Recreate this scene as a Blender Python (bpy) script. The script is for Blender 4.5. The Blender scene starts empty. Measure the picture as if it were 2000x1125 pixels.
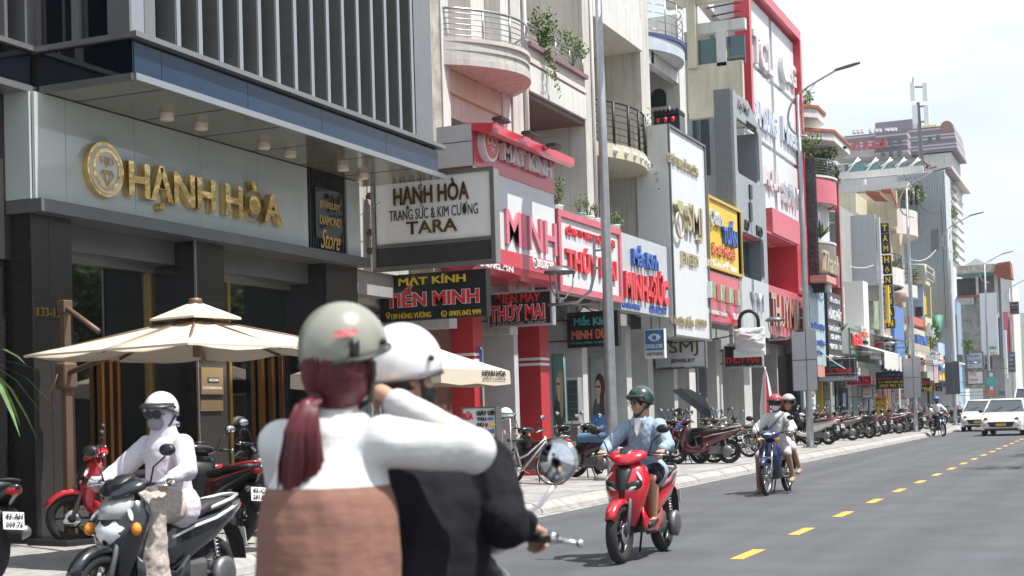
import bpy, bmesh, math, random
from mathutils import Vector, Matrix, Euler, noise
random.seed(7)
S = bpy.context.scene
COL = S.collection
PI = math.pi
R = math.radians

# ------------------------------------------------------------ camera
F_PX, PITCH, ROLL, YAW, SHIFT, CAMZ = 2778.0, R(1.6), 0.030, R(23.1493), 0.0857896, 1.4
fw = Vector((-math.sin(YAW) * math.cos(PITCH), math.cos(YAW) * math.cos(PITCH), math.sin(PITCH)))
rt = Vector((math.cos(YAW), math.sin(YAW), 0))
up = rt.cross(fw)
rt2 = rt * math.cos(ROLL) - up * math.sin(ROLL)
up2 = rt * math.sin(ROLL) + up * math.cos(ROLL)
cam_d = bpy.data.cameras.new('camera')
cam = bpy.data.objects.new('camera', cam_d)
COL.objects.link(cam)
M = Matrix((rt2, up2, -fw)).transposed().to_4x4()
M.translation = Vector((0, 0, CAMZ))
cam.matrix_world = M
cam_d.sensor_width = 36
cam_d.lens = F_PX / 2000 * 36
cam_d.shift_y = SHIFT
cam_d.clip_start = 0.2
cam_d.clip_end = 9000
cam_d.dof.use_dof = True
cam_d.dof.focus_distance = 21
cam_d.dof.aperture_fstop = 3.6
S.camera = cam

# ------------------------------------------------------------ world, sun, exposure
SUN_DIR = Vector((0.47, 0.04, 1.0)).normalized()      # towards the sun
elev = math.asin(SUN_DIR.z)
W = bpy.data.worlds.new('World')
S.world = W
W.use_nodes = True
nt = W.node_tree
for n in list(nt.nodes):
    nt.nodes.remove(n)
wo = nt.nodes.new('ShaderNodeOutputWorld')
bg = nt.nodes.new('ShaderNodeBackground')
bg.inputs['Strength'].default_value = 0.12
sky = nt.nodes.new('ShaderNodeTexSky')
sky.sky_type = 'NISHITA'
sky.sun_disc = False
sky.sun_elevation = elev
sky.sun_rotation = math.atan2(SUN_DIR.x, SUN_DIR.y)
sky.dust_density = 2.0
tc = nt.nodes.new('ShaderNodeTexCoord')
mp = nt.nodes.new('ShaderNodeMapping')
mp.inputs['Scale'].default_value = (1.0, 1.0, 2.6)
nz = nt.nodes.new('ShaderNodeTexNoise')
nz.inputs['Scale'].default_value = 2.3
nz.inputs['Detail'].default_value = 7
nz.inputs['Roughness'].default_value = 0.55
cr = nt.nodes.new('ShaderNodeValToRGB')
cr.color_ramp.elements[0].position = 0.36
cr.color_ramp.elements[1].position = 0.56
cr.color_ramp.elements[0].color = (0.55, 0.55, 0.55, 1)
nz2 = nt.nodes.new('ShaderNodeTexNoise')
nz2.inputs['Scale'].default_value = 3.5
nz2.inputs['Detail'].default_value = 6
cr2 = nt.nodes.new('ShaderNodeValToRGB')
cr2.color_ramp.elements[0].position = 0.36
cr2.color_ramp.elements[1].position = 0.7
cr2.color_ramp.elements[0].color = (3.9, 4.5, 5.1, 1)
cr2.color_ramp.elements[1].color = (5.9, 6.0, 6.15, 1)
mx = nt.nodes.new('ShaderNodeMix')
mx.data_type = 'RGBA'
L = nt.links.new
L(tc.outputs['Generated'], mp.inputs['Vector'])
L(mp.outputs[0], nz.inputs['Vector'])
L(mp.outputs[0], nz2.inputs['Vector'])
L(nz.outputs['Fac'], cr.inputs[0])
L(nz2.outputs['Fac'], cr2.inputs[0])
L(cr.outputs[0], mx.inputs['Factor'])
L(sky.outputs[0], mx.inputs[6])
L(cr2.outputs[0], mx.inputs[7])
L(mx.outputs[2], bg.inputs['Color'])
L(bg.outputs[0], wo.inputs['Surface'])

sd = bpy.data.lights.new('sun', 'SUN')
sd.energy = 4.3
sd.angle = R(0.6)
sd.color = (1.0, 0.965, 0.91)
sun = bpy.data.objects.new('sun', sd)
sun.rotation_euler = SUN_DIR.to_track_quat('Z', 'Y').to_euler()
COL.objects.link(sun)
S.view_settings.view_transform = 'Standard'
S.view_settings.look = 'None'
S.view_settings.exposure = 0.74
S.view_settings.gamma = 1
S.view_settings.use_curve_mapping = False
try:
    S.cycles.use_denoising = True
    S.cycles.max_bounces = 8
    S.cycles.diffuse_bounces = 4
    S.cycles.glossy_bounces = 4
    S.cycles.transmission_bounces = 6
    S.cycles.transparent_max_bounces = 12
    S.cycles.caustics_reflective = False
    S.cycles.caustics_refractive = False
except Exception:
    pass

# ------------------------------------------------------------ measuring helpers: a sighting of the photo to a place in the street
def ray(px, py):
    return rt2 * ((px - 1000) / F_PX) - up2 * ((py - 562.5 - SHIFT * 2000) / F_PX) + fw
def onX(px, py, X):
    d = ray(px, py); t = X / d.x
    return d.y * t, d.z * t + CAMZ
def onY(px, py, Y):
    d = ray(px, py); t = Y / d.y
    return d.x * t, d.z * t + CAMZ
def onZ(px, py, Z):
    d = ray(px, py); t = (Z - CAMZ) / d.z
    return d.x * t, d.y * t
def YX(px, X, py=600):
    return onX(px, py, X)[0]

# ------------------------------------------------------------ materials
MATS = {}
def mat(name, col, rough=0.6, metal=0.0, var=0.0, vscale=3.0, bump=0.0, bscale=40.0, streak=0.0, dirt=None,
        alpha=None, trans=0.0, emit=None, coat=0.0, stretch=None, spec=None, ior=None):
    if name in MATS:
        return MATS[name]
    m = bpy.data.materials.new(name)
    m.use_nodes = True
    t = m.node_tree
    b = t.nodes['Principled BSDF']
    c = (*col, 1) if len(col) == 3 else col
    b.inputs['Base Color'].default_value = c
    b.inputs['Roughness'].default_value = rough
    b.inputs['Metallic'].default_value = metal
    if coat: b.inputs['Coat Weight'].default_value = coat; b.inputs['Coat Roughness'].default_value = 0.04
    if trans: b.inputs['Transmission Weight'].default_value = trans
    if ior: b.inputs['IOR'].default_value = ior
    if spec is not None: b.inputs['Specular IOR Level'].default_value = spec
    if alpha is not None: b.inputs['Alpha'].default_value = alpha
    if emit: b.inputs['Emission Color'].default_value = (*emit[:3], 1); b.inputs['Emission Strength'].default_value = emit[3]
    m.diffuse_color = c
    if var or streak or bump:
        co = t.nodes.new('ShaderNodeTexCoord')
        geo = t.nodes.new('ShaderNodeNewGeometry')
        pos = geo.outputs['Position']
        if stretch == 'object': pos = co.outputs['Object']
    cur = None
    if var or streak:
        src = None
        if var:
            n = t.nodes.new('ShaderNodeTexNoise')
            n.inputs['Scale'].default_value = vscale
            n.inputs['Detail'].default_value = 6
            n.inputs['Roughness'].default_value = 0.65
            t.links.new(pos, n.inputs['Vector'])
            r = t.nodes.new('ShaderNodeValToRGB')
            r.color_ramp.elements[0].position = 0.3
            r.color_ramp.elements[1].position = 0.7
            lo = tuple(x * (1 - var) for x in col[:3]); hi = tuple(min(1, x * (1 + var * 0.6)) for x in col[:3])
            r.color_ramp.elements[0].color = (*lo, 1); r.color_ramp.elements[1].color = (*hi, 1)
            t.links.new(n.outputs['Fac'], r.inputs[0])
            src = r.outputs[0]
        if streak:
            mpn = t.nodes.new('ShaderNodeMapping')
            mpn.inputs['Scale'].default_value = (5.0, 5.0, 0.35)
            n2 = t.nodes.new('ShaderNodeTexNoise')
            n2.inputs['Scale'].default_value = 1.6
            n2.inputs['Detail'].default_value = 8
            n2.inputs['Roughness'].default_value = 0.7
            t.links.new(pos, mpn.inputs['Vector']); t.links.new(mpn.outputs[0], n2.inputs['Vector'])
            r2 = t.nodes.new('ShaderNodeValToRGB')
            r2.color_ramp.elements[0].position = 0.5
            r2.color_ramp.elements[1].position = 0.74
            r2.color_ramp.elements[1].color = (streak, streak, streak, 1)
            r2.color_ramp.elements[0].color = (0, 0, 0, 1)
            t.links.new(n2.outputs['Fac'], r2.inputs[0])
            mix = t.nodes.new('ShaderNodeMix'); mix.data_type = 'RGBA'
            t.links.new(r2.outputs[0], mix.inputs['Factor'])
            if src: t.links.new(src, mix.inputs[6])
            else: mix.inputs[6].default_value = c
            d = dirt or tuple(x * 0.35 for x in col[:3])
            mix.inputs[7].default_value = (*d, 1)
            src = mix.outputs[2]
        t.links.new(src, b.inputs['Base Color'])
    if bump:
        n3 = t.nodes.new('ShaderNodeTexNoise')
        n3.inputs['Scale'].default_value = bscale
        n3.inputs['Detail'].default_value = 4
        t.links.new(pos, n3.inputs['Vector'])
        bp = t.nodes.new('ShaderNodeBump')
        bp.inputs['Strength'].default_value = bump
        bp.inputs['Distance'].default_value = 0.02
        t.links.new(n3.outputs['Fac'], bp.inputs['Height'])
        t.links.new(bp.outputs[0], b.inputs['Normal'])
    MATS[name] = m
    return m

def glass(name, col, alpha=0.35, rough=0.03):
    """shop glass: mirror-like film over a partly see-through dark pane"""
    if name in MATS: return MATS[name]
    m = bpy.data.materials.new(name); m.use_nodes = True
    t = m.node_tree; b = t.nodes['Principled BSDF']; out = t.nodes['Material Output']
    b.inputs['Base Color'].default_value = (*col, 1)
    b.inputs['Roughness'].default_value = rough
    b.inputs['Specular IOR Level'].default_value = 0.7
    tr = t.nodes.new('ShaderNodeBsdfTransparent'); tr.inputs[0].default_value = (0.75, 0.82, 0.8, 1)
    gl = t.nodes.new('ShaderNodeBsdfGlossy'); gl.inputs['Roughness'].default_value = rough
    fr = t.nodes.new('ShaderNodeFresnel'); fr.inputs['IOR'].default_value = 2.1
    m1 = t.nodes.new('ShaderNodeMixShader'); m1.inputs[0].default_value = alpha
    m2 = t.nodes.new('ShaderNodeMixShader')
    t.links.new(tr.outputs[0], m1.inputs[1]); t.links.new(b.outputs[0], m1.inputs[2])
    t.links.new(fr.outputs[0], m2.inputs[0]); t.links.new(m1.outputs[0], m2.inputs[1]); t.links.new(gl.outputs[0], m2.inputs[2])
    t.links.new(m2.outputs[0], out.inputs['Surface'])
    MATS[name] = m
    return m

# ------------------------------------------------------------ mesh collecting
class MB:
    def __init__(s): s.v = []; s.f = []; s.m = []; s.smooth = []; s.cur = 0; s.sm = False
    def add(s, vs, fs, smooth=None):
        o = len(s.v); s.v += [tuple(p) for p in vs]
        for f in fs:
            s.f.append(tuple(i + o for i in f)); s.m.append(s.cur); s.smooth.append(s.sm if smooth is None else smooth)
        return s
    def box(s, x0, x1, y0, y1, z0, z1, bev=0):
        if x0 > x1: x0, x1 = x1, x0
        if y0 > y1: y0, y1 = y1, y0
        if z0 > z1: z0, z1 = z1, z0
        if bev:
            b = min(bev, (x1-x0)*.45, (y1-y0)*.45, (z1-z0)*.45)
            bm = bmesh.new(); bmesh.ops.create_cube(bm, size=1)
            bmesh.ops.scale(bm, vec=(x1-x0, y1-y0, z1-z0), verts=bm.verts)
            bmesh.ops.translate(bm, vec=((x0+x1)/2, (y0+y1)/2, (z0+z1)/2), verts=bm.verts)
            bmesh.ops.bevel(bm, geom=bm.edges[:], offset=b, segments=2, affect='EDGES', profile=.5)
            bm.verts.index_update()
            s.add([v.co for v in bm.verts], [[v.index for v in f.verts] for f in bm.faces]); bm.free()
            return s
        return s.add([(x0,y0,z0),(x1,y0,z0),(x1,y1,z0),(x0,y1,z0),(x0,y0,z1),(x1,y0,z1),(x1,y1,z1),(x0,y1,z1)],
                     [(0,3,2,1),(4,5,6,7),(0,1,5,4),(1,2,6,5),(2,3,7,6),(3,0,4,7)])
    def tube(s, pts, r, n=8, closed=False, caps=True, smooth=True):
        """tube through points; r is a number or a list"""
        pts = [Vector(p) for p in pts]; k = len(pts)
        rs = r if isinstance(r, (list, tuple)) else [r] * k
        vs = []; prev = None
        for i, p in enumerate(pts):
            if closed: t = pts[(i+1) % k] - pts[i-1]
            else: t = pts[min(i+1, k-1)] - pts[max(i-1, 0)]
            if t.length < 1e-9: t = Vector((0,0,1))
            t.normalize()
            if prev is None:
                a = Vector((0,0,1)) if abs(t.z) < .9 else Vector((1,0,0))
                u = t.cross(a).normalized()
            else:
                u = (prev - t * prev.dot(t))
                if u.length < 1e-6: u = t.orthogonal()
                u.normalize()
            prev = u; w = t.cross(u)
            for j in range(n):
                a = 2*PI*j/n
                vs.append(p + (u*math.cos(a) + w*math.sin(a)) * rs[i])
        fs = []
        for i in range(k if closed else k-1):
            for j in range(n):
                a = i*n+j; b = i*n+(j+1) % n; c = ((i+1) % k)*n+(j+1) % n; d = ((i+1) % k)*n+j
                fs.append((a, b, c, d))
        if caps and not closed:
            fs.append(tuple(range(n))[::-1]); fs.append(tuple((k-1)*n+j for j in range(n)))
        return s.add(vs, fs, smooth)
    def cyl(s, p0, p1, r0, r1=None, n=16, smooth=True):
        return s.tube([p0, p1], [r0, r0 if r1 is None else r1], n, smooth=smooth)
    def lathe(s, prof, c=(0,0,0), n=24, axis='z', smooth=True, a0=0, a1=2*PI):
        """prof: list of (r, h)"""
        full = abs(a1-a0-2*PI) < 1e-6; cnt = n if full else n+1
        vs = []
        for r, h in prof:
            for j in range(cnt):
                a = a0+(a1-a0)*j/n
                x, y = r*math.cos(a), r*math.sin(a)
                if axis == 'z': p = (x, y, h)
                elif axis == 'y': p = (y, h, x)
                else: p = (h, x, y)
                vs.append((p[0]+c[0], p[1]+c[1], p[2]+c[2]))
        fs = []
        for i in range(len(prof)-1):
            for j in range(n if full else n):
                a = i*cnt+j; b = i*cnt+(j+1) % cnt
                fs.append((a, b, b+cnt, a+cnt))
        return s.add(vs, fs, smooth)
    def loft(s, secs, smooth=True, caps=True, closed=True):
        n = len(secs[0]); vs = [p for q in secs for p in q]; fs = []
        for i in range(len(secs)-1):
            for j in range(n if closed else n-1):
                a = i*n+j; b = i*n+(j+1) % n
                fs.append((a, b, b+n, a+n))
        if caps and closed:
            fs.append(tuple(range(n))[::-1]); fs.append(tuple((len(secs)-1)*n+j for j in range(n)))
        return s.add(vs, fs, smooth)
    def prism(s, poly, axis, a, b):
        """poly: 2-D outline; extruded along axis from a to b"""
        n = len(poly)
        def P(u, v, w):
            return {'x': (w, u, v), 'y': (u, w, v), 'z': (u, v, w)}[axis]
        vs = [P(u, v, a) for u, v in poly] + [P(u, v, b) for u, v in poly]
        fs = [tuple(range(n))[::-1], tuple(range(n, 2*n))] + [(i, (i+1) % n, (i+1) % n+n, i+n) for i in range(n)]
        return s.add(vs, fs)
    def ell(s, c, r, n=14, k=9, rot=None, smooth=True):
        """ellipsoid"""
        r = (r, r, r) if not isinstance(r, (tuple, list)) else r
        vs = []; fs = []
        for i in range(1, k):
            th = PI*i/k
            for j in range(n):
                a = 2*PI*j/n
                vs.append(Vector((r[0]*math.sin(th)*math.cos(a), r[1]*math.sin(th)*math.sin(a), r[2]*math.cos(th))))
        vs.append(Vector((0,0,r[2]))); vs.append(Vector((0,0,-r[2])))
        if rot: 
            q = Euler(rot).to_matrix(); vs = [q @ v for v in vs]
        vs = [v + Vector(c) for v in vs]
        for i in range(k-2):
            for j in range(n):
                fs.append((i*n+j, (i+1)*n+j, (i+1)*n+(j+1) % n, i*n+(j+1) % n))
        T = len(vs)-2
        for j in range(n):
            fs.append((T, j, (j+1) % n)); fs.append((T+1, (k-2)*n+(j+1) % n, (k-2)*n+j))
        return s.add(vs, fs, smooth)
    def torus(s, c, R0, r, axis='y', n=28, k=8, sq=1.0):
        vs = []; fs = []
        for i in range(n):
            a = 2*PI*i/n
            for j in range(k):
                b = 2*PI*j/k
                rr = R0 + r*math.cos(b); h = r*math.sin(b)*sq
                x, z = rr*math.cos(a), rr*math.sin(a)
                p = {'y': (x, h, z), 'x': (h, x, z), 'z': (x, z, h)}[axis]
                vs.append((p[0]+c[0], p[1]+c[1], p[2]+c[2]))
        for i in range(n):
            for j in range(k):
                fs.append((i*k+j, ((i+1) % n)*k+j, ((i+1) % n)*k+(j+1) % k, i*k+(j+1) % k))
        return s.add(vs, fs, True)
    def mesh(s, name):
        me = bpy.data.meshes.new(name)
        me.from_pydata(s.v, [], s.f)
        me.polygons.foreach_set('material_index', s.m)
        me.polygons.foreach_set('use_smooth', s.smooth)
        me.update()
        return me
    def build(s, name, mats, parent=None, fix=True, **tags):
        me = s.mesh(name)
        if fix and len(s.f) < 60000:
            bm = bmesh.new(); bm.from_mesh(me)
            bmesh.ops.recalc_face_normals(bm, faces=bm.faces); bm.to_mesh(me); bm.free()
        for m in (mats if isinstance(mats, (list, tuple)) else [mats]): me.materials.append(m)
        o = bpy.data.objects.new(name, me)
        COL.objects.link(o)
        if parent: o.parent = parent
        for k, v in tags.items(): o[k] = v
        return o

def thing(name, label, cat, loc=(0,0,0), rz=0, group=None):
    o = bpy.data.objects.new(name, None)
    COL.objects.link(o); o.location = loc; o.rotation_euler = (0, 0, rz)
    o.empty_display_size = .2
    o['label'] = label; o['category'] = cat
    if group: o['group'] = group
    return o
def tag(o, label, cat, group=None):
    o['label'] = label; o['category'] = cat
    if group: o['group'] = group
    return o
def structure(o): o['kind'] = 'structure'; return o
def P1(mb, name, m, parent, label=None):
    """part given in world coordinates under a parent Empty that stands at some place"""
    o = mb.build(name, m)
    o.parent = parent
    o.matrix_parent_inverse = Matrix() if parent.parent else Matrix.LocRotScale(parent.location, parent.rotation_euler, None).inverted()
    if label: o['label'] = label
    return o
def kids(o): return list(o.children)
def dup(o, parent=None):
    c = o.copy(); COL.objects.link(c)
    if parent: c.parent = parent; c.matrix_parent_inverse = o.matrix_parent_inverse.copy()
    for ch in kids(o): dup(ch, c)
    return c

# ------------------------------------------------------------ writing
_TX = {}
def text_mesh(body, depth=.1, offset=0.0, res=3, shear=0, spacing=1.0):
    key = (body, depth, offset, res, shear, spacing)
    if key in _TX: return _TX[key]
    c = bpy.data.curves.new('t', 'FONT'); c.body = body; c.extrude = depth/2; c.offset = offset
    c.resolution_u = res; c.shear = shear; c.space_character = spacing; c.align_x = 'CENTER'
    o = bpy.data.objects.new('t', c); COL.objects.link(o)
    dg = bpy.context.evaluated_depsgraph_get()
    me = bpy.data.meshes.new_from_object(o.evaluated_get(dg))
    vs = [v.co.copy() for v in me.vertices]; fs = [tuple(p.vertices) for p in me.polygons]
    bpy.data.objects.remove(o); bpy.data.curves.remove(c); bpy.data.meshes.remove(me)
    _TX[key] = (vs, fs)
    return vs, fs
def write(body, org, w, h, facing, m, parent, depth=.03, offset=0.0, split=False, name='lettering', side=None, shear=0, spacing=1.0, res=3, fit=True, label=None):
    """lettering whose box is w wide and h high (accents included), lower left corner at org.
    facing 'x': reads along +Y on a wall that looks to +X; 'y': reads along +X on a board that looks to -Y"""
    vs, fs = text_mesh(body, 1.0, offset, res, shear, spacing)
    if not vs: return None
    x0 = min(v.x for v in vs); x1 = max(v.x for v in vs); y0 = min(v.y for v in vs); y1 = max(v.y for v in vs)
    sx = w/max(1e-6, x1-x0); sy = h/max(1e-6, y1-y0)
    if not fit: sx = sy
    O = Vector(org)
    def T(v):
        a = (v.x-x0)*sx; b = (v.y-y0)*sy; c = (v.z+.5)*depth
        return O + (Vector((c, a, b)) if facing == 'x' else Vector((a, -c, b)) if facing == 'y' else Vector((-a, c, b)) if facing == 'Y' else Vector((a, b, c)))
    pts = [T(v) for v in vs]
    if not split:
        mb = MB(); mb.add(pts, fs); o = [P1(mb, name, m, parent, label)]
        o[0].data.flip_normals() if facing == 'zz' else None
        return o
    par = list(range(len(vs)))
    def find(a):
        while par[a] != a: par[a] = par[par[a]]; a = par[a]
        return a
    for f in fs:
        for i in f[1:]:
            a, b = find(f[0]), find(i)
            if a != b: par[a] = b
    isl = {}
    for fi, f in enumerate(fs): isl.setdefault(find(f[0]), []).append(f)
    L_ = []
    for r_, ff in isl.items():
        xs = [vs[i].x for f in ff for i in f]; L_.append([min(xs), max(xs), ff])
    L_.sort(key=lambda q: -(q[1]-q[0]))
    grp = []
    for q in L_:
        for g in grp:
            ov = min(q[1], g[1])-max(q[0], g[0])
            if ov > .45*(q[1]-q[0]): g[2] += q[2]; break
        else: grp.append(list(q))
    grp.sort(key=lambda q: q[0]); out = []
    for g in grp:
        idx = {}; vv = []; f2 = []
        for f in g[2]:
            t = []
            for i in f:
                if i not in idx: idx[i] = len(vv); vv.append(pts[i])
                t.append(idx[i])
            f2.append(tuple(t))
        mb = MB(); mb.add(vv, f2); out.append(P1(mb, 'letter', m, parent))
    return out
def wx(body, px0, px1, yb, yt, X, m, parent, **k):
    """writing on a street-facing board, sighted by its lower left corner, right edge and upper left corner"""
    y0, z0 = onX(px0, yb, X); _, z1 = onX(px0, yt, X); y1 = YX(px1, X, (yb+yt)/2)
    return write(body, (X, y0, z0), y1-y0, z1-z0, 'x', m, parent, **k)
def wy(body, px0, px1, yb, yt, Y, m, parent, **k):
    x0, z0 = onY(px0, yb, Y); _, z1 = onY(px0, yt, Y); x1 = onY(px1, (yb+yt)/2, Y)[0]
    return write(body, (x0, Y, z0), x1-x0, z1-z0, 'y', m, parent, **k)
def fbox(mb, px0, px1, pt, pb, X, dep, **k):
    """box on the street-facing plane X, going back by dep"""
    y0, zt = onX(px0, pt, X); _, zb = onX(px0, pb, X); y1 = YX(px1, X, (pt+pb)/2)
    mb.box(X-dep, X, y0, y1, zb, zt, **k); return y0, y1, zb, zt
def pbox(mb, px0, px1, pt, pb, Y, dep, **k):
    """box on the camera-facing plane Y, going back by dep"""
    x0, zt = onY(px0, pt, Y); _, zb = onY(px0, pb, Y); x1 = onY(px1, (pt+pb)/2, Y)[0]
    mb.box(x0, x1, Y, Y+dep, zb, zt, **k); return x0, x1, zb, zt
# ============================================================ GROUND, ROAD, PAVEMENT
m_asph = mat('asphalt', (0.096, 0.101, 0.112), .82, var=.22, vscale=.9, bump=.5, bscale=140)
_t = m_asph.node_tree; _b = _t.nodes['Principled BSDF']; _src = _b.inputs['Base Color'].links[0].from_socket
_g = _t.nodes.new('ShaderNodeNewGeometry'); _m = _t.nodes.new('ShaderNodeMapping'); _m.inputs['Scale'].default_value = (1.1, .035, 1); _n = _t.nodes.new('ShaderNodeTexNoise'); _n.inputs['Scale'].default_value = 1.3; _n.inputs['Detail'].default_value = 7
_r = _t.nodes.new('ShaderNodeValToRGB'); _r.color_ramp.elements[0].position = .35; _r.color_ramp.elements[0].color = (.84, .84, .84, 1); _r.color_ramp.elements[1].position = .66; _r.color_ramp.elements[1].color = (1.12, 1.12, 1.11, 1)
_x = _t.nodes.new('ShaderNodeMix'); _x.data_type = 'RGBA'; _x.blend_type = 'MULTIPLY'; _x.inputs['Factor'].default_value = 1
_t.links.new(_g.outputs['Position'], _m.inputs[0]); _t.links.new(_m.outputs[0], _n.inputs['Vector']); _t.links.new(_n.outputs['Fac'], _r.inputs[0]); _t.links.new(_src, _x.inputs[6]); _t.links.new(_r.outputs[0], _x.inputs[7]); _t.links.new(_x.outputs[2], _b.inputs['Base Color'])
m_conc = mat('kerb concrete', (0.36, 0.35, 0.335), .85, var=.25, vscale=5, bump=.35, bscale=60)
m_pav = [mat('paving %d' % i, c, .8, var=.3, vscale=7, bump=.25, bscale=70) for i, c in
         enumerate([(.33, .325, .315), (.38, .37, .355), (.29, .285, .28), (.35, .335, .32)])]
m_joint = mat('paving joint', (.13, .125, .12), .95)
m_yel = mat('yellow road paint', (.72, .42, .07), .6, var=.35, vscale=16)
m_soil = mat('ground', (.16, .155, .14), .95, var=.3, vscale=.2)

mb = MB(); mb.box(-900, 900, -300, 1880, -1.0, -.03)
structure(mb.build('ground', m_soil))
mb = MB()
mb.add([(-7.45, -40, 0), (.85, -40, 0), (.85, 900, 0), (-7.45, 900, 0)], [(0, 1, 2, 3)])
structure(mb.build('road', m_asph))
# dashed centre line: each dash is a part of the road marking
marking = thing('centre_line', 'dashed yellow line painted along the middle of the asphalt road', 'road marking', (-3.35, 13.46, 0))
dm = None
y = 8.36
while y < 240:
    if dm is None:
        b = MB(); b.add([(-.065, -.46, .004), (.065, -.46, .004), (.065, .46, .004), (-.065, .46, .004)], [(0, 1, 2, 3)])
        d0 = b.build('dash', m_yel, marking); dm = d0.data; d = d0
    else:
        d = bpy.data.objects.new('dash', dm); COL.objects.link(d); d.parent = marking
    d.location = (random.uniform(-.01, .01), y-13.46, 0)
    y += 2.55
# pavement on the shop side
mb = MB(); mb.box(-11.6, -7.72, -20, 420, -.02, .142)
pave = structure(mb.build('pavement', m_joint))
sizes = .596
pm = {}
def slab_mesh(mi, v):
    k = (mi, v)
    if k not in pm:
        b = MB(); rr = random.Random(v*7+mi)
        b.box(-sizes/2+.006, sizes/2-.006, -sizes/2+.006, sizes/2-.006, -.03, .008+rr.uniform(-.002, .002), bev=.004)
        me = b.mesh('paving_slab'); me.materials.append(m_pav[mi]); pm[k] = me
    return pm[k]
rows = [-11.2+.6*i for i in range(6)]
cnt = 0
for j in range(60):
    for i, x in enumerate(rows):
        yy = 8.6+.6*j+(.3 if i % 2 else 0)
        if cnt < 288 and yy > 8.2:
            o = bpy.data.objects.new('paving_slab', slab_mesh(random.choice([0, 0, 1, 1, 2, 3]), random.randrange(3)))
            COL.objects.link(o); o.parent = pave
            o.location = (x, yy, .142); o.rotation_euler = (random.uniform(-.006, .006), random.uniform(-.006, .006), 0)
            cnt += 1
lasty = 8.6+.6*(cnt//6)
b = MB(); 
for j in range(-20, 240):
    for i, x in enumerate(rows):
        yy = 8.6+.6*j+(.3 if i % 2 else 0)
        if 8.2 < yy < lasty-.05+(.3 if i % 2 else 0): continue
        if yy > 8.2 and yy > 110: continue
        b.cur = random.choice([0, 0, 1, 1, 2, 3])
        b.box(x-.293, x+.293, yy-.293, yy+.293, .12, .149+random.uniform(-.002, .003))
o = b.build('paving_slabs', m_pav, pave, fix=False); o['kind'] = 'stuff'
# kerb: sloping stones one metre long
mb = MB(); mb.box(-7.78, -7.46, -20, 420, -.02, .02)
kerb = structure(mb.build('kerb', m_conc))
ks = []
for v in range(3):
    b = MB(); b.prism([(-7.79, .0), (-7.79, .156), (-7.66, .152), (-7.52, .07), (-7.50, .0)], 'y', -.492, .492)
    me = b.mesh('kerb_stone'); me.materials.append(m_conc); ks.append(me)
for j in range(110):
    o = bpy.data.objects.new('kerb_stone', random.choice(ks)); COL.objects.link(o); o.parent = kerb
    o.location = (random.uniform(-.006, .006), 6+j*1.0, random.uniform(-.004, .004))
mb = MB(); mb.box(-7.79, -7.5, 115.6, 420, -.02, .15); o = mb.build('far_kerb', m_conc, kerb)
mb = MB(); mb.add([(-7.46, -20, .004), (-7.34, -20, .004), (-7.34, 300, .004), (-7.46, 300, .004)], [(0, 1, 2, 3)])
structure(mb.build('gutter', mat('gutter concrete', (.36, .35, .33), .85, var=.5, vscale=4)))
# pavement on the camera's side
mb = MB(); mb.box(.85, 6.5, -20, 420, -.02, .14)
structure(mb.build('pavement_near_side', m_pav[0]))
# a broken stone left at the kerb
b = MB(); b.ell((0, 0, .04), (.17, .12, .09), 10, 6)
for i, v in enumerate(b.v): b.v[i] = tuple(Vector(v)*(1+.22*noise.noise(Vector(v)*14)))
xx, yy = onZ(1177, 938, .15)
o = b.build('stone', m_conc); o.location = (xx, yy, .15); tag(o, 'rough grey stone lying on the pavement beside the red scooter', 'stone')

# ============================================================ FOLIAGE
m_leaf = [mat('leaf green', (.09, .18, .035), .6, var=.5, vscale=9), mat('leaf light', (.19, .29, .06), .6, var=.4, vscale=9), mat('leaf dark', (.05, .1, .025), .6, var=.4, vscale=9)]
m_bark = mat('bark', (.13, .09, .06), .9, var=.3)
def leaves(b, c, rad, n, size, flat=1.0, rng=random, mats=(0, 1, 2)):
    c = Vector(c); rad = Vector(rad)
    for i in range(n):
        while True:
            p = Vector((rng.uniform(-1, 1), rng.uniform(-1, 1), rng.uniform(-1, 1)))
            if p.length < 1: break
        p = Vector((p.x*rad.x, p.y*rad.y, p.z*rad.z))+c
        s = size*rng.uniform(.6, 1.3)
        q = Euler((rng.uniform(-1.1, 1.1), rng.uniform(-1.1, 1.1), rng.uniform(0, 6.28))).to_matrix()
        b.cur = rng.choice(mats)
        b.add([p+q @ Vector(v)*s for v in ((-.5, 0, 0), (-.1, .26, .05), (.5, 0, 0), (-.1, -.26, .05))], [(0, 1, 2, 3)], False)
def bush(b, c, rad, n, size, clumps=7, rng=random, mats=(0, 1, 2)):
    c = Vector(c)
    for k in range(clumps):
        d = Vector((rng.uniform(-1, 1)*rad[0], rng.uniform(-1, 1)*rad[1], rng.uniform(-.8, 1)*rad[2]))*.75
        s = rng.uniform(.35, .6)
        leaves(b, c+d, (rad[0]*s, rad[1]*s, rad[2]*s), n//clumps, size, rng=rng, mats=mats)
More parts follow.
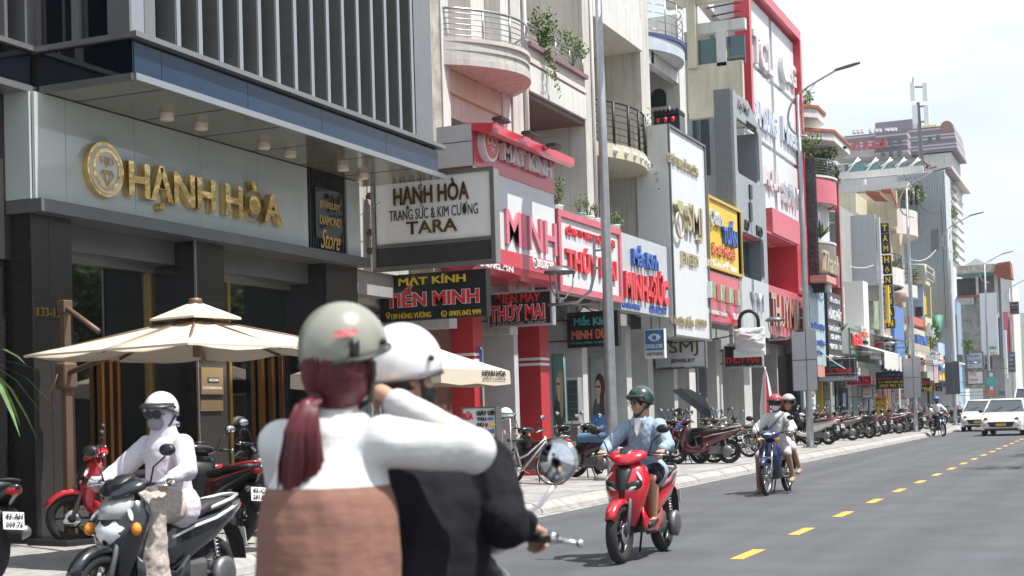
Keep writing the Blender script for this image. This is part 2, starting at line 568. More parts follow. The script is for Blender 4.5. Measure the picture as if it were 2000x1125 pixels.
def tree(x, y, h, r, label, seed=1, n=4200):
    rng = random.Random(seed)
    t = thing('street_tree', label, 'tree', (x, y, .1), 0, None)
    b = MB(); b.tube([(0, 0, 0), (.05, .1, h*.3), (-.05, .05, h*.55), (0, 0, h*.8)], [.17, .14, .1, .04])
    for k in range(7):
        a = k*.9; b.tube([(0, .05, h*(.35+.05*k)), (math.cos(a)*r*.4, math.sin(a)*r*.4, h*(.5+.05*k)), (math.cos(a)*r*.75, math.sin(a)*r*.75, h*(.58+.05*k))], [.07, .05, .02], 6)
    b.build('trunk', m_bark, t)
    b = MB()
    for k in range(26):
        a = rng.uniform(0, 6.28); q = rng.uniform(.1, .85)*r; zz = h*rng.uniform(.5, .95)
        s = rng.uniform(.25, .45)*r
        leaves(b, (math.cos(a)*q, math.sin(a)*q, zz), (s, s, s*.75), n//26, .22, rng=rng)
    b.build('crown', m_leaf, t, fix=False)
    return t
# trees on the camera's own pavement: they stand outside the frame and show only as reflections in the shop glass
tree(2.6, 31, 6.5, 2.6, 'leafy green street tree mirrored in the left shop window', 3)
tree(3.0, 35, 6.8, 2.6, 'leafy green street tree mirrored between the other two', 8)
tree(2.9, 39, 7.0, 2.8, 'leafy green street tree mirrored in the second shop window', 5)
# a low row of plain houses across the street, mirrored in the glass
m_opp = [mat('opposite wall %d' % i, c, .85, var=.15, vscale=.6) for i, c in enumerate([(.45, .43, .38), (.36, .38, .4), (.5, .42, .34)])]
rng = random.Random(11); y = 14
while y < 62:
    w_ = rng.uniform(4, 6.5); h_ = rng.uniform(7, 13)
    t = thing('row_house', 'plain house across the street seen only as a reflection in glass', 'house', (7, y, 0), 0, 'houses across the street mirrored in the shop glass')
    b = MB(); b.box(0, 9, 0, w_-.02, 0, h_); b.build('wall', rng.choice(m_opp), t)
    zz = 4.2
    while zz < h_-1.6:
        b = MB(); b.box(-.06, .02, .6, w_-.6, zz, zz+1.3); b.build('window', mat('opposite window', (.03, .04, .05), .15), t); zz += 3
    b = MB(); b.box(-.05, .02, .5, w_-.5, .14, 3); b.build('shop_opening', mat('opposite shop', (.08, .07, .07), .5), t)
    y += w_

# ============================================================ FAR HILLS
b = MB(); pts = []
n = 60
for i in range(n+1):
    a = R(-30+60*i/n); rr = 1350
    x = math.sin(a)*rr-100; yv = math.cos(a)*rr
    h = (230+120*noise.noise(Vector((i*.13, 3.3, 0)))+60*noise.noise(Vector((i*.5, 1.3, 0))))*.21
    if -400 < x < 120: h += 45*math.exp(-((x+90)/80)**2)
    pts.append((x, yv, max(12, h)))
vs = [(p[0], p[1], -5) for p in pts]+[(p[0], p[1]+200, p[2]) for p in pts]+[(p[0], p[1]+400, -5) for p in pts]
fs = []
for i in range(n):
    fs += [(i, i+1, n+1+i+1, n+1+i), (n+1+i, n+2+i, 2*n+3+i, 2*n+2+i)]
b.add(vs, fs, True)
structure(b.build('hills', mat('hills', (.06, .09, .07), .95, var=.3, vscale=.004)))
# ============================================================ JEWELLERY STORE (left)
m_gran = mat('dark granite', (.046, .040, .039), .18, var=.55, vscale=60, spec=.6)
m_gran2 = mat('black granite', (.022, .021, .022), .15, var=.4, vscale=70, spec=.6)
m_steel = mat('brushed steel panel', (.27, .272, .28), .38, .5, var=.08, vscale=2, stretch='object')
m_steeld = mat('grey aluminium panel', (.185, .187, .19), .4, .45, var=.1, vscale=2)
m_bright = mat('bright steel trim', (.47, .475, .48), .3, .8)
m_dkglass = mat('black glass cladding', (.004, .006, .012), .04, spec=.9)
m_skygl = mat('sky tinted black glass band', (.018, .04, .08), .08, spec=.4, var=.2, vscale=1)  # black glass with the blue sky reflection put into its base colour
m_signgl = mat('pale green back-painted glass', (.50, .55, .535), .06, spec=.8, var=.07, vscale=1.2)
m_soffit = mat('glossy beige metal soffit', (.30, .28, .24), .16, .5, var=.12, vscale=1.5)
m_gold = mat('polished gold', (.86, .60, .24), .16, 1.0, bump=.55, bscale=5)
m_goldf = mat('satin gold', (.62, .42, .16), .3, .9)
m_copper = mat('copper bronze frame', (.42, .20, .07), .28, .85)
m_dark = mat('dark interior', (.03, .028, .026), .7)
m_glass = glass('shop glass', (.012, .016, .014), .45)
m_white = mat('white enamel', (.78, .77, .74), .45, var=.06, vscale=2)
m_lampw = mat('lamp diffuser', (.75, .66, .55), .4)
m_blk = mat('black plastic', (.02, .02, .021), .4)
m_blkm = mat('matt black', (.018, .018, .02), .7)
m_wht2 = mat('white letter', (.82, .82, .8), .4)

XF = -11.0
shop = thing('jewellery_store', 'dark granite jewellery store with gold lettering and steel fins at the left', 'shop building', (-11.5, 12.4, .14))
YA, YB = 12.40, 19.95
yc = [YX(62, XF, 700), YX(145, XF, 700), YX(384, XF), YX(440, XF), YX(640, XF), YX(700, XF)]
b = MB()
b.box(-24, -12.8, 4.0, YB, .14, 14.5); P1(b, 'wall', m_dark, shop)
b = MB(); b.box(-12.8, -11.32, 12.5, YB, 3.80, 5.12); b.box(-12.8, -11.3, 4, 12.4, 3.3, 14.5); P1(b, 'upper_wall', m_dark, shop)
# sign fascia: sill, glass panels, end panel
b = MB(); b.box(-11.32, -10.80, 12.28, 19.72, 3.80, 3.945); P1(b, 'sill', m_steeld, shop)
gj = [70, 131, 265, 393, 505, 606, 677, 703]
for i in range(len(gj)-1):
    if i == 5: continue
    y0, y1 = YX(gj[i], -10.9, 400), YX(gj[i+1], -10.9, 400)
    b = MB(); b.box(-10.94, -10.90, y0+.004, y1-.004, 3.95, 5.14, bev=.004); P1(b, 'glass_panel', m_signgl, shop)
b = MB(); b.box(-11.32, -10.945, 12.32, 19.66, 3.95, 5.13); P1(b, 'fascia_backing', m_dark, shop)
b = MB(); b.box(-11.30, -10.95, 12.28, 12.315, 3.95, 5.14); P1(b, 'glass_panel', m_signgl, shop)
# black panel with shop description
y0, y1 = YX(606, -10.88, 500), YX(677, -10.88, 500)
b = MB(); b.box(-10.95, -10.90, y0, y1, 3.95, 5.14); P1(b, 'black_panel', m_dkglass, shop)
for k in range(16):
    yy = y0+(y1-y0)*(k+.5)/16
    b = MB(); b.box(-10.90, -10.875, yy-.018, yy+.018, 3.95, 5.14); P1(b, 'black_slat', m_blk, shop)
y2, y3 = YX(618, -10.85, 500), YX(670, -10.85, 500)
b = MB(); b.box(-10.872, -10.84, y2, y3, 4.12, 4.88); P1(b, 'name_plate', m_dkglass, shop)
m_goldt = mat('gold print', (.75, .52, .16), .35, .5)
wx('JEWELRY', 624, 664, 407, 391, -10.838, m_goldt, shop, depth=.006)
wx('DIAMOND', 625, 665, 437, 419, -10.838, m_goldt, shop, depth=.006)
wx('Store', 627, 664, 484, 446, -10.838, m_goldt, shop, depth=.006, shear=.5)
# soffit and canopy
b = MB(); b.box(-11.1, -9.62, 12.47, 20.06, 5.15, 5.19); P1(b, 'canopy_soffit', m_soffit, shop)
for yy in [13.0, 14.2, 15.4, 16.6, 17.8, 19.0]:
    b = MB(); b.box(-11.05, -9.68, yy-.006, yy+.006, 5.146, 5.152); P1(b, 'soffit_joint', m_dark, shop)
b = MB(); b.box(-13, -9.70, 12.50, 19.92, 5.19, 5.62); P1(b, 'canopy_core', m_dark, shop)
b = MB(); b.box(-9.66, -9.61, 12.44, 20.06, 5.14, 5.215); P1(b, 'lower_trim', m_bright, shop)
b = MB(); b.box(-10.92, -9.66, 12.42, 12.47, 5.14, 5.215); P1(b, 'lower_trim', m_steeld, shop)
b = MB(); b.box(-11.3, -9.57, 12.40, 20.02, 5.60, 5.66); P1(b, 'upper_trim', m_steel, shop)
yy = [12.47, 12.95, 14.65, 16.4, 18.2, 19.92]
for i in range(5):
    b = MB(); b.box(-9.70, -9.66, yy[i]+.004, yy[i+1]-.004, 5.215, 5.56); P1(b, 'sky_tinted_panel', m_skygl, shop)
xs = [-10.93, -10.2, -9.665]
for i in range(2):
    b = MB(); b.box(xs[i]+.003, xs[i+1]-.003, 12.455, 12.50, 5.215, 5.60); P1(b, 'black_glass_panel', m_dkglass, shop)
for i, (px, py) in enumerate([(326, 228), (393, 247), (516, 285), (567, 301), (670, 328), (709, 344)]):
    x, y = onZ(px, py, 5.11)
    b = MB(); b.lathe([(0, -.045), (.075, -.045), (.085, -.03), (.085, .04)], (x, y, 5.11), 20); P1(b, 'ceiling_lamp', m_lampw, shop)
# steel fins and bays above the canopy
XB = -9.70
ZT = 9.6
b = MB(); b.box(-10.3, XB-.28, 12.52, 19.9, 5.66, ZT+2); P1(b, 'bay_backing', m_dkglass, shop)
ec = [YX(258, XB, 60), YX(283, XB, 60), YX(305, XB, 60)]
for i in range(2):
    b = MB(); b.box(XB-.30, XB, ec[i]+.004, ec[i+1]-.004, 5.66, ZT+2, bev=.01); P1(b, 'corner_panel', m_bright if i == 0 else m_steel, shop)
fy0, fy1 = YX(353, XB, 90), YX(811, XB, 270)
nf = 15; step = (fy1-fy0)/(nf-1)
for i in range(nf):
    yy = fy0+step*i
    b = MB(); b.box(XB-.34, XB-.012, yy-.08, yy, 5.66, ZT+2); P1(b, 'fin', m_steel if i < 6 else m_steeld, shop)
    b = MB(); b.box(XB-.012, XB+.004, yy-.07, yy+.004, 5.66, ZT+2); P1(b, 'fin_edge', m_bright, shop)
    if i < 6:
        for k in range(4):
            y5 = yy-step+.08+(step-.16)*(k+.8)/4.4
            b = MB(); b.box(XB-.275, XB-.24, y5, y5+.018, 5.66, ZT+2); P1(b, 'thin_slat', m_blk, shop)
    elif i < nf:
        b = MB(); b.box(XB-.26, XB-.22, yy-step+.004, yy-.084, 5.66, ZT+2); P1(b, 'infill_panel', m_steeld, shop)
b = MB(); b.box(XB-.34, XB, fy1+.05, 19.86, 5.66, ZT+2); P1(b, 'end_panel', m_steel, shop)
# the return of the bay, looking at the camera
def retp(a, c, m, nm, d=0.0):
    x0 = onY(a, 50, 12.5)[0]; x1 = onY(c, 50, 12.5)[0]
    b = MB(); b.box(x0+.003, x1-.003, 12.50-d, 12.60, 5.66, ZT+2); P1(b, nm, m, shop)
retp(213, 257, m_steel, 'return_panel', .03); retp(160, 213, m_dkglass, 'return_glass'); retp(145, 160, m_steel, 'return_mullion', .05)
retp(80, 145, m_dkglass, 'return_glass')
# left wing
XW = -11.0
b = MB(); b.box(-11.6, XW, 3, 12.40, 5.215, 5.60); P1(b, 'black_glass_panel', m_dkglass, shop)
b = MB(); b.box(-11.6, XW+.04, 3, 12.42, 5.14, 5.212); P1(b, 'lower_trim', m_steel, shop)
b = MB(); b.box(-11.6, XW+.06, 3, 12.40, 5.603, 5.66); P1(b, 'upper_trim', m_steel, shop)
b = MB(); b.box(-11.6, XW-.30, 3, 12.38, 5.66, ZT+2); P1(b, 'bay_backing', m_dkglass, shop)
for a, c in ((52, 74), (12, 18), (-40, -20)):
    b = MB(); b.box(XW-.34, XW-.02, YX(a, XW, 60), YX(c, XW, 60), 5.66, ZT+2); P1(b, 'fin', m_steel, shop)
b = MB(); b.box(XW-.32, XW-.24, YX(-18, XW, 60), YX(12, XW, 60), 5.66, ZT+2); P1(b, 'infill_panel', m_steeld, shop)
b = MB(); b.box(-12.9, -11.30, 3, 11.9, .14, 5.13); P1(b, 'wing_wall', m_gran2, shop)
b = MB(); b.box(-12.9, -11.34, 11.93, 12.28, .14, 5.13); P1(b, 'wing_wall', m_gran2, shop)
b = MB(); b.box(-11.34, -11.27, 11.90, 11.93, .14, 5.13); P1(b, 'steel_strip', m_bright, shop)
# granite columns clad in panels
def column(y0, y1, x0, x1, zt, joints, split=None):
    b = MB(); b.box(x0, x1-.03, y0+.03, y1-.03, .14, zt); P1(b, 'column_core', m_dark, shop)
    zz = [.14]+joints+[zt]
    ys = [y0]+([split] if split else [])+[y1]
    for i in range(len(zz)-1):
        for j in range(len(ys)-1):
            b = MB(); b.box(x1-.03, x1, ys[j]+.003, ys[j+1]-.003, zz[i]+.003, zz[i+1]-.003, bev=.004); P1(b, 'granite_panel', m_gran, shop)
        b = MB(); b.box(x0, x1-.032, y0, y0+.028, zz[i]+.003, zz[i+1]-.003); P1(b, 'granite_panel', m_gran2, shop)
        b = MB(); b.box(x0, x1-.032, y1-.028, y1, zz[i]+.003, zz[i+1]-.003); P1(b, 'granite_panel', m_gran2, shop)
column(12.34, yc[1], -12.3, XF, 3.8, [.55, 1.75, 3.0], (12.34+yc[1])/2-.05)
column(yc[2], yc[3], -12.3, XF, 3.8, [.55, 1.75, 3.0])
column(yc[4], yc[5], -12.3, XF, 3.8, [.55, 1.75, 3.0], (yc[4]+yc[5])/2)
# plinth, glazing, lintel, copper posts
XG = -11.75
for (a, c) in ((yc[1], yc[2]), (yc[3], yc[4])):
    b = MB(); b.box(XG-.02, XG, a, c, .2, 3.42); P1(b, 'shop_window', m_glass, shop)
    b = MB(); b.box(XG-.1, XG+.42, a, c, 3.5, 3.8); P1(b, 'lintel', m_steeld, shop)
    b = MB(); b.box(XG-.1, XG+.10, a, c, 3.42, 3.5); P1(b, 'lintel_trim', m_bright, shop)
    b = MB(); b.box(XG-.12, XG+.05, a, c, .14, .2); P1(b, 'threshold', m_gran2, shop)
    b = MB(); b.box(-12.8, XG-.02, a, c, .142, .15); P1(b, 'shop_floor', mat('shop floor', (.2, .17, .13), .25), shop)
b = MB(); b.box(XG-.05, XG+.03, yc[1], yc[2], 2.23, 2.42); P1(b, 'transom', mat('champagne band', (.5, .43, .3), .4, .3), shop)
for px in (203, 219, 234, 320):
    yq = YX(px, XG+.1, 800); b = MB(); b.box(XG+.02, XG+.10, yq-.03, yq+.03, .2, 2.25, bev=.008); P1(b, 'door_pull', m_copper, shop)
for px in (300, 308):
    yq = YX(px, XG+.05, 800); b = MB(); b.box(XG, XG+.06, yq-.02, yq+.02, .2, 3.42); P1(b, 'mullion', m_goldf, shop)
for px in (453, 516, 536, 556):
    yq = YX(px, XG+.1, 800); b = MB(); b.box(XG+.02, XG+.10, yq-.035, yq+.035, .2, 2.6 if px > 500 else 3.42, bev=.008); P1(b, 'door_pull' if px > 500 else 'mullion', m_copper if px > 500 else m_goldf, shop)
yq = YX(352, XG+.3, 500); b = MB(); b.box(XG+.05, XG+.11, yq-.02, yq+.02, .2, 3.5); P1(b, 'steel_strip', m_bright, shop)
yq = yc[2]; b = MB(); b.box(XF-.02, XF+.01, yq-.015, yq+.004, .2, 3.8); P1(b, 'steel_strip', m_bright, shop)
# plaques on the second column, gold house number on the first
b = MB(); y0, y1, z0, z1 = fbox(b, 393, 436, 717, 770, XF+.03, .03); P1(b, 'plaque', mat('brass plaque', (.5, .37, .2), .3, .8), shop)
b = MB(); fbox(b, 406, 428, 737, 748, XF+.035, .008); P1(b, 'plaque_label', m_blk, shop)
wx('HADIVA', 408, 427, 745, 739, XF+.036, m_wht2, shop, depth=.004)
wx('CUSTOMIZATION', 396, 433, 760, 755, XF+.031, m_wht2, shop, depth=.004)
b = MB(); fbox(b, 393, 436, 782, 803, XF+.03, .03); P1(b, 'plaque', mat('brass plaque', (.5, .37, .2), .3, .8), shop)
wx('133-135', 70, 122, 617, 600, XF+.002, m_goldf, shop, depth=.03, split=True)
# interior display: green cabinets and shelves seen through the left window
m_grn = mat('green cabinet', (.06, .2, .13), .5)
b = MB(); b.box(-12.7, -12.2, yc[1]+.3, yc[2]-.2, .15, 1.75)
P1(b, 'display_cabinet', m_grn, shop)
for k in range(7):
    b = MB(); b.box(-12.2, -12.17, yc[1]+.35, yc[2]-.25, .35+.2*k, .37+.2*k); P1(b, 'cabinet_shelf', mat('shelf strip', (.2, .42, .32), .5), shop)
b = MB()
for k in range(26):
    yy = random.uniform(yc[1]+.4, yc[2]-.3); zz = .37+.2*random.randrange(6)
    b.box(-12.17, -12.10, yy, yy+random.uniform(.05, .12), zz, zz+random.uniform(.06, .15))
P1(b, 'boxed_goods', mat('boxed goods', (.45, .5, .42), .6, var=.6, vscale=9), shop)
# main lettering
def emblem():
    cy, cz = onX(199, 332, -10.88); r = .325
    b = MB(); b.lathe([(0, -10.90), (r, -10.90), (r, -10.80), (r*.86, -10.785), (r*.84, -10.80)], (0, cy, cz), 40, 'x'); 
    return cy, cz, r, b
cy, cz, r_, b = emblem()
def X_disc(cy, cz, r0, r1, xa, xb, n=40):
    b = MB(); b.lathe([(r0, xa), (r1, xa), (r1, xb), (r0, xb)], (0, cy, cz), n, 'x', smooth=False); return b
b = X_disc(cy, cz, .0, r_, -10.90, -10.82); P1(b, 'emblem_rim', m_gold, shop)
P1(X_disc(cy, cz, 0, r_*.87, -10.82, -10.812), 'emblem_ring', m_white, shop)
P1(X_disc(cy, cz, r_*.62, r_*.76, -10.812, -10.80), 'emblem_band', m_gold, shop)
P1(X_disc(cy, cz, 0, r_*.62, -10.812, -10.807), 'emblem_disc', mat('pearl white', (.72, .70, .68), .25), shop)
write('HJD', (-10.806, cy-.115, cz+.02), .23, .12, 'x', m_goldf, shop, depth=.012)
b = MB()
def strip(p, q, t=.009):
    p = Vector(p); q = Vector(q); d = (q-p).normalized(); nn = Vector((-d.y, d.x))*t
    return [(p.x+nn.x, p.y+nn.y), (q.x+nn.x, q.y+nn.y), (q.x-nn.x, q.y-nn.y), (p.x-nn.x, p.y-nn.y)]
dia = [((-.14, 0), (0, -.16)), ((.14, 0), (0, -.16)), ((-.14, 0), (-.09, .05)), ((.14, 0), (.09, .05)), ((-.09, .05), (.09, .05)), ((-.14, 0), (.14, 0)),
       ((-.06, 0), (0, -.16)), ((.06, 0), (0, -.16)), ((-.06, 0), (-.09, .05)), ((-.06, 0), (0, .05)), ((.06, 0), (0, .05)), ((.06, 0), (.09, .05))]
for p, q in dia:
    poly = [(cy+u*.85, cz-.06+v*.85) for u, v in strip(p, q, .006)]
    b.prism(poly, 'x', -10.806, -10.796)
P1(b, 'diamond_emblem', m_goldf, shop)
y0, z0 = onX(240, 396, -10.9); y1 = YX(541, -10.9, 430)
write('HẠNH HÒA', (-10.89, y0, z0-.03), y1-y0, .64, 'x', m_gold, shop, depth=.09, offset=.032, split=True)

# reflectionless right end: downpipe brackets and wall lamp
# ---- projecting box sign of the store
sg = thing('projecting_sign', 'large white projecting box sign reading HẠNH HÒA and TARA with black lower band', 'shop sign', (-10.5, 20.75, 3.9))
YS = 20.75
b = MB(); x0, x1, z0, z1 = pbox(b, 728, 966, 352, 530, YS, .22); P1(b, 'sign_box', mat('grey sign casing', (.30, .29, .28), .5, .3, var=.15), sg)
zb = onY(728, 482, YS)[1]
b = MB(); b.box(x0+.05, x1-.04, YS-.012, YS, zb+.02, z1-.05); P1(b, 'white_face', mat('sign white', (.78, .785, .79), .35, var=.06, vscale=1.5, streak=.2, dirt=(.45, .44, .42)), sg)
for k in range(26):
    zz = z0+.06+(zb-z0-.1)*k/26; b = MB(); b.box(x0+.05, x1-.04, YS-.01, YS-.002, zz, zz+(zb-z0-.1)/26-.006); P1(b, 'louvre', m_blkm, sg)
for (xa, xb, za, zc) in ((x0-.03, x1+.02, z0-.03, z0+.04), (x0-.03, x1+.02, z1-.04, z1+.02), (x0-.03, x0+.04, z0+.042, z1-.042), (x1-.05, x1+.02, z0+.042, z1-.042), (x0+.042, x1-.052, zb-.02, zb+.015)):
    b = MB(); b.box(xa, xb, YS-.04, YS-.013, za, zc); P1(b, 'frame', m_steeld, sg)
m_brz = mat('bronze letter', (.30, .19, .07), .25, .9)
m_blt = mat('black letter', (.02, .02, .02), .4)
wy('HẠNH HÒA', 770, 917, 412, 360, YS-.013, m_brz, sg, depth=.03, offset=.02, split=True)
wy('TRANG SỨC & KIM CƯƠNG', 761, 934, 433, 405, YS-.013, m_blt, sg, depth=.012, offset=-.004)
wy('TARA', 795, 894, 459, 434, YS-.013, m_brz, sg, depth=.025, split=True, offset=.01)
m_rust = mat('rusty iron', (.16, .07, .04), .9, var=.5, vscale=30)
for zz in (z0+.35, (z0+z1)/2-.1, z1-.25):
    b = MB(); b.box(-12.3, x0, YS+.05, YS+.1, zz-.02, zz+.02); b.box(x0-.12, x0, YS-.0, YS+.15, zz-.05, zz+.05); P1(b, 'bracket', m_rust, sg)
b = MB(); b.box(-12.3, x1-.4, YS+.09, YS+.13, z1+.05, z1+.09); b.box(-11.1, -11.04, YS+.08, YS+.15, z1-.02, z1+.15); P1(b, 'bracket', m_rust, sg)
# spotlight hanging from the canopy edge
x, y = onZ(822, 363, 5.05)
t = thing('spotlight', 'small round spotlight hanging under the canopy in front of the white sign', 'lamp', (x, y, 5.1))
b = MB(); b.tube([(0, 0, .05), (0, 0, -.03)], .008); b.build('stem', m_steeld, t)
b = MB(); b.ell((0, 0, -.07), .05, 14, 9); b.build('lamp_body', m_bright, t)
b = MB(); b.lathe([(0, -.045), (.03, -.045), (.034, -.03)], (0, 0, -.08), 14, 'y'); b.build('lens', m_blk, t)
# ============================================================ THE ROW OF SHOP HOUSES
m_plB = mat('beige plaster', (.58, .555, .515), .85, var=.14, vscale=1.1, streak=.7, dirt=(.22, .2, .17), bump=.15, bscale=25)
m_plW = mat('white plaster', (.66, .65, .62), .8, var=.1, vscale=1.1, streak=.65, dirt=(.3, .29, .27), bump=.12, bscale=25)
m_plG = mat('grey plaster', (.36, .36, .36), .85, var=.14, vscale=1.1, streak=.4, bump=.12, bscale=25)
m_plP = mat('pink plaster', (.66, .59, .55), .85, var=.12, vscale=1.1, streak=.35, dirt=(.3, .2, .17))
m_plC = mat('cream plaster', (.62, .57, .43), .85, var=.14, vscale=1.3, streak=.5, dirt=(.25, .23, .19))
m_stain = mat('stained concrete', (.46, .43, .38), .9, var=.45, vscale=2.2, streak=.8, dirt=(.12, .11, .1), bump=.3, bscale=30)
m_purp = mat('plum painted moulding', (.24, .14, .16), .6, var=.2)
m_brown = mat('brown soffit', (.16, .075, .06), .5, var=.1)
m_red = mat('red composite panel', (.62, .045, .07), .3, var=.06, vscale=1, coat=.3)
m_redp = mat('red paint', (.50, .035, .045), .45, var=.12)
m_pink = mat('faded pink red', (.62, .16, .2), .5, var=.12, streak=.25, dirt=(.4, .1, .12))
m_sgw = mat('white composite panel', (.70, .71, .73), .4, var=.05, vscale=1.2, streak=.18, dirt=(.45, .45, .46))
m_sgg = mat('pale grey composite panel', (.52, .55, .58), .4, var=.06, vscale=1.5, streak=.2, dirt=(.36, .37, .38))
m_tex = mat('pebbled grey render', (.21, .225, .25), .85, var=.3, vscale=18, bump=.5, bscale=35)
m_teal = mat('tinted window', (.06, .12, .125), .08, spec=.9, var=.3, vscale=.8)
m_wind = mat('dark window', (.03, .035, .04), .12, spec=.8)
m_iron = mat('black railing', (.02, .02, .022), .5)
m_rail = mat('steel railing', (.38, .38, .38), .35, .8)
m_yelp = mat('yellow board', (.78, .52, .04), .45, var=.06)
m_blup = mat('blue board', (.07, .2, .52), .4, var=.1)
m_blul = mat('blue letter', (.05, .13, .45), .4)
m_ltb = mat('light blue panel', (.36, .54, .72), .45, var=.12)
m_redl = mat('red letter', (.70, .04, .05), .35)
m_dkb = mat('dark sign board', (.02, .024, .03), .3)
m_silv = mat('silver letter', (.70, .71, .73), .3, .7)
m_goldl = mat('pale gold letter', (.60, .52, .32), .3, .7)
m_yll = mat('yellow letter', (.82, .60, .05), .4)
m_ora = mat('orange letter', (.75, .22, .1), .4)
m_cya = mat('teal letter', (.1, .45, .42), .4)
m_slate = mat('stacked slate', (.10, .105, .12), .8, var=.6, vscale=9, bump=.6, bscale=14)
m_tile = mat('clay roof tile', (.36, .12, .08), .8, var=.35, vscale=5)
m_corr = mat('pale corrugated sheet', (.58, .63, .67), .45, .2, var=.06, streak=.15, dirt=(.42, .42, .42))
m_grn2 = mat('green tarpaulin', (.08, .26, .17), .6, var=.2)
m_intw = mat('shop interior wall', (.34, .34, .34), .8, var=.1)

def fp(name, px0, px1, pt, pb, X, dep, m, par, bev=0):
    b = MB(); fbox(b, px0, px1, pt, pb, X, dep, bev=bev); return P1(b, name, m, par)
def pp(name, px0, px1, pt, pb, Y, dep, m, par, bev=0):
    b = MB(); pbox(b, px0, px1, pt, pb, Y, dep, bev=bev); return P1(b, name, m, par)
def bx(name, x0, x1, y0, y1, z0, z1, m, par, bev=0):
    b = MB(); b.box(x0, x1, y0, y1, z0, z1, bev=bev); return P1(b, name, m, par)
def fsign(label, px0, px1, pt, pb, X, dep, m, texts=(), frame=None, fw_=.09, cat='shop sign', back=None, name='shop_sign'):
    y0, zt = onX(px0, pt, X); _, zb = onX(px0, pb, X); y1 = YX(px1, X, (pt+pb)/2)
    t = thing(name, label, cat, (X, (y0+y1)/2, zb))
    bx('board', X-dep, X, y0, y1, zb, zt, m, t)
    if frame:
        for a in ((y0-.01, y1+.01, zt-fw_, zt+.01), (y0-.01, y1+.01, zb-.01, zb+fw_), (y0-.01, y0+fw_, zb+fw_+.003, zt-fw_-.003), (y1-fw_, y1+.01, zb+fw_+.003, zt-fw_-.003)):
            bx('frame', X-.03, X+.05, *a, frame, t)
    for q in texts:
        body, a, c, yb_, yt_, mm = q[:6]; k = dict(q[6]) if len(q) > 6 else {}
        k.setdefault('depth', .05)
        wx(body, a, c, yb_, yt_, X+.004, mm, t, **k)
    return t
def psign(label, px0, px1, pt, pb, Y, m, texts=(), frame=None, fw_=.035, dep=.16, rods=2, name='projecting_sign', face=None):
    x0, zt = onY(px0, pt, Y); _, zb = onY(px0, pb, Y); x1 = onY(px1, (pt+pb)/2, Y)[0]
    t = thing(name, label, 'shop sign', ((x0+x1)/2, Y, zb))
    bx('board', x0, x1, Y, Y+dep, zb, zt, m, t)
    if frame:
        for a in ((x0-.01, x1+.01, zt-fw_, zt+.01), (x0-.01, x1+.01, zb-.01, zb+fw_), (x0-.01, x0+fw_, zb+fw_+.003, zt-fw_-.003), (x1-fw_, x1+.01, zb+fw_+.003, zt-fw_-.003)):
            bx('frame', a[0], a[1], Y-.02, Y+dep+.01, a[2], a[3], frame, t)
    for q in texts:
        body, a, c, yb_, yt_, mm = q[:6]; k = dict(q[6]) if len(q) > 6 else {}
        k.setdefault('depth', .015)
        if k.pop('ol', 0): wy(body, a-1, c+1, yb_+1, yt_-1, Y-.002, m_wht2, t, depth=.008, offset=k.get('offset', 0)+.035, name='letter_outline')
        wy(body, a, c, yb_, yt_, Y-.004, mm, t, **k)
    for i in range(rods):
        zz = zb+(zt-zb)*(.2+.6*i)
        b = MB(); b.tube([(x0+.05, Y+dep/2, zz), (min(x0-.5, -11.6), Y+dep/2, zz)], .018, 6); P1(b, 'bracket', m_rust, t)
    return t
def railing(par, pts, h, mt, n_bars=0, rails=5, r=.016, vr=None, top=.025, step=None):
    """railing along a list of (x, y, z): top rail, mid rails and posts each a part"""
    b = MB(); b.tube([(x, y, z+h) for x, y, z in pts], top, 7); P1(b, 'handrail', mt, par)
    for k in range(rails):
        b = MB(); b.tube([(x, y, z+h*(k+.5)/(rails+.3)) for x, y, z in pts], r*.7, 5); P1(b, 'rail', mt, par)
    for i in range(0, len(pts), step or 1):
        x, y, z = pts[i]; b = MB(); b.tube([(x, y, z-.02), (x, y, z+h)], vr or r, 6); P1(b, 'post', mt, par)

def Yw(px, py=400): return YX(px, -11.0, py)
# --- house A: optician (from the store to the stained pier and on to the white pilaster)
hA = thing('shop_house', 'beige shop house with curved balcony above the red and white optician sign', 'building', (-11.5, 24, .14))
yA0, yA1, yA2 = 19.97, Yw(841), Yw(866)
bx('wall', -13.2, -11.9, yA0, 26.1, 3.4, 14, m_plP, hA)
bx('wall', -11.9, -11.45, yA0, yA1-.02, 3.89, 6.3, m_plB, hA)
bx('pier', -13, -10.98, yA1, yA2, 3.9, 14, m_stain, hA)
bx('pilaster', -12, -10.95, yA2+.003, Yw(881), 3, 14, m_plW, hA)
yb0, yb1 = Yw(868), Yw(1003)
# round balcony: slab, curved parapet mouldings, rail
def arc(y0, y1, x0, bulge, n=18, z=0):
    return [(x0+bulge*math.sin(PI*i/n)**.8, y0+(y1-y0)*i/n, z) for i in range(n+1)]
zr_top = onX(868, 20, -11)[1]; zp_top = onX(875, 80, -11)[1]; zp_bot = onX(880, 135, -11)[1]
def band(y0, y1, x0, bulge, za, zb, th, nm, m, par, n=18):
    A = arc(y0, y1, x0, bulge, n); b = MB(); o = []
    for i, (x, y, _) in enumerate(A): o.append([(x, y, za), (x, y, zb), (x-th, y, zb), (x-th, y, za)])
    b.loft(o, smooth=False); P1(b, nm, m, par)
band(yb0, yb1, -11.0, .95, zp_bot+.12, zp_top-.07, .12, 'parapet', m_plB, hA)
band(yb0, yb1, -11.0, 1.0, zp_top-.07, zp_top, .2, 'parapet_cap', m_plP, hA)
band(yb0, yb1, -11.0, 1.0, zp_bot, zp_bot+.12, .2, 'moulding', m_plB, hA)
band(yb0, yb1, -11.0, .98, (zp_bot+zp_top)/2+.02, (zp_bot+zp_top)/2+.06, .08, 'moulding', m_plB, hA)
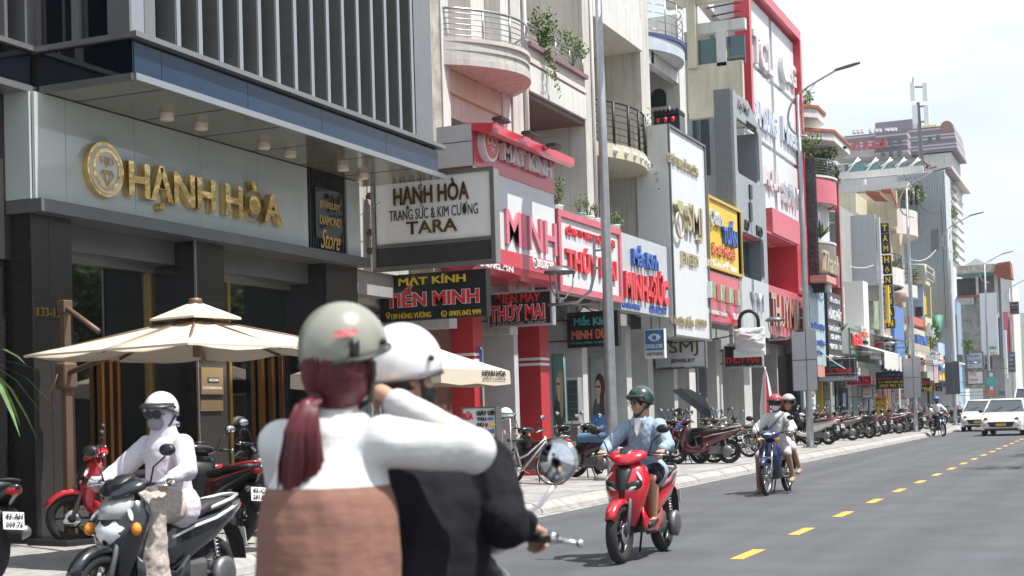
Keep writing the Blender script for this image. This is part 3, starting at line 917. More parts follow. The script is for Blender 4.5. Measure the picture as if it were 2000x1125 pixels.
A = arc(yb0, yb1, -11.0, .92); b = MB(); b.add([(-11.9, yb0, zp_bot+.01)]+[(x, y, zp_bot+.01) for x, y, _ in A]+[(-11.9, yb1, zp_bot+.01)], [tuple(range(len(A)+2))]); 
b.add([(-11.9, yb0, zp_bot+.12)]+[(x, y, zp_bot+.12) for x, y, _ in A]+[(-11.9, yb1, zp_bot+.12)], [tuple(range(len(A)+2))]); P1(b, 'balcony_slab', m_plB, hA)
railing(hA, [(x, y, zp_top) for x, y, _ in arc(yb0+.03, yb1-.03, -11.0, .93, 16)], zr_top-zp_top, m_rail, rails=5, step=3)
# sloped cornice below balcony
for (z0, z1, x) in ((zp_bot-.42, zp_bot-.003, -11.0), (zp_bot-.85, zp_bot-.423, -11.08)):
    bx('beam', -11.9, x, yA2+.3, 26.05, z0, z1, m_plC if x == -11.0 else m_plP, hA)
bx('door_frame', -11.95, -11.86, Yw(935), Yw(955), zp_top, 14, m_plP, hA)
bx('wall', -12.3, -11.3, Yw(958), Yw(985), zp_bot, 14, m_plW, hA)
bx('pilaster', -12, -10.96, Yw(985), Yw(1000), 3, 14, m_plW, hA)
bx('pier', -13.5, -10.92, Yw(1001), Yw(1018), 3.9, 14, m_plB, hA)
b = MB(); yy = Yw(1026); b.tube([(-10.9, yy, 3.2), (-10.9, yy, 14)], .05, 8); P1(b, 'drainpipe', m_plW, hA)
bx('pier', -13.5, -10.96, Yw(1020), Yw(1034), 3.9, 14, m_plW, hA)
# ground floor of A: back wall, side walls, door panels
bx('shop_back_wall', -14.5, -14.3, 19.97, 26.6, .14, 3.2, m_intw, hA)
bx('floor_slab', -14.5, -11.55, 19.97, 26.6, 3.5, 3.88, m_plG, hA)
bx('shop_floor', -14.4, -11.0, 19.97, 36.5, .142, .15, mat('tile floor', (.4, .38, .36), .3), hA)
for k in range(9):
    yq = 20.3+k*.42; bx('shutter_panel', -12.0, -11.95, yq, yq+.40, .15, 3.1, mat('grey roller door', (.30, .31, .33), .5, .3), hA)
bx('brown_panel', -11.7, -11.45, Yw(868), Yw(925), .15, 3.1, mat('brown panel', (.2, .11, .08), .5, var=.3), hA)
# --- sign of A
XS = -10.3
ySa, zSa = onX(922, 245, XS)
sA = thing('shop_sign', 'big red and white optician sign with raised pink-red letters under red canopy', 'shop sign', (XS, 24, 3.4))
y1 = YX(1085, XS, 480); zb = onX(975, 520, XS)[1]
bx('board', XS-.25, XS, ySa, y1, zb+.12, zSa, m_sgw, sA)
x868 = -11.25
bx('side_panel', x868, XS-.003, ySa-.035, ySa, 4.2, zSa+.03, mat('grey side panel', (.46, .48, .51), .4, var=.04), sA)
bx('side_joint', x868, XS-.003, ySa-.042, ySa-.035, zSa-.28, zSa-.27, m_blk, sA)
zr = onX(922, 322, XS)[1]
bx('red_band', XS-.1, XS+.015, ySa, y1, zr, zSa+.0, m_red, sA)
b = MB(); b.prism([(XS-.15, zSa+.06), (XS+.40, zSa+.0), (XS+.40, zSa-.15), (XS+.30, zSa-.18), (XS-.1, zSa-.05)], 'y', ySa-.03, y1+.15); P1(b, 'red_canopy', m_red, sA)
zlb0, zlb1 = onX(980, 517, XS)[1], onX(980, 487, XS)[1]
bx('red_band', XS-.1, XS+.015, ySa, y1, zlb0, zlb1, m_red, sA)
b = MB(); b.prism([(XS+.012, zlb0), (XS-.02, zlb0-.12), (XS-.12, zlb0-.2), (-11.3, zlb0-.2), (-11.3, zlb0-.003)], 'y', ySa, y1); P1(b, 'soffit', m_red, sA)
m_lpink = mat('pink red letter', (.66, .18, .24), .4)
m_lw = mat('white channel letter', (.80, .79, .81), .4)
wx('MẮT KÍNH', 975, 1067, 312, 262, XS+.02, m_lw, sA, depth=.11, offset=.025, split=True)
wx('TIẾN MINH', 860, 1081, 445, 325, XS+.004, m_lpink, sA, depth=.05, offset=.012, split=True)
wx('139 HÙNG VƯƠNG..ĐN', 850, 1000, 502, 486, XS+.018, m_wht2, sA, depth=.02, offset=.02)
wx('0905.042.999', 1048, 1080, 522, 505, XS+.018, m_wht2, sA, depth=.02, offset=.02)
cy_, cz_ = onX(1043, 513, XS); P1(X_disc(cy_, cz_, .09, .115, XS, XS+.03, 20), 'phone_ring', m_wht2, sA)
b = MB(); b.tube([(XS+.03, cy_-.04, cz_+.05), (XS+.03, cy_-.05, cz_), (XS+.03, cy_+.0, cz_-.05)], .018, 6); P1(b, 'phone_handset', m_wht2, sA)
cy_, cz_ = onX(955, 281, XS+.1); 
P1(X_disc(cy_, cz_, 0, .32, XS, XS+.15, 32), 'round_badge', m_lw, sA); P1(X_disc(cy_, cz_, 0, .27, XS+.15, XS+.156, 32), 'badge_face', mat('badge orange', (.68, .13, .09), .4), sA)
for s_ in (-1, 1): P1(X_disc(cy_+s_*.10, cz_+.05, .055, .085, XS+.156, XS+.166, 20), 'spectacle_mark', m_lw, sA)
write('TM', (XS+.158, cy_-.09, cz_-.16), .18, .09, 'x', m_lw, sA, depth=.01)
m_flood = mat('flood lamp black', (.03, .03, .033), .45)
for i, (px, py) in enumerate([(979, 236), (1035, 263), (1082, 287)]):
    y, z = onX(px, py, XS+.55)
    t = thing('floodlight', ['first', 'second', 'third'][i]+' black floodlight from the left on the red canopy of the optician sign', 'floodlight', (XS+.55, y, z))
    b = MB(); b.box(-.10, .10, -.2, .2, -.02, .02, bev=.01); b.build('housing', m_flood, t)
    b = MB(); 
    for k in range(7): b.box(-.09, .09, -.18+.055*k, -.172+.055*k, .02, .045)
    b.build('cooling_fins', m_flood, t)
    b = MB(); b.tube([(-.1, 0, 0), (-.2, 0, -.03), (-.28, 0, -.05)], .012, 6); b.build('arm', m_flood, t)
# --- house B (Thúy Mai small) upper bay with planted balcony
hB = thing('shop_house', 'white shop house with plum-capped planted balcony and brown soffit', 'building', (-11.5, 28, .14))
yB0, yB1 = Yw(1034)+.01, Yw(1146)
z_cap = onX(1034, 87, -11)[1]; z_p1 = onX(1034, 130, -11)[1]; z_p2 = onX(1034, 180, -11)[1]
bx('parapet_cap', -11.25, -10.86, yB0, yB1, z_cap-.09, z_cap, m_purp, hB)
bx('parapet', -11.2, -10.95, yB0, yB1, z_cap-.35, z_cap-.093, m_plP, hB)
bx('moulding', -11.2, -10.90, yB0, yB1, z_cap-.42, z_cap-.353, m_plP, hB)
bx('parapet', -11.2, -10.95, yB0, yB1, z_p1, z_cap-.423, m_plP, hB)
bx('beam', -11.3, -10.92, yB0, yB1, z_p2, z_p1-.003, m_plW, hB)
bx('soffit', -13.5, -11.0, yB0, yB1, z_p2-.12, z_p2-.003, m_brown, hB)
bx('floor_slab', -13.5, -11.2, yB0, yB1, z_p2, z_p2+.2, m_plW, hB)
bx('ceiling_lamp', -12.0, -11.6, (yB0+yB1)/2-1.2, (yB0+yB1)/2-1.0, z_p2-.17, z_p2-.123, m_wht2, hB)
bx('wall', -14, -13.5, yB0, yB1, 3.9, 14, m_plB, hB)
bx('party_wall', -14, -10.97, yB1, Yw(1162), 3.9, 14, m_plB, hB)
bx('roof_slab', -14, -13.55, yB0, yB1, 13, 14, m_plB, hB)
railing(hB, [(-10.98, yB0+.03+(yB1-yB0-.06)*i/8, z_cap) for i in range(9)], .42, m_rail, rails=4, step=2)
bx('sign_roof', -13.5, -10.5, yB0, yB1, onX(1090, 405, -10.3)[1]-.35, onX(1090, 405, -10.3)[1]-.02, m_plG, hB)
bx('floor_slab', -14, -11.5, yB0-.4, yB1+.4, 3.5, 3.88, m_plG, hB)
rng = random.Random(5)
def plant(label, c, rad, n, size, hang=0, pot=None, group=None, stems=4, mats=(0, 1, 2)):
    t = thing('potted_plant' if pot else 'balcony_plant', label, 'plant', c, 0, group)
    b = MB()
    for k in range(stems):
        a = rng.uniform(0, 6.28); b.tube([(0, 0, 0), (rad[0]*.3*math.cos(a), rad[1]*.3*math.sin(a), rad[2]*.7), (rad[0]*.6*math.cos(a), rad[1]*.6*math.sin(a), rad[2]*1.5)], [.012, .009, .004], 5)
    b.build('stem', m_bark, t)
    b = MB(); bush(b, (0, 0, rad[2]*1.1), rad, n, size, rng=rng, mats=mats)
    if hang:
        for k in range(5):
            yy = rng.uniform(-rad[1], rad[1])*.5; pts = [Vector((.1+.05*j, yy+.06*math.sin(j+k), .1-hang*(j/6))) for j in range(7)]
            for j, p in enumerate(pts): leaves(b, p, (.08, .1, .1), int(12*(1.15-j/6)), size, rng=rng, mats=mats)
    b.build('foliage', m_leaf, t, fix=False)
    if pot:
        b = MB(); b.lathe([(pot[0]*.7, -.0), (pot[0], pot[1]), (pot[0]*1.08, pot[1]), (pot[0]*1.08, pot[1]+.03), (pot[0]*.9, pot[1]+.03), (pot[0]*.85, pot[1]-.02), (0, pot[1]-.02)], (0, 0, -pot[1]), 16); b.build('pot', pot[2], t)
    return t
y, z = onX(1055, 110, -11.0); plant('tall climbing shrub trailing down over the plum balcony cap', (-11.0, y, z_cap+.05), (.25, .42, .5), 520, .085, hang=1.1)
y, z = onX(1118, 130, -11.0); plant('spreading leafy shrub at the right end of the plum balcony', (-11.0, y, z_cap+.05), (.3, .6, .38), 420, .08)
m_potw = mat('white pot', (.68, .7, .68), .5); m_pott = mat('teal pot', (.2, .42, .38), .5)
ztm = onX(1090, 405, -10.3)[1]
for px, rad, n, s, pm_, lab in ((1092, (.22, .22, .3), 420, .06, m_potw, 'round bushy green plant in a white pot above the red-framed sign'),
                          (1136, (.22, .26, .26), 200, .05, m_pott, 'thin-leaved plant in a teal pot above the red-framed sign'),
                          (1153, (.14, .16, .16), 120, .05, m_potw, 'small plant in a white pot, second pot from the street pole'),
                          (1167, (.13, .15, .18), 120, .05, m_potw, 'small plant in a white pot nearest the street pole'),
                          (1203, (.2, .3, .16), 260, .06, m_potw, 'low fern-like green plant right of the street pole')):
    y = YX(px, -10.5, 400); plant(lab, (-10.55, y, ztm+.1), rad, n, s, pot=(.13, .2, pm_))
tB = fsign('red-framed white sign reading CÔNG TY and THÚY MAI behind the first street pole', 1086, 1210, 408, 567, XS, .25, m_sgw,
           [('CÔNG TY TNHH THƯƠNG MẠI', 1104, 1197, 462, 438, m_redl, {'depth': .04, 'offset': .02}), ('THÚY MAI', 1103, 1200, 527, 475, m_redl, {'depth': .06, 'split': True, 'offset': .03})], frame=m_pink, fw_=.13)
# --- house C (Minh Đức): loggias with iron balcony
hC = thing('shop_house', 'cream shop house with black iron bow balcony and white round studs', 'building', (-11.5, 32, .14))
yC0, yC1 = Yw(1162)+.01, Yw(1258)
bx('party_wall', -14, -10.97, yC1, Yw(1275), 3.9, 14, m_plB, hC)
bx('wall', -14, -13.5, yC0, yC1, 3.9, 14, m_plB, hC)
zc0 = onX(1175, 283, -11)[1]; zc1 = onX(1175, 310, -11)[1]; zcr = onX(1175, 203, -11)[1]
band(yC0, yC1, -11.0, .55, zc1, zc0, .12, 'parapet', m_plC, hC)
A = arc(yC0, yC1, -11.0, .52); b = MB(); b.add([(-13.5, yC0, zc1+.02)]+[(x, y, zc1+.02) for x, y, _ in A]+[(-13.5, yC1, zc1+.02)], [tuple(range(len(A)+2))]); P1(b, 'balcony_slab', m_plC, hC)
for k in range(9):
    i = 1+k*2; x, y, _ = A[i]; b = MB(); b.ell((x+.03, y, (zc0+zc1)/2), .075, 10, 6); P1(b, 'round_stud', m_wht2, hC)
railing(hC, [(x, y, zc0) for x, y, _ in arc(yC0+.03, yC1-.03, -11.0, .52, 12)], zcr-zc0, m_iron, rails=6, step=2, vr=.035)
zu = onX(1175, 25, -11)[1]
bx('beam', -11.3, -10.9, yC0, yC1, zu-.3, zu+.5, m_plW, hC); bx('soffit', -13.5, -11.3, yC0, yC1, zu-.3, zu-.1, m_plW, hC)
bx('wall', -11.2, -10.95, yC0, yC1, zu+.503, 14, m_plW, hC)
bx('floor_slab', -14, -11.5, yC0, Yw(1333)+.4, 3.5, 3.88, m_plG, hC)
plant('thin potted shrub behind the black iron railing', (-11.2, yC0+1.2, zc0-.1), (.25, .5, .4), 160, .07)
t = plant('sparse climbing vine hanging over the corner of the white board', (-10.9, yC1+.1, zc0+.3), (.2, .5, .6), 110, .09, hang=1.3, stems=9)
b = MB(); yy = Yw(1160); b.tube([(-10.93, yy, 3.2), (-10.93, yy, 14)], .04, 8); P1(b, 'drainpipe', m_plW, hC)
fsign('pale grey sign reading Mắt Kính MINH-ĐỨC in red letters', 1209, 1303, 452, 603, XS, .3, m_sgg,
      [('Mắt Kính', 1232, 1280, 517, 476, m_blul, {'depth': .08, 'split': True, 'offset': .02}), ('MINH-ĐỨC', 1218, 1301, 582, 512, m_redl, {'depth': .07, 'split': True, 'offset': .04}),
       ('145 HÙNG VƯƠNG', 1215, 1249, 600, 588, m_blul, {'depth': .02, 'offset': .02}), ('0236.382.3584', 1268, 1300, 609, 596, m_blul, {'depth': .02, 'offset': .02})])
# --- house D (SMJ)
hD = thing('shop_house', 'narrow white shop house with blue-edged bow balcony behind the tall jewellery board', 'building', (-11.5, 36, .14))
yD0, yD1 = Yw(1275)+.01, Yw(1333)
bx('wall', -14, -12.9, yD0, yD1, .14, onX(1300, 60, -11)[1], m_plW, hD)
bx('party_wall', -14, -10.97, yD1, Yw(1345), .14, onX(1335, 40, -11)[1], m_plW, hD)
zd0 = onX(1272, 68, -11)[1]; zd1 = zd0-.45; zdr = onX(1272, 0, -11)[1]
m_navy = mat('navy painted cap', (.06, .08, .2), .5, var=.2)
band(yD0, yD1, -11.0, .55, zd0-.1, zd0, .2, 'parapet_cap', m_navy, hD); band(yD0, yD1, -11.0, .5, zd1, zd0-.103, .15, 'parapet', mat('faded blue white parapet', (.52, .58, .65), .7, var=.15, streak=.4), hD)
A = arc(yD0, yD1, -11.0, .45); b = MB(); b.add([(-13, yD0, zd1+.02)]+[(x, y, zd1+.02) for x, y, _ in A]+[(-13, yD1, zd1+.02)], [tuple(range(len(A)+2))]); P1(b, 'balcony_slab', m_plW, hD)
bx('beam', -13, -11, yD0+.3, yD0+.5, zd1-.3, zd1, m_plW, hD); bx('beam', -11.2, -11.0, yD0, yD1, zd1-.35, zd1, m_plW, hD)
railing(hD, [(x, y, zd0) for x, y, _ in arc(yD0+.03, yD1-.03, -11.0, .5, 10)], zdr-zd0, m_rail, rails=4, step=2)
# arched window and little awning on the party wall
yy = yD1-.02
x0, z0 = onY(1272, 212, yy); x1, _ = onY(1302, 212, yy); z1 = onY(1272, 190, yy)[1]
poly = [(x0, z0), (x1, z0), (x1, z1)]+[((x0+x1)/2+(x1-x0)/2*math.cos(PI*k/8), z1+.22*math.sin(PI*k/8)) for k in range(1, 8)]+[(x0, z1)]
b = MB(); b.prism(poly, 'y', yy-.01, yy); P1(b, 'window', m_wind, hD)
b = MB(); b.prism([(x0-.1, z0-.1), (x1+.1, z0-.1), (x1+.1, z0), (x0-.1, z0)], 'y', yy-.1, yy); P1(b, 'window_sill', m_plW, hD)
t = thing('awning', 'small dark tiled awning above the tall white jewellery board', 'awning', (-11.6, yD1-.5, 8))
x0, z0 = onY(1278, 222, yD1-.6); x1, _ = onY(1328, 222, yD1-.6)
for k in range(6):
    xa = x0+(x1-x0)*k/6; b = MB(); b.prism([(xa, z0), (xa+(x1-x0)/12, z0+.08), (xa+(x1-x0)/6, z0), (xa+(x1-x0)/6, z0-.1), (xa, z0-.1)], 'y', yD1-.7, yD1-.1); P1(b, 'awning_tile', m_blkm, t)
b = MB(); b.box(x0, x1, yD1-.65, yD1-.1, z0-.9, z0-.12); P1(b, 'dark_box', m_wind, t)
for k in range(3):
    xa = x0+(x1-x0)*(k+.6)/3.4; b = MB(); b.lathe([(0, 0), (.05, -.03), (.06, -.09), (.03, -.15), (0, -.16)], (xa, yD1-.72, z0-.15), 10); P1(b, 'red_lantern', m_redl, t)
tD = fsign('tall white board reading SMJ JEWELRY in gold letters with a diamond ring', 1303, 1380, 242, 655, XS, .1, m_sgw,
      [('SMJ', 1336, 1364, 468, 396, m_goldl, {'depth': .12, 'split': True, 'offset': .01}), ('JEWELRY', 1328, 1363, 520, 490, m_goldl, {'depth': .05, 'offset': .01}),
       ('CHUYÊN TRANG SỨC KIM CƯƠNG', 1302, 1360, 316, 292, m_goldl, {'depth': .05, 'offset': .01}), ('147 HÙNG VƯƠNG - ĐÀ NẴNG', 1307, 1352, 632, 610, m_goldl, {'depth': .05, 'offset': .01}), ('0905 007 699', 1358, 1377, 637, 622, m_goldl, {'depth': .05, 'offset': .01})], frame=m_steeld, fw_=.05)
y0, zt = onX(1303, 242, XS); zb = onX(1303, 655, XS)[1]
bx('side_panel', XS-.85, XS-.005, y0-.03, y0, zb, zt, m_sgw, tD); bx('back_box', XS-.85, XS-.1, y0+.003, YX(1379, XS, 500), zb, zt, m_sgg, tD)
cy_, cz_ = onX(1321, 440, XS); b = MB(); b.torus((XS+.09, cy_, cz_), .33, .035, 'x', 28, 8); P1(b, 'ring_mark', m_goldl, tD)
b = MB(); b.prism([(cy_-.22, cz_+.62), (cy_+.22, cz_+.62), (cy_+.3, cz_+.5), (cy_, cz_+.28), (cy_-.3, cz_+.5)], 'x', XS+.03, XS+.13); P1(b, 'diamond_mark', m_goldl, tD)
# --- house E: cream house with roof pergola, yellow and red gift sign
hE = thing('shop_house', 'cream shop house with open roof pergola and tinted windows', 'building', (-12.5, 40, .14))
YE = 43.9; 
pp('wall', 1342, 1452, 130, 260, YE, .2, m_plC, hE); 
x0, z0 = onY(1342, 130, YE); x1 = onY(1465, 130, YE)[0]
bx('wall', -19, -12.4, YE, YE+6, .2, z0-1.5, m_plC, hE)
pp('pier', 1338, 1358, -30, 135, YE-.1, .3, m_plC, hE); pp('pier', 1398, 1418, 62, 130, YE, .25, m_plW, hE)
pp('beam', 1300, 1460, 2, 17, YE, .25, m_plC, hE); pp('beam', 1358, 1455, 47, 68, YE+.3, .25, m_plW, hE)
pp('window', 1358, 1400, 80, 128, YE+.2, .06, m_teal, hE); pp('window', 1418, 1455, 72, 126, YE+.2, .06, m_teal, hE); pp('window', 1333, 1342, 84, 118, YE+.2, .06, m_teal, hE)
pp('window_frame', 1417, 1423, 72, 126, YE+.1, .08, m_steeld, hE); pp('sill_rail', 1415, 1456, 112, 116, YE+.05, .05, m_steeld, hE)
b = MB(); xa, za = onY(1352, -15, YE-.3); xb, zb_ = onY(1408, 55, YE+3); b.tube([(xa, YE-.3, za), (xb, YE+3, zb_)], .16, 4, smooth=False); P1(b, 'pergola_beam', m_plW, hE)
for k, (pa, pb) in enumerate([((1358, 5), (1450, -20)), ((1372, 18), (1450, 3)), ((1390, 32), (1450, 20)), ((1402, 42), (1450, 32)), ((1365, 52), (1450, 38)), ((1358, 68), (1450, 58))]):
    xa, za = onY(*pa, YE+1); xb, zb_ = onY(*pb, YE+1); b = MB(); b.tube([(xa, YE+1, za), (xb, YE+1, zb_)], .03, 5); P1(b, 'pergola_bar', m_rust, hE)
fsign('yellow and red gift shop sign reading Quán TUẤN', 1380, 1446, 380, 520, XS, .3, m_yelp,
      [('Quán', 1383, 1406, 440, 405, m_silv, {'depth': .08, 'shear': .3, 'offset': .02}), ('TUẤN', 1408, 1434, 475, 425, m_blul, {'depth': .1, 'split': True, 'offset': .04}),
       ('ĐẶC BIỆT MÌ GHẾN', 1386, 1432, 496, 468, m_ora, {'depth': .06, 'offset': .03}), ('BÒ TÁI LĂN BÒ SỐT VANG', 1381, 1437, 520, 498, m_wht2, {'depth': .04, 'offset': .03})], frame=mat('ochre frame', (.6, .42, .08), .5), fw_=.07)
t = fsign('red lower band of the yellow gift sign with four green picture boxes', 1380, 1447, 526, 624, XS-.01, .3, m_red,
      [('149 HÙNG VƯƠNG - TP. ĐÀ NẴNG', 1384, 1418, 612, 600, m_wht2, {'depth': .03, 'offset': .03}), ('0935 795 179', 1431, 1446, 624, 612, m_wht2, {'depth': .03, 'offset': .03})])
for px in (1385, 1404, 1421, 1438):
    y, z = onX(px, 565+(px-1385)*.3, XS); bx('picture_box', XS, XS+.12, y-.15, y+.22, z-.25, z+.2, mat('faded picture', (.3, .42, .2), .5, var=.6, vscale=8), t); bx('picture_edge', XS, XS+.121, y-.2, y-.153, z-.25, z+.2, m_wht2, t)
bx('floor_slab', -14, -11.5, Yw(1345), 53, 3.3, 3.7, m_plG, hE)
bx('sign_roof', -13.5, -10.6, Yw(1345)+.01, 41, 5.6, 5.9, m_plG, hE)
# --- house F: grey rendered house with rounded openings
hF = thing('shop_house', 'grey textured shop house with large rounded facade openings', 'building', (-11, 43, .14))
XFg = -10.3
yF0 = YX(1431, XFg, 180); zFt = onX(1431, 174, XFg)[1]; yF1 = YX(1499, XFg, 500)
zF1 = onX(1486, 256, XFg)[1]; yFm = YX(1460, XFg, 197); zFm = onX(1460, 197, XFg)[1]; yFn = YX(1486, XFg, 256)
zFb = onX(1470, 655, XFg)[1]
m_gp = mat('grey facade panel', (.36, .385, .41), .5, .2, var=.08, vscale=1.5, streak=.2, dirt=(.25, .26, .27))
# facade as a frame around its openings: strips left, right and between
zo = [onX(1447, 235, XFg)[1], onX(1450, 342, XFg)[1], onX(1455, 453, XFg)[1], onX(1455, 540, XFg)[1]]
ya, yb = YX(1440, XFg, 300), YX(1484, XFg, 330)
yc_, yd = YX(1451, XFg, 500), YX(1493, XFg, 520)
bx('facade_panel', XFg-.1, XFg, yF0, ya, zFb, zFt, m_gp, hF)
b = MB(); b.prism([(ya, zo[0]), (yb, zo[0]), (yFn, zF1-.3), (yFn, zF1), (yFm, zFm), (ya, zFt-.06)], 'x', XFg-.1, XFg-.001); P1(b, 'facade_panel', m_gp, hF)
bx('facade_panel', XFg-.1, XFg-.002, ya, yF1, zo[2], zo[1], m_gp, hF)
bx('facade_panel', XFg-.1, XFg-.002, yb, yF1-.25, zo[1]+.003, zo[0], m_gp, hF)
bx('facade_panel', XFg-.1, XFg-.003, ya, yc_, zo[3], zo[2]-.003, m_gp, hF); bx('facade_panel', XFg-.1, XFg-.003, yd, yF1, zo[3], zo[2]-.003, m_gp, hF)
bx('facade_panel', XFg-.1, XFg-.002, ya, yF1, zFb, zo[3]-.003, m_sgg, hF)
for (a, c, za, zc) in ((ya, yb, zo[0], zo[1]), (yc_, yd, zo[2], zo[3])):
    r_ = .22; n = 6
    for cx, cz2, s1, s2 in ((a, za, 1, -1), (c, za, -1, -1), (a, zc, 1, 1), (c, zc, -1, 1)):
        pts = [(cx, cz2)]+[(cx+s1*(r_-r_*math.sin(PI/2*k/n)), cz2+s2*(r_-r_*math.cos(PI/2*k/n))) for k in range(n+1)]
        b = MB(); b.prism(pts, 'x', XFg-.1, XFg-.004); P1(b, 'rounded_corner', m_gp, hF)
    bx('niche_back', XFg-1.2, XFg-1.1, a-.1, c+.1, zc, za, mat('niche grey', (.13, .14, .155), .8), hF)
    bx('niche_side', XFg-1.1, XFg-.101, c, c+.1, zc, za, mat('niche side', (.24, .25, .27), .8), hF)
bx('balcony_infill', XFg-.6, XFg-.5, yc_, yd, zo[3], zo[2], mat('dark blue panel', (.04, .06, .1), .4), hF)
b = MB(); y, z = onX(1446, 300, XFg); b.ell((XFg-.2, y+.1, z), (.05, .12, .22), 10, 6); P1(b, 'red_cloth', m_redl, hF)
# textured side facing the camera
pp('side_wall', 1393, 1430, 176, 470, yF0-.02, .1, m_tex, hF)
xw = onY(1393, 300, yF0)[0]
bx('side_wall', xw-.9, xw-.003, yF0+.3, yF0+.5, 5.5, zFt-.7, m_gp, hF)
pp('opening', 1352, 1386, 236, 345, yF0+.28, .02, mat('dark opening', (.05, .065, .09), .6), hF)
bx('core', -14, XFg-1.2, yF0+.5, yF1, 3.7, zFt-.7, m_plG, hF)
for px, py, h_, s_ in ((1443, 195, .8, 'K'), (1452, 205, .8, 'á'), (1460, 215, .7, 'i')):
    pass
wx('KyMai', 1440, 1462, 216, 193, XFg, m_steeld, hF, depth=.03, shear=.3, offset=.01)
wx('DECORATION', 1458, 1475, 250, 236, XFg, m_blt, hF, depth=.04)
for (py0, py1) in ((360, 386), (395, 430)):
    fp('bar_mark', 1465, 1470, py0, py1, XFg+.05, .05, m_blk, hF)
wx('AO', 1453, 1461, 448, 428, XFg, m_blt, hF, depth=.05); wx('MO', 1477, 1487, 460, 440, XFg, m_blt, hF, depth=.05)
wx('YYI', 1466, 1487, 605, 570, XFg, m_silv, hF, depth=.1)
# --- house G: electrical store with huge white billboard and red frame
hG = thing('electrical_store', 'tall electrical store with white brand billboard inside a red frame', 'shop building', (-11.3, 49, .14))
XG_ = -11.0
yG0, yG1 = YX(1455, XG_, 100), YX(1557, XG_, 300)
zG = onX(1478, 2, XG_)[1]; 
zGb = onX(1495, 402, XG_)[1]
bx('backing', -12, XG_-.12, yG0, yG1, zGb, zG, m_sgg, hG)
yv = [yG0, YX(1505, XG_, 150), YX(1510, XG_, 150), yG1-.1]
zz = [zG-.1]; 
for py in (135, 270, 400): zz.append(onX(1490, py+12, XG_)[1])
for r_ in range(3):
    for c in range(2):
        ya_, yb_ = (yv[0]+.05, yv[1]) if c == 0 else (yv[2], yv[3])
        bx('brand_panel', XG_-.12, XG_, ya_, yb_, zz[r_+1]+.12, zz[r_]-.04, m_sgw, hG)
bx('red_frame', XG_-.25, XG_+.25, yG0-.28, yG0, zGb+2.8, zG+.35, m_red, hG)
bx('red_frame', XG_-.25, XG_+.25, yG0+.003, yG1+.2, zG+.0, zG+.35, m_red, hG)
bx('red_frame', XG_-.25, XG_+.25, yG1, yG1+.28, 3.3, zG-.003, m_red, hG)
m_fade = mat('faded pink letter', (.66, .59, .60), .4); m_bfade = mat('faded blue letter', (.58, .62, .69), .4)
for body, a, c, yb_, yt_, mm in (('TCL', 1467, 1503, 118, 58, m_fade), ('LG', 1534, 1549, 160, 118, m_fade), ('SAMSUNG', 1467, 1511, 240, 190, m_bfade), ('Midea', 1524, 1551, 275, 228, m_bfade),
                             ('AQUA', 1489, 1517, 366, 322, m_fade), ('SONY', 1525, 1556, 395, 352, m_silv)):
    ww = wx(body, a, c, yb_, yt_, XG_+.002, mm, hG, depth=.12, offset=.03, split=True)
cy_, cz_ = onX(1526, 128, XG_); b = MB(); b.lathe([(0, XG_), (.62, XG_), (.62, XG_+.2), (0, XG_+.2)], (0, cy_, cz_), 28, 'x', smooth=False); P1(b, 'round_badge', m_lw, hG)
# red canopy band, glass front, lettering band
zc1_ = onX(1497, 405, XG_)[1]; zc2_ = onX(1497, 436, XG_)[1]
bx('red_band', XG_-.3, XG_+.25, YX(1495, XG_, 430), yG1-.003, zc2_-.35, zc1_-.05, m_pink, hG)
zl = onX(1500, 560, XG_)[1]; zlo = onX(1500, 655, XG_)[1]
bx('red_return', XG_-1.4, XG_+.24, YX(1545, XG_, 500), yG1-.003, zl, zc2_-.36, m_red, hG)
bx('window', XG_-1.2, XG_-1.15, YX(1480, XG_, 500), YX(1545, XG_, 500), zl, zc2_-.35, m_teal, hG)
for k in range(5):
    yy = YX(1480, XG_, 500)+(YX(1545, XG_, 500)-YX(1480, XG_, 500))*k/4; bx('mullion', XG_-1.15, XG_-1.1, yy-.03, yy+.03, zl, zc2_-.36, m_sgg, hG)
bx('soffit', XG_-1.4, XG_+.2, YX(1480, XG_, 500), yG1-.3, zc2_-.42, zc2_-.36, m_pink, hG)
for k in range(8):
    bx('ceiling_lamp', XG_-.7, XG_-.5, yG0+1.5+.8*k, yG0+1.7+.8*k, zc2_-.45, zc2_-.421, m_lampw, hG)
bx('red_band', XG_-.3, XG_+.2, YX(1490, XG_, 600), yG1-.003, zlo, zl, m_pink, hG)
for s_, (a, c) in zip('THUYMAI', [(1500, 1507), (1508, 1516), (1517, 1525), (1526, 1534), (1536, 1544), (1545, 1552), (1554, 1557)]):
    wx(s_, a, c, 636+(a-1500)*.15, 572+(a-1500)*.3, XG_+.2, mat('rose gold letter', (.75, .42, .3), .2, .9), hG, depth=.15, offset=.02, name='letter')
bx('core', -16, XG_-1.42, yG0+1, yG1, 3.4, zG-1, m_plG, hG)
# ============================================================ FURTHER HOUSES
def simple_windows(par, px0, px1, rows, Y, m=None):
    for (a, c, pt, pb) in rows:
        pp('window', a, c, pt, pb, Y, .04, m or m_teal, par)
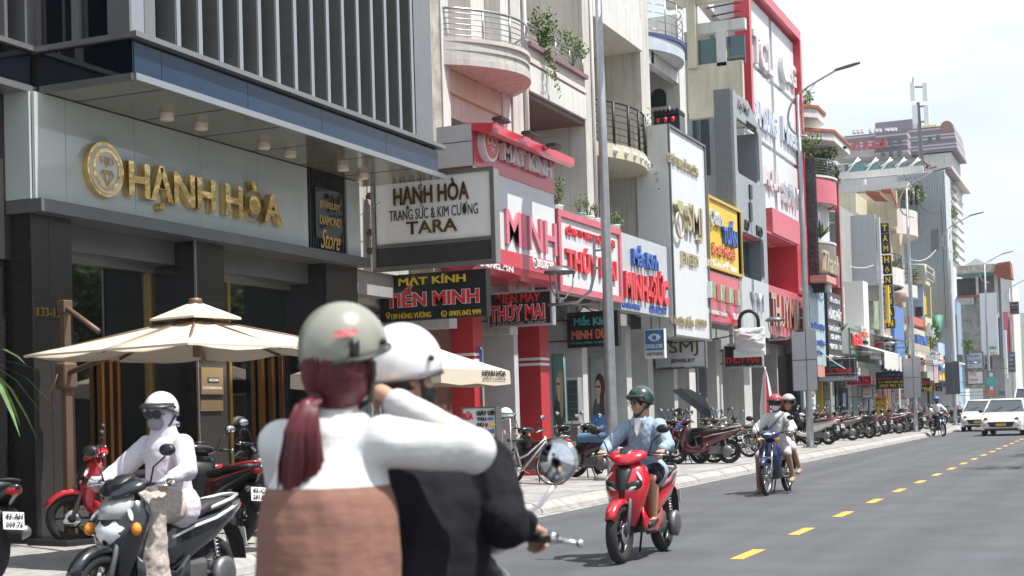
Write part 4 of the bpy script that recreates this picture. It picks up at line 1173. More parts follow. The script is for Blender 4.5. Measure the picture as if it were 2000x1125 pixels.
# --- H: slate tower house with curved balconies and stepped eaves
YH = 54.2
hH = thing('shop_house', 'white house with stacked slate wall, curved red-banded balconies and stepped eaves', 'building', (-11, 57, .14))
pp('slate_wall', 1564, 1593, 308, 560, YH, .3, m_slate, hH)
x0 = onY(1564, 308, YH)[0]; x1, z1 = onY(1593, 308, YH); z0 = onY(1593, 560, YH)[1]
rng = random.Random(4); b = MB()
for k in range(150):
    zz = z0+(z1-z0)*k/150; xa = x0
    while xa < x1-.02:
        w_ = rng.uniform(.15, .4); b.box(xa, min(xa+w_, x1), YH-rng.uniform(.01, .06), YH, zz+.004, zz+(z1-z0)/150-.004); xa += w_+.008
o = P1(b, 'slate_course', m_slate, hH); o['kind'] = 'stuff'
bx('core', -16, -11.3, YH+.3, 60.5, .2, onX(1600, 200, -11)[1], m_plW, hH)
def curved(par, nm, y0, y1, xb, bulge, za, zb, m, th=.15, n=16): band(y0, y1, xb, bulge, za, zb, th, nm, m, par, n)
ya, yb = YH+.3, 59.9
def zX(py, X=-10.7, px=1600): return onX(px, py, X)[1]
curved(hH, 'tower_wall', ya, yb, -11.3, .75, .2+3.4, zX(372), m_plW, .1)
curved(hH, 'parapet', ya, yb-1.2, -11.2, 1.15, zX(403), zX(358), m_pink, .15); curved(hH, 'balcony_rim', ya, yb-1.2, -11.2, 1.2, zX(356), zX(352), m_plW, .2)
A = arc(ya, yb-1.2, -11.2, 1.12); b = MB(); b.add([(-11.3, ya, zX(400))]+[(x, y, zX(400)) for x, y, _ in A], [tuple(range(len(A)+1))]); P1(b, 'balcony_slab', m_plW, hH)
railing(hH, [(x, y, zX(354)) for x, y, _ in arc(ya+.05, yb-1.3, -11.2, 1.1, 12)], zX(322)-zX(354), m_steeld, rails=6, step=2)
curved(hH, 'sign_drum', ya, yb-.8, -11.2, 1.0, zX(535), zX(478), mat('taupe drum', (.24, .2, .185), .4, .3), .15)
curved(hH, 'drum_rim', ya, yb-.8, -11.2, 1.03, zX(478), zX(474), m_plW, .2)
wx('Thanh', 1606, 1634, 528, 488, -10.2, m_goldl, hH, depth=.1, shear=.4, offset=.01)
for (a, c, pt, pb) in ((1597, 1612, 412, 430), (1597, 1612, 436, 470), (1628, 1635, 413, 432), (1629, 1637, 436, 480), (1639, 1648, 560, 592), (1640, 1649, 597, 625)):
    fp('window_frame', a-1, c+1, pt-2, pb+2, -10.66, .3, m_wht2, hH); fp('window', a, c, pt, pb, -10.63, .3, m_teal, hH)
fp('red_pier', 1636, 1643, 345, 640, -10.5, .6, mat('maroon pier', (.33, .07, .07), .5), hH)
fp('red_panel', 1634, 1640, 505, 560, -10.55, .3, mat('maroon pier', (.33, .07, .07), .5), hH)
# stepped eaves on top
def eave(py_t, pxr, py_r, drop, ya, yb, xo, nm='eave'):
    zt = onX(1575, py_t, -10.5)[1]
    b = MB(); b.prism([(-13, ya), (xo-.9, ya), (xo, ya+1.1), (xo, yb-1.1), (xo-.7, yb), (-13, yb)], 'z', zt-drop, zt); P1(b, nm, m_plW, hH)
    b = MB(); b.prism([(xo-.95, ya-.02), (xo-.85, ya-.05), (xo+.06, ya+1.08), (xo+.06, yb-1.05), (xo-.68, yb+.05), (xo-.8, yb), (xo-.05, yb-1.2), (xo-.05, ya+1.2)], 'z', zt+.003, zt+.13); P1(b, 'eave_tiles', m_tile, hH)
eave(196, 1600, 190, .35, 54.3, 58.0, -10.45); eave(238, 1637, 240, .3, 55.2, 61.0, -10.0)
for (y, x) in ((56, -10.6), (58.5, -10.1)):
    z = onX(1575, 246, -10.5)[1]; b = MB(); b.lathe([(0, -.03), (.22, -.03), (.24, .02)], (x, y, z-.05), 16); P1(b, 'recessed_lamp', m_blkm, hH)
for i, (px, py, rad, n) in enumerate([(1580, 300, (.6, .9, .7), 700), (1612, 325, (.6, .8, .8), 800), (1632, 350, (.5, .7, .7), 600), (1590, 178, (.3, .7, .3), 160)]):
    y, z = onX(px, py, -10.6); plant(['dense green shrub on the roof terrace nearest the red frame', 'drooping green shrub above the curved steel balcony', 'bright green drooping shrub at the far end of the curved balcony', 'thin pale shrub on top of the stepped eaves'][i], (-10.8, y, z-.6), rad, n, .14)
y, z = onX(1613, 470, -10.2); 
def agave(label, x, y, z, n=14, L_=.8):
    t = thing('agave', label, 'plant', (x, y, z)); b = MB()
    for k in range(n):
        a = k*2.4; ln = L_*rng.uniform(.6, 1); q = rng.uniform(.25, .8); d = Vector((math.cos(a), math.sin(a), 0)); nn = Vector((-d.y, d.x, 0))*.04
        p = [d*ln*q*u+Vector((0, 0, ln*(1-q*.4)*u-.3*u*u*ln*q)) for u in (0, .4, .75, 1)]
        b.cur = k % 3
        b.add([p[0]-nn, p[0]+nn, p[1]-nn*1.4, p[1]+nn*1.4, p[2]-nn, p[2]+nn, p[3]], [(0, 1, 3, 2), (2, 3, 5, 4), (4, 5, 6)], False)
    b.build('leaf', m_leaf, t, fix=False, kind='stuff'); return t
agave('spiky agave plant standing on the rim of the curved drum sign', -10.4, y, zX(474)+.02, 16, 1.0)
y, z = onX(1646, 650, -10.2); agave('small spiky plant above the PHƯỚC THÀNH sign', -10.3, y, z, 12, .7)
# boards below H
fsign('tall blue and white faded clinic board left of the dark price board', 1580, 1611, 556, 712, -10.3, .15, mat('faded blue board', (.42, .56, .62), .5, var=.3, vscale=3),
      [('NHA KHOA', 1585, 1606, 580, 562, m_ltb, {'offset': .02}), ('BS. HÙNG VƯƠNG', 1584, 1609, 640, 628, m_blul, {'offset': .02}), ('155 HÙNG VƯƠNG', 1584, 1609, 672, 660, m_blul, {'offset': .02}), ('ĐÀ NẴNG', 1588, 1606, 690, 680, m_blul)])
fsign('salmon strip board under the faded blue clinic board', 1587, 1611, 712, 735, -10.3, .15, mat('salmon board', (.65, .3, .25), .5))
fsign('black board with rows of white writing beside the faded blue board', 1615, 1644, 568, 722, -10.3, .15, mat('charcoal board', (.05, .055, .07), .5),
      [('THIẾT BỊ ĐIỆN TỬ', 1618, 1638, 590, 578, m_wht2, {'offset': .02}), ('HÙNG PHÁT', 1617, 1641, 622, 598, m_wht2, {'offset': .03}), ('SỬA CHỮA MÁY TÍNH', 1618, 1642, 645, 633, m_wht2), ('LOA - AMPLI', 1621, 1640, 662, 652, m_wht2), ('CAMERA - TIVI', 1621, 1642, 681, 671, m_wht2), ('0905 123 456', 1619, 1642, 705, 693, m_wht2)])
y, z = onX(1597, 548, -10.1); t = thing('bracket_lamp', 'pink boxed lamp bracket on top of the tall faded board', 'lamp', (-10.1, y, z))
b = MB(); b.box(-.1, .5, -.9, 1.0, -.12, .12); b.build('housing', mat('salmon board', (.65, .3, .25), .5), t); b = MB(); b.box(-.3, .3, -.2, .3, -.45, -.121); b.build('lamp_head', m_blk, t)
# --- I: cream house set back with big blank grey side wall
hI = thing('shop_house', 'cream walled house with large blank grey side wall and open dark room', 'building', (-12, 66, .14))
YI = 69
pp('parapet_wall', 1636, 1752, 382, 450, 76, .3, m_plC, hI); 
b = MB(); xa, za = onY(1722, 371, 75.9); xb, zb = onY(1741, 371, 75.9); xc, zc = onY(1752, 398, 75.9); b.prism([(xa, za-.12), (xa, za), (xb, za), (xc, zc), (xc, zc-.2), (xb, za-.18)], 'y', 75.7, 76.4); P1(b, 'roof_trim', m_tile, hI)
pp('side_wall', 1656, 1711, 422, 560, YI, .25, mat('blank grey wall', (.44, .47, .51), .7, var=.08, streak=.25), hI)
pp('side_wall', 1656, 1716, 560.5, 590, YI+.3, .3, m_plG, hI); pp('side_return', 1711, 1722, 424, 700, YI+.1, .3, m_sgg, hI)
pp('dark_opening', 1650, 1690, 575, 640, YI+1.2, .2, mat('navy interior', (.02, .035, .09), .7), hI); pp('timber_infill', 1664, 1688, 598, 640, YI+1.1, .08, mat('timber infill', (.2, .12, .06), .7, var=.3), hI)
bx('core', -18, -11.6, 62, 83, .2, onY(1700, 440, 76)[1]-.2, m_plG, hI)
pp('louvre_screen', 1651, 1656, 430, 560, YI-.5, .2, m_iron, hI)
fp('white_fin', 1685, 1697, 548, 690, -10.2, 1.4, m_wht2, hI)
# arched red shop
def colonnade(par, rows, X=-10.9):
    for (a, c, pt, pb) in rows:
        y0, zt = onX(a, pt, X); zb = onX(a, pb, X)[1]; y1 = YX(c, X)
        r = (y1-y0)/2; b = MB(); b.lathe([(r*1.25, zb), (r*1.25, zb+.2), (r, zb+.25), (r*.92, zt-.5), (r*1.3, zt-.4), (r*1.3, zt)], (X-r, (y0+y1)/2, 0), 18); P1(b, 'column', mat('rose column', (.5, .36, .29), .7, var=.1), par)
# --- J: rose column house behind vertical TÂM HÂN NHAN sign
hJ = thing('shop_house', 'cream house with rose round columns and curved balconies behind the vertical sign', 'building', (-11.5, 76, .14))
bx('core', -16, -11.9, 72.5, 83, .2, onX(1745, 405, -11)[1], m_plC, hJ)
fp('pier', 1756, 1768, 440, 690, -11.0, 1, m_plC, hJ)
colonnade(hJ, [(1738, 1752, 438, 520), (1744, 1762, 570, 700)])
def zJ(py, px=1745): return onX(px, py, -11)[1]
curved(hJ, 'balcony', 73, 80, -11.3, 1.0, zJ(565), zJ(533), m_plW); curved(hJ, 'balcony', 78, 84, -11.3, 1.3, zJ(475, 1770), zJ(430, 1770), m_plP)
for za in (565,):
    A = arc(73, 80, -11.3, .95); b = MB(); b.add([(-12, 73, zJ(562))]+[(x, y, zJ(562)) for x, y, _ in A]+[(-12, 80, zJ(562))], [tuple(range(len(A)+2))]); P1(b, 'balcony_slab', m_plW, hJ)
railing(hJ, [(x, y, zJ(533)) for x, y, _ in arc(73.2, 79.8, -11.3, .95, 12)], zJ(508)-zJ(533), m_iron, rails=3, step=1)
curved(hJ, 'balcony', 80, 84.5, -11.3, 1.0, zJ(585, 1770), zJ(562, 1770), m_plW); railing(hJ, [(x, y, zJ(562, 1770)) for x, y, _ in arc(80.2, 84.3, -11.3, .95, 8)], .9, m_iron, rails=3, step=1)
b = MB(); b.prism([(-11.4, zJ(409)), (-10.7, zJ(412)), (-10.7, zJ(408)), (-11.4, zJ(403))], 'y', 72.6, 75.5); P1(b, 'eave', m_tile, hJ)
y, z = onX(1752, 500, -10.6); agave('long-leaved plant on the balcony behind the rose column', -10.8, y, zJ(533), 12, 1.2)
fp('blue_panel', 1745, 1766, 596, 700, -10.3, .2, m_blup, hJ)
# vertical sign made of square letter tiles
YT = 71.5
tv = thing('vertical_sign', 'tall column of black squares with yellow letters TÂM HÂN NHAN', 'shop sign', (-10.2, YT, 7))
letters = 'TÂMHẠNNHAN'; ys_ = [437, 457, 477, 499, 517, 538, 559, 580, 601, 623]
for i, c in enumerate(letters):
    pxo = 1719+(ys_[i]-437)*.065
    b = MB(); x0, x1, z0, z1 = pbox(b, pxo, pxo+17, ys_[i], ys_[i]+18.5, YT, .35); s = P1(b, 'letter_tile', m_dkb, tv)
    hh = (z1-z0); up_ = .22 if c in 'Â' else 0; dn = .12 if c == 'Ạ' else 0
    write(c, (x0+.09, YT-.004, z0+.09-dn*.3), x1-x0-.18, hh-.16, 'y', m_yll, tv, depth=.03, offset=.03)
bx('frame', x0-.0-.8, x0-.75, YT+.1, YT+.2, z0, onY(1719, 437, YT)[1], m_steeld, tv)
for k in range(14):
    zz = z0+(onY(1719, 437, YT)[1]-z0)*k/13; bx('frame_rung', x0-.8, x0, YT+.12, YT+.17, zz, zz+.04, m_steeld, tv)
tp = thing('vertical_sign', 'yellow vertical PETSHOP sign in front of the black lettered column', 'shop sign', (-10.2, 69.5, 5))
b = MB(); x0, x1, z0, z1 = pbox(b, 1719, 1736, 558, 630, 69.6, .3, ); P1(b, 'board', m_yelp, tp)
for i, c in enumerate('PETSHOP'):
    zt_ = z1-.1-(z1-z0-.15)*i/7; write(c, (x0+.12, 69.59, zt_-(z1-z0)/7*.72), x1-x0-.24, (z1-z0)/7*.7, 'y', m_blup, tp, depth=.02, offset=.03)
b = MB(); b.tube([(x0, 69.7, z1-.3), (-11.6, 69.7, z1-.3)], .03, 6); P1(b, 'bracket', m_rust, tp)
# boards at first-floor level between 1655 and 1770
fsign('white board with red lettering Thanh Sơn over green line', 1658, 1681, 640, 690, -10.2, .3, m_sgw, [('Thanh Sơn', 1660, 1680, 675, 650, m_redl, {'depth': .1, 'offset': .03}), ('TRANH GỖ MỸ NGHỆ', 1661, 1679, 683, 678, mat('green letter', (.05, .3, .15), .4))], frame=m_grn2, fw_=.06)
fsign('grey board with small dark plaques right of the Thanh Sơn board', 1682, 1694, 636, 692, -10.1, .3, m_sgg, [('HỒNG', 1683, 1692, 658, 642, m_ora, {'depth': .1}), ('SƠN', 1685, 1692, 672, 664, m_blt, {'depth': .1})])
fsign('patterned blue and yellow poster board beside the PETSHOP sign', 1704, 1718, 560, 640, -10.8, .2, mat('blue yellow poster', (.35, .42, .32), .5, var=.75, vscale=1.6))
fsign('white board with red lettering left of the blue panel', 1706, 1720, 655, 700, -10.4, .2, m_sgw, [('PET CARE', 1708, 1719, 680, 664, m_redl, {'offset': .03})])
fsign('white board with five lines of black writing beside the blue panel', 1724, 1744, 652, 703, -10.4, .2, m_sgw, [('THỨC ĂN', 1727, 1738, 668, 662, m_blt), ('PHỤ KIỆN', 1727, 1742, 678, 672, m_blt), ('SPA GROOMING', 1727, 1742, 686, 680, m_blt), ('KHÁCH SẠN', 1727, 1743, 694, 688, m_blt)])
# awnings
def awning(label, Y0, Y1, x0, x1, z0, z1, m, val=.35):
    t = thing('awning', label, 'awning', (x0, (Y0+Y1)/2, z0)); n = max(2, int((Y1-Y0)/.6))
    for k in range(n):
        ya = Y0+(Y1-Y0)*k/n; yb = Y0+(Y1-Y0)*(k+1)/n
        b = MB(); b.add([(x0, ya, z0), (x0, yb, z0), (x1, yb, z1), (x1, ya, z1), (x0, ya, z0-.03), (x0, yb, z0-.03), (x1, yb, z1-.03), (x1, ya, z1-.03)], [(0, 1, 2, 3), (4, 7, 6, 5), (3, 2, 6, 7), (0, 3, 7, 4), (1, 5, 6, 2)])
        P1(b, 'canvas_strip', m, t)
        bx('valance', x1-.01, x1+.01, ya+.004, yb-.004, z1-val-.05*(k % 2), z1-.02, m, t)
    for yy in (Y0, Y1-.04): 
        b = MB(); b.tube([(x0, yy, z0-.6), (x1, yy, z1-.06)], .02, 6); P1(b, 'arm', m_steeld, t)
    return t
m_can = mat('white canvas', (.70, .69, .66), .8, var=.1, streak=.3, dirt=(.4, .38, .34)); m_can2 = mat('tan canvas', (.45, .40, .32), .85, var=.2, streak=.4)
awning('white canvas awning with scalloped edge beside the PHƯỚC THÀNH sign', 60.5, 65.5, -11.3, -9.0, 4.35, 3.6, m_can, .7)
awning('long tan canvas awning under the Thanh Sơn boards', 66, 73.5, -11.3, -8.7, 4.9, 4.2, m_can2, .3)
awning('blue and white striped awning right of the blank double board', 79, 84, -11.3, -9.2, 4.3, 3.7, mat('striped canvas', (.5, .56, .6), .7, var=.3, vscale=6), .2)
# --- K: blue little house with roof terrace
hK = thing('shop_house', 'pale blue little house with fenced roof terrace', 'building', (-11.5, 90, .14))
fp('wall', 1784, 1801, 548, 690, -11.6, 1.5, m_ltb, hK); YK = 86
pp('side_wall', 1782, 1805, 556, 700, YK, .3, mat('washed blue wall', (.38, .5, .66), .8, var=.3, vscale=1, streak=.4, dirt=(.55, .55, .52)), hK)
pp('roof_slab', 1778, 1808, 549, 556, YK-.2, 2, m_plC, hK); pp('window', 1788, 1802, 600, 618, YK-.05, .06, m_wind, hK)
railing(hK, [onY(1780, 549, YK)[:1]+(YK, onY(1780, 549, YK)[1]), onY(1808, 549, YK)[:1]+(YK, onY(1808, 549, YK)[1]), (onY(1808, 549, YK)[0], YK+4, onY(1808, 549, YK)[1])], .95, m_plC, rails=2, r=.05, vr=.06, top=.06)
x, z = onY(1794, 540, YK+1); plant('potted shrubs on the roof terrace of the blue house', (x, YK+1, z-.4), (.7, .5, .5), 300, .13)
pp('yellow_fascia', 1808, 1818, 560, 640, YK+3, .4, mat('dull yellow', (.5, .42, .25), .7, streak=.4), hK)
# --- L: tall corrugated tower
hL = thing('shop_house', 'tall narrow building clad in pale corrugated sheet with telecom mast on its roof', 'building', (-12, 96, .14))
YL = 95
x0, z1 = onY(1768, 338, YL); x1, _ = onY(1846, 338, YL); xm, zm = onY(1801, 430, YL)
zb_ = 3.6
bx('core', x0-6, x1-.08, YL+.1, YL+3.5, .2, z1-.1, m_sgg, hL)
b = MB(); sc = []
n = 120; xs_ = [x0-.5+(x1-x0+.5)*i/n for i in range(n+1)]
b.loft([[(x, YL-(.12 if (i//2) % 2 else 0), zb_) for i, x in enumerate(xs_)], [(x, YL-(.12 if (i//2) % 2 else 0), z1) for i, x in enumerate(xs_)]], smooth=False, caps=False, closed=False); P1(b, 'corrugated_cladding', m_corr, hL)
pp('window', 1817, 1834, 448, 490, YL-.1, .05, m_wind, hL)
for k in range(9): pp('shutter_slat', 1818, 1833, 450+4.4*k, 452.2+4.4*k, YL-.15, .04, m_steeld, hL)
pp('roof_slab', 1640, 1772, 365, 378, YL-6, 6, m_plW, hL); pp('roof_parapet', 1640, 1803, 338, 350, YL-3, .4, m_plW, hL)
pp('pier', 1686, 1691, 350, 382, YL-4, .3, m_plW, hL); pp('painted_shade', 1650, 1800, 378, 400, YL-.4, .1, mat('painted terrace shade', (.08, .08, .08), .8), hL)  # dark panel standing in for the shade under the terrace roof
for a in (1776, 1786): pp('pier', a, a+5, 368, 400, YL-4, .3, m_blkm, hL)
xr0, zr = onY(1650, 393, YL-4.2); xr1 = onY(1802, 393, YL-4.2)[0]
railing(hL, [(xr0+(xr1-xr0)*i/24, YL-4.2, zr) for i in range(25)], .8, m_iron, rails=1, step=1)
for px, lab in ((1760, 'tall green terrace plant under the tower roof nearest the cream wall'), (1790, 'bushy green terrace plant beside the corrugated tower')):
    x, z = onY(px, 400, YL-4.5); plant(lab, (x, YL-4.5, z-.3), (.6, .5, .8), 360, .16)
# glazed rail with diagonal braces on roof
m_glb = mat('green glass', (.12, .25, .26), .1, spec=.8)
xs2 = [1655, 1690, 1718, 1745, 1772, 1796]
for i in range(5):
    pp('glass_screen', xs2[i]+1, xs2[i+1]-1, 320, 337, YL-2, .04, m_glb, hL)
    xa, za = onY(xs2[i], 337, YL-2.1); xb, zb2 = onY(xs2[i]+22, 308, YL-2.1); b = MB(); b.tube([(xa, YL-2.1, za), (xb, YL-2.1, zb2)], .06, 5); P1(b, 'white_brace', m_wht2, hL)
    xa, za = onY(xs2[i]+2, 325, YL-2.1); xb, zb2 = onY(xs2[i]+26, 312, YL-2.1); b = MB(); b.tube([(xa, YL-2.1, za), (xb, YL-2.1, zb2)], .05, 5); P1(b, 'white_brace', m_wht2, hL)
# telecom mast
x, z = onY(1800, 326, YL+2); tm = thing('telecom_mast', 'steel telecom mast with flat white antenna panels on the corrugated tower', 'mast', (x, YL+2, z))
def mp(px, py): q = onY(px, py, YL+2); return (q[0], YL+2, q[1])
b = MB(); b.tube([mp(1801, 345), mp(1793, 200)], [.2, .1], 8); P1(b, 'pole', m_steeld, tm)
for (a, c) in (((1786, 170), (1806, 170)), ((1790, 209), (1808, 207)), ((1792, 240), (1812, 236))):
    b = MB(); b.tube([mp(*a), mp(*c)], .06, 5); P1(b, 'crossarm', m_steeld, tm)
for (a, c, pt, pb) in ((1777, 1786, 161, 196), (1801, 1811, 162, 196), (1781, 1792, 205, 242), (1804, 1814, 207, 243)):
    pp('antenna', a, c, pt, pb, YL+1.8, .3, m_wht2, tm)
b = MB(); b.tube([mp(1783, 160), mp(1783, 150)], .04, 5); P1(b, 'lightning_rod', m_steeld, tm)
for i in range(6):
    b = MB(); q0 = mp(1812+random.uniform(-3, 6), 318+random.uniform(0, 12)); q1 = mp(1800+random.uniform(0, 34), 300+random.uniform(0, 30)); b.tube([q0, q1], .05, 4); P1(b, 'strut', m_rust, tm)
# --- hotel tower far behind
hT = thing('hotel_tower', 'white hotel tower with striped purple mansard roof and red rooftop lettering', 'hotel', (-20, 150, .14))
YH_ = 152
xc_, zt_ = onY(1842, 302, YH_); x0, _ = onY(1600, 302, YH_)
y2 = onX(1876, 310, xc_)[0]
bx('wall', x0, xc_, YH_, y2, .2, zt_, mat('hotel white', (.66, .67, .68), .7), hT)
m_str = [mat('mansard purple', (.25, .215, .25), .6), mat('mansard white', (.6, .59, .62), .6)]
def mans(px0, px1, pt, pb, n, off, pin=6):
    for k in range(n):
        y_a = pt+(pb-pt)*k/n; y_b = pt+(pb-pt)*(k+1)/n; ins = pin*(1-k/n)
        xa, za = onY(px0+ins, y_a, YH_-off); xb, zb = onY(px1-ins, y_a, YH_-off); xd, zd = onY(px0+ins, y_b, YH_-off)
        bx('mansard_band', xa, xb, YH_-off-.25*k/n, YH_+8, zd, za-.02, m_str[k % 2 if k % 3 else 0], hT)
mans(1650, 1862, 330, 352, 5, 0, 4); mans(1640, 1765, 266, 303, 12, 2, 8); mans(1765, 1872, 252, 304, 16, 1, 10); mans(1708, 1774, 262, 303, 12, 3.5, 2)
for (a, c, pt, pb) in ((1716, 1726, 272, 285), (1735, 1743, 271, 283), (1752, 1761, 270, 281), (1648, 1656, 280, 289), (1664, 1672, 278, 288), (1812, 1820, 267, 279), (1828, 1836, 264, 275), (1720, 1728, 299, 306), (1736, 1744, 296, 306), (1752, 1760, 294, 305), (1650, 1662, 322, 334), (1676, 1688, 320, 332)):
    pp('window', a, c, pt, pb, YH_-4.2, .3, m_teal, hT)
pp('cornice', 1630, 1712, 298, 312, YH_-3, 3, m_plW, hT); pp('roof_block', 1709, 1783, 240, 264, YH_, 4, mat('rust streaked roof block', (.28, .26, .3), .7, var=.2, streak=.7, dirt=(.25, .1, .08)), hT)
bx('cornice', xc_-2, xc_+.9, YH_-1.0, y2+1, zt_-1.6, zt_, m_plW, hT)
for k, a in enumerate((1664, 1672, 1680, 1696, 1706, 1714, 1728, 1736, 1744)):
    pp('air_conditioner', a, a+6, 254-k*.6, 260-k*.6, YH_-2, .8, m_wht2, hT)
wy('VĨNH TRUNG PLAZA', 1580, 1736, 304, 282, YH_-5, mat('red plaza letter', (.6, .12, .14), .5), hT, depth=.3, offset=.03, split=True)
wy('WIN', 1800, 1829, 251, 246, YH_-1, m_yll, hT, depth=.2, offset=.03)
x, z = onY(1849, 248, YH_-1); b = MB(); b.lathe([(0, -.1), (.62, -.1), (.62, .1), (0, .1)], (x, YH_-1, z), 20, 'y', smooth=False); P1(b, 'round_sign', mat('terracotta disc', (.35, .2, .16), .6), hT)
for k in range(11):
    py = 322+k*17.5
    y, z = onX(1861+k*.3, py, xc_); bx('window', xc_-.05, xc_+.06, y-1.8, y+2.2, z-.55, z+.35, m_teal, hT); bx('window_sill', xc_, xc_+.3, y-2.2, y+2.6, z-.75, z-.58, m_plW, hT)
    y, z = onX(1876, py+6, xc_); bx('floor_band', xc_, xc_+.12, YH_, y2, z-1.0, z-.9, m_plW, hT)
# --- M: weathered corner buildings to the right end
hM = thing('shop_house', 'weathered house with open barred top floor and red tiled gable', 'building', (-12, 125, .14))
YM = 118
pp('roof_slab', 1868, 1945, 520, 535, YM, 6, m_stain, hM); pp('barred_room', 1868, 1915, 545, 582, YM+2, .2, m_wind, hM); 
for k in range(12): pp('window_bar', 1871+3.6*k, 1872.4+3.6*k, 553, 582, YM+1.7, .1, m_steeld, hM)
pp('pier', 1905, 1911, 534, 590, YM+1, .5, m_plP, hM); pp('pier', 1941, 1949, 530, 620, YM+1, .5, m_plP, hM); pp('pier', 1949, 1957, 540, 700, YM+3, .5, mat('blue grey pier', (.2, .26, .35), .7), hM)
pp('green_sheet', 1868, 1935, 534, 541, YM+.8, .3, mat('turquoise sheet', (.1, .38, .36), .6), hM)
pp('wall', 1866, 1918, 582, 760, YM+2.2, .3, m_stain, hM); pp('wall', 1911, 1960, 535, 790, YM+3.5, .3, m_plG, hM); pp('balcony', 1868, 1900, 583, 596, YM-.5, 2, m_plG, hM)
pp('balcony_rail', 1868, 1912, 578, 583, YM+.4, .15, m_tile, hM)
pp('tall_white_panel', 1913, 1948, 573, 694, YM, .5, m_sgw, hM); 
wy('KIM TRÚC', 1931, 1945, 682, 676, YM-.01, mat('green letter', (.05, .3, .15), .4), hM, depth=.05); wy('KARAOKE', 1935, 1947, 691, 688, YM-.01, m_yll, hM, depth=.05)
b = MB(); xa, za = onY(1944, 520, YM+2); xb, zb = onY(1977, 520, YM+2); b.prism([(xa, za-.7), (xa+.3, za), (xb, za+.1), (xb+.1, za-1.25), (xb-.6, za-1.1)], 'y', YM-.6, YM+2); P1(b, 'tiled_gable', m_tile, hM)
for k in range(9):
    zz = za-.15-.13*k; bx('tile_course', xa+.2, xb-.05, YM-.66, YM-.6, zz-.05, zz, m_tile, hM)
pp('louvre_window', 1920, 1938, 697, 720, YM+.4, .1, m_wind, hM)
for k in range(6): pp('shutter_slat', 1920, 1938, 698+3.7*k, 699.8+3.7*k, YM+.3, .08, m_steeld, hM)
pp('white_gable', 1905, 1925, 512, 521, 205, 3, m_wht2, hM)
b = MB(); xa, za = onY(1886, 520, 205); xb, zb = onY(1930, 520, 205); xt, ztp = onY(1907, 506, 205); b.prism([(xa, za), (xb, za), (xt, ztp)], 'y', 204, 206); 
P1(b, 'gable', m_wht2, hM)
hN = thing('shop_house', 'narrow house with crimson panel and white curved fin at the end of the row', 'building', (-12, 150, .14))
YN = 140
pp('wall', 1955, 1981, 545, 790, YN, 10, m_plW, hN); pp('crimson_panel', 1955, 1970, 610, 700, YN-.3, .3, m_pink, hN); pp('red_strip', 1971, 1975, 620, 700, YN-.5, .5, m_red, hN)
pp('white_fin', 1955, 1966, 645, 740, YN-2, 1, m_sgw, hN); pp('dark_strip', 1949, 1954, 645, 740, YN-1, .4, m_stain, hN)
# rest of the row as single far houses behind
for i, (px, w_, pt, m) in enumerate([(1800, 3.6, 575, m_yelp), (1815, 4, 590, m_plC), (1828, 4, 600, m_sgg), (1840, 4, 520, m_plW), (1852, 5, 600, m_plC), (1862, 6, 640, m_ltb)]):
    y0, zt = onX(px, pt, -11.2); t = thing('shop_house', ['ochre', 'cream', 'grey', 'tall white', 'weathered cream', 'pale blue'][i]+' narrow shop house in the crowded far part of the row', 'building', (-11.2, y0, .14))
    bx('wall', -16, -11.2-.05*i, y0, y0+w_*1.6, .2, zt, m, t)
    for k in range(2):
        zz = zt-1.6-2.6*k
        if zz > 4.5: bx('window', -11.25, -11.16, y0+.8, y0+w_-.6, zz-.9, zz+.4, m_wind, t); bx('sill', -11.25, -11.0, y0+.7, y0+w_-.5, zz-1.05, zz-.93, m_plW, t)
# --- smaller boards of the far part: (label, px0, px1, pt, pb, X, material, texts)
mg = mat('mirror grey board', (.45, .48, .47), .35, var=.3)
far = [
 ('red-topped box of the cream shopfront with blue channel letters', 1782, 1806, 617, 632, -10.4, mat('brick red board', (.55, .13, .09), .5), []),
 ('cream fascia with large blue and white letters VẠN MAI', 1783, 1808, 640, 722, -10.3, mat('cream board', (.62, .56, .42), .5), [('VẠN MAI', 1785, 1805, 680, 652, m_blul, {'depth': .2, 'offset': .03}), ('THỜI TRANG', 1785, 1805, 710, 695, m_ora, {'depth': .1})]),
 ('cream board with silver letters above the green cloth', 1807, 1821, 618, 660, -10.3, mat('cream board', (.62, .56, .42), .5), [('MAI LAN', 1808, 1820, 656, 636, m_silv, {'depth': .2, 'offset': .03})]),
 ('grey mirror board with faded letters right of the VẠN MAI fascia', 1809, 1823, 680, 742, -10.3, mg, [('NGUYÊN', 1811, 1822, 712, 690, m_silv, {'depth': .2})]),
 ('pink-edged tall board with small silver letters', 1823, 1832, 685, 748, -10.25, mat('dusty pink board', (.55, .35, .35), .5), [('HOA', 1824, 1831, 712, 695, m_silv, {'depth': .1})]),
 ('pale cream tall board with rose letters', 1833, 1843, 690, 742, -10.25, mat('cream board', (.62, .56, .42), .5), [('VY', 1834, 1842, 722, 702, m_pink, {'depth': .1})]),
 ('bright red tall board right of the green cloth', 1833, 1850, 646, 700, -10.7, m_red, []),
 ('blue framed white board in front of the bright red one', 1832, 1845, 668, 692, -10.3, mat('pale blue board', (.45, .55, .72), .5), []),
 ('grey shopfront with small green letters behind the third lamp pole', 1851, 1862, 646, 700, -10.4, mg, [('HẢI', 1852, 1860, 680, 662, m_silv, {'depth': .1})]),
 ('royal blue square above a white one', 1861, 1868, 583, 612, -10.4, m_blup, []),
 ('blue grey wall strip with yellow brackets', 1868, 1878, 588, 690, -10.6, mat('blue grey board', (.28, .34, .42), .5), []),
 ('yellow and red far board low beside the dark double board', 1841, 1848, 722, 745, -10.2, m_yelp, []),
 ('sky blue far board under the third hook lamp', 1838, 1860, 706, 722, -10.1, m_blup, [('ABC', 1842, 1858, 718, 710, m_wht2, {})]),
]
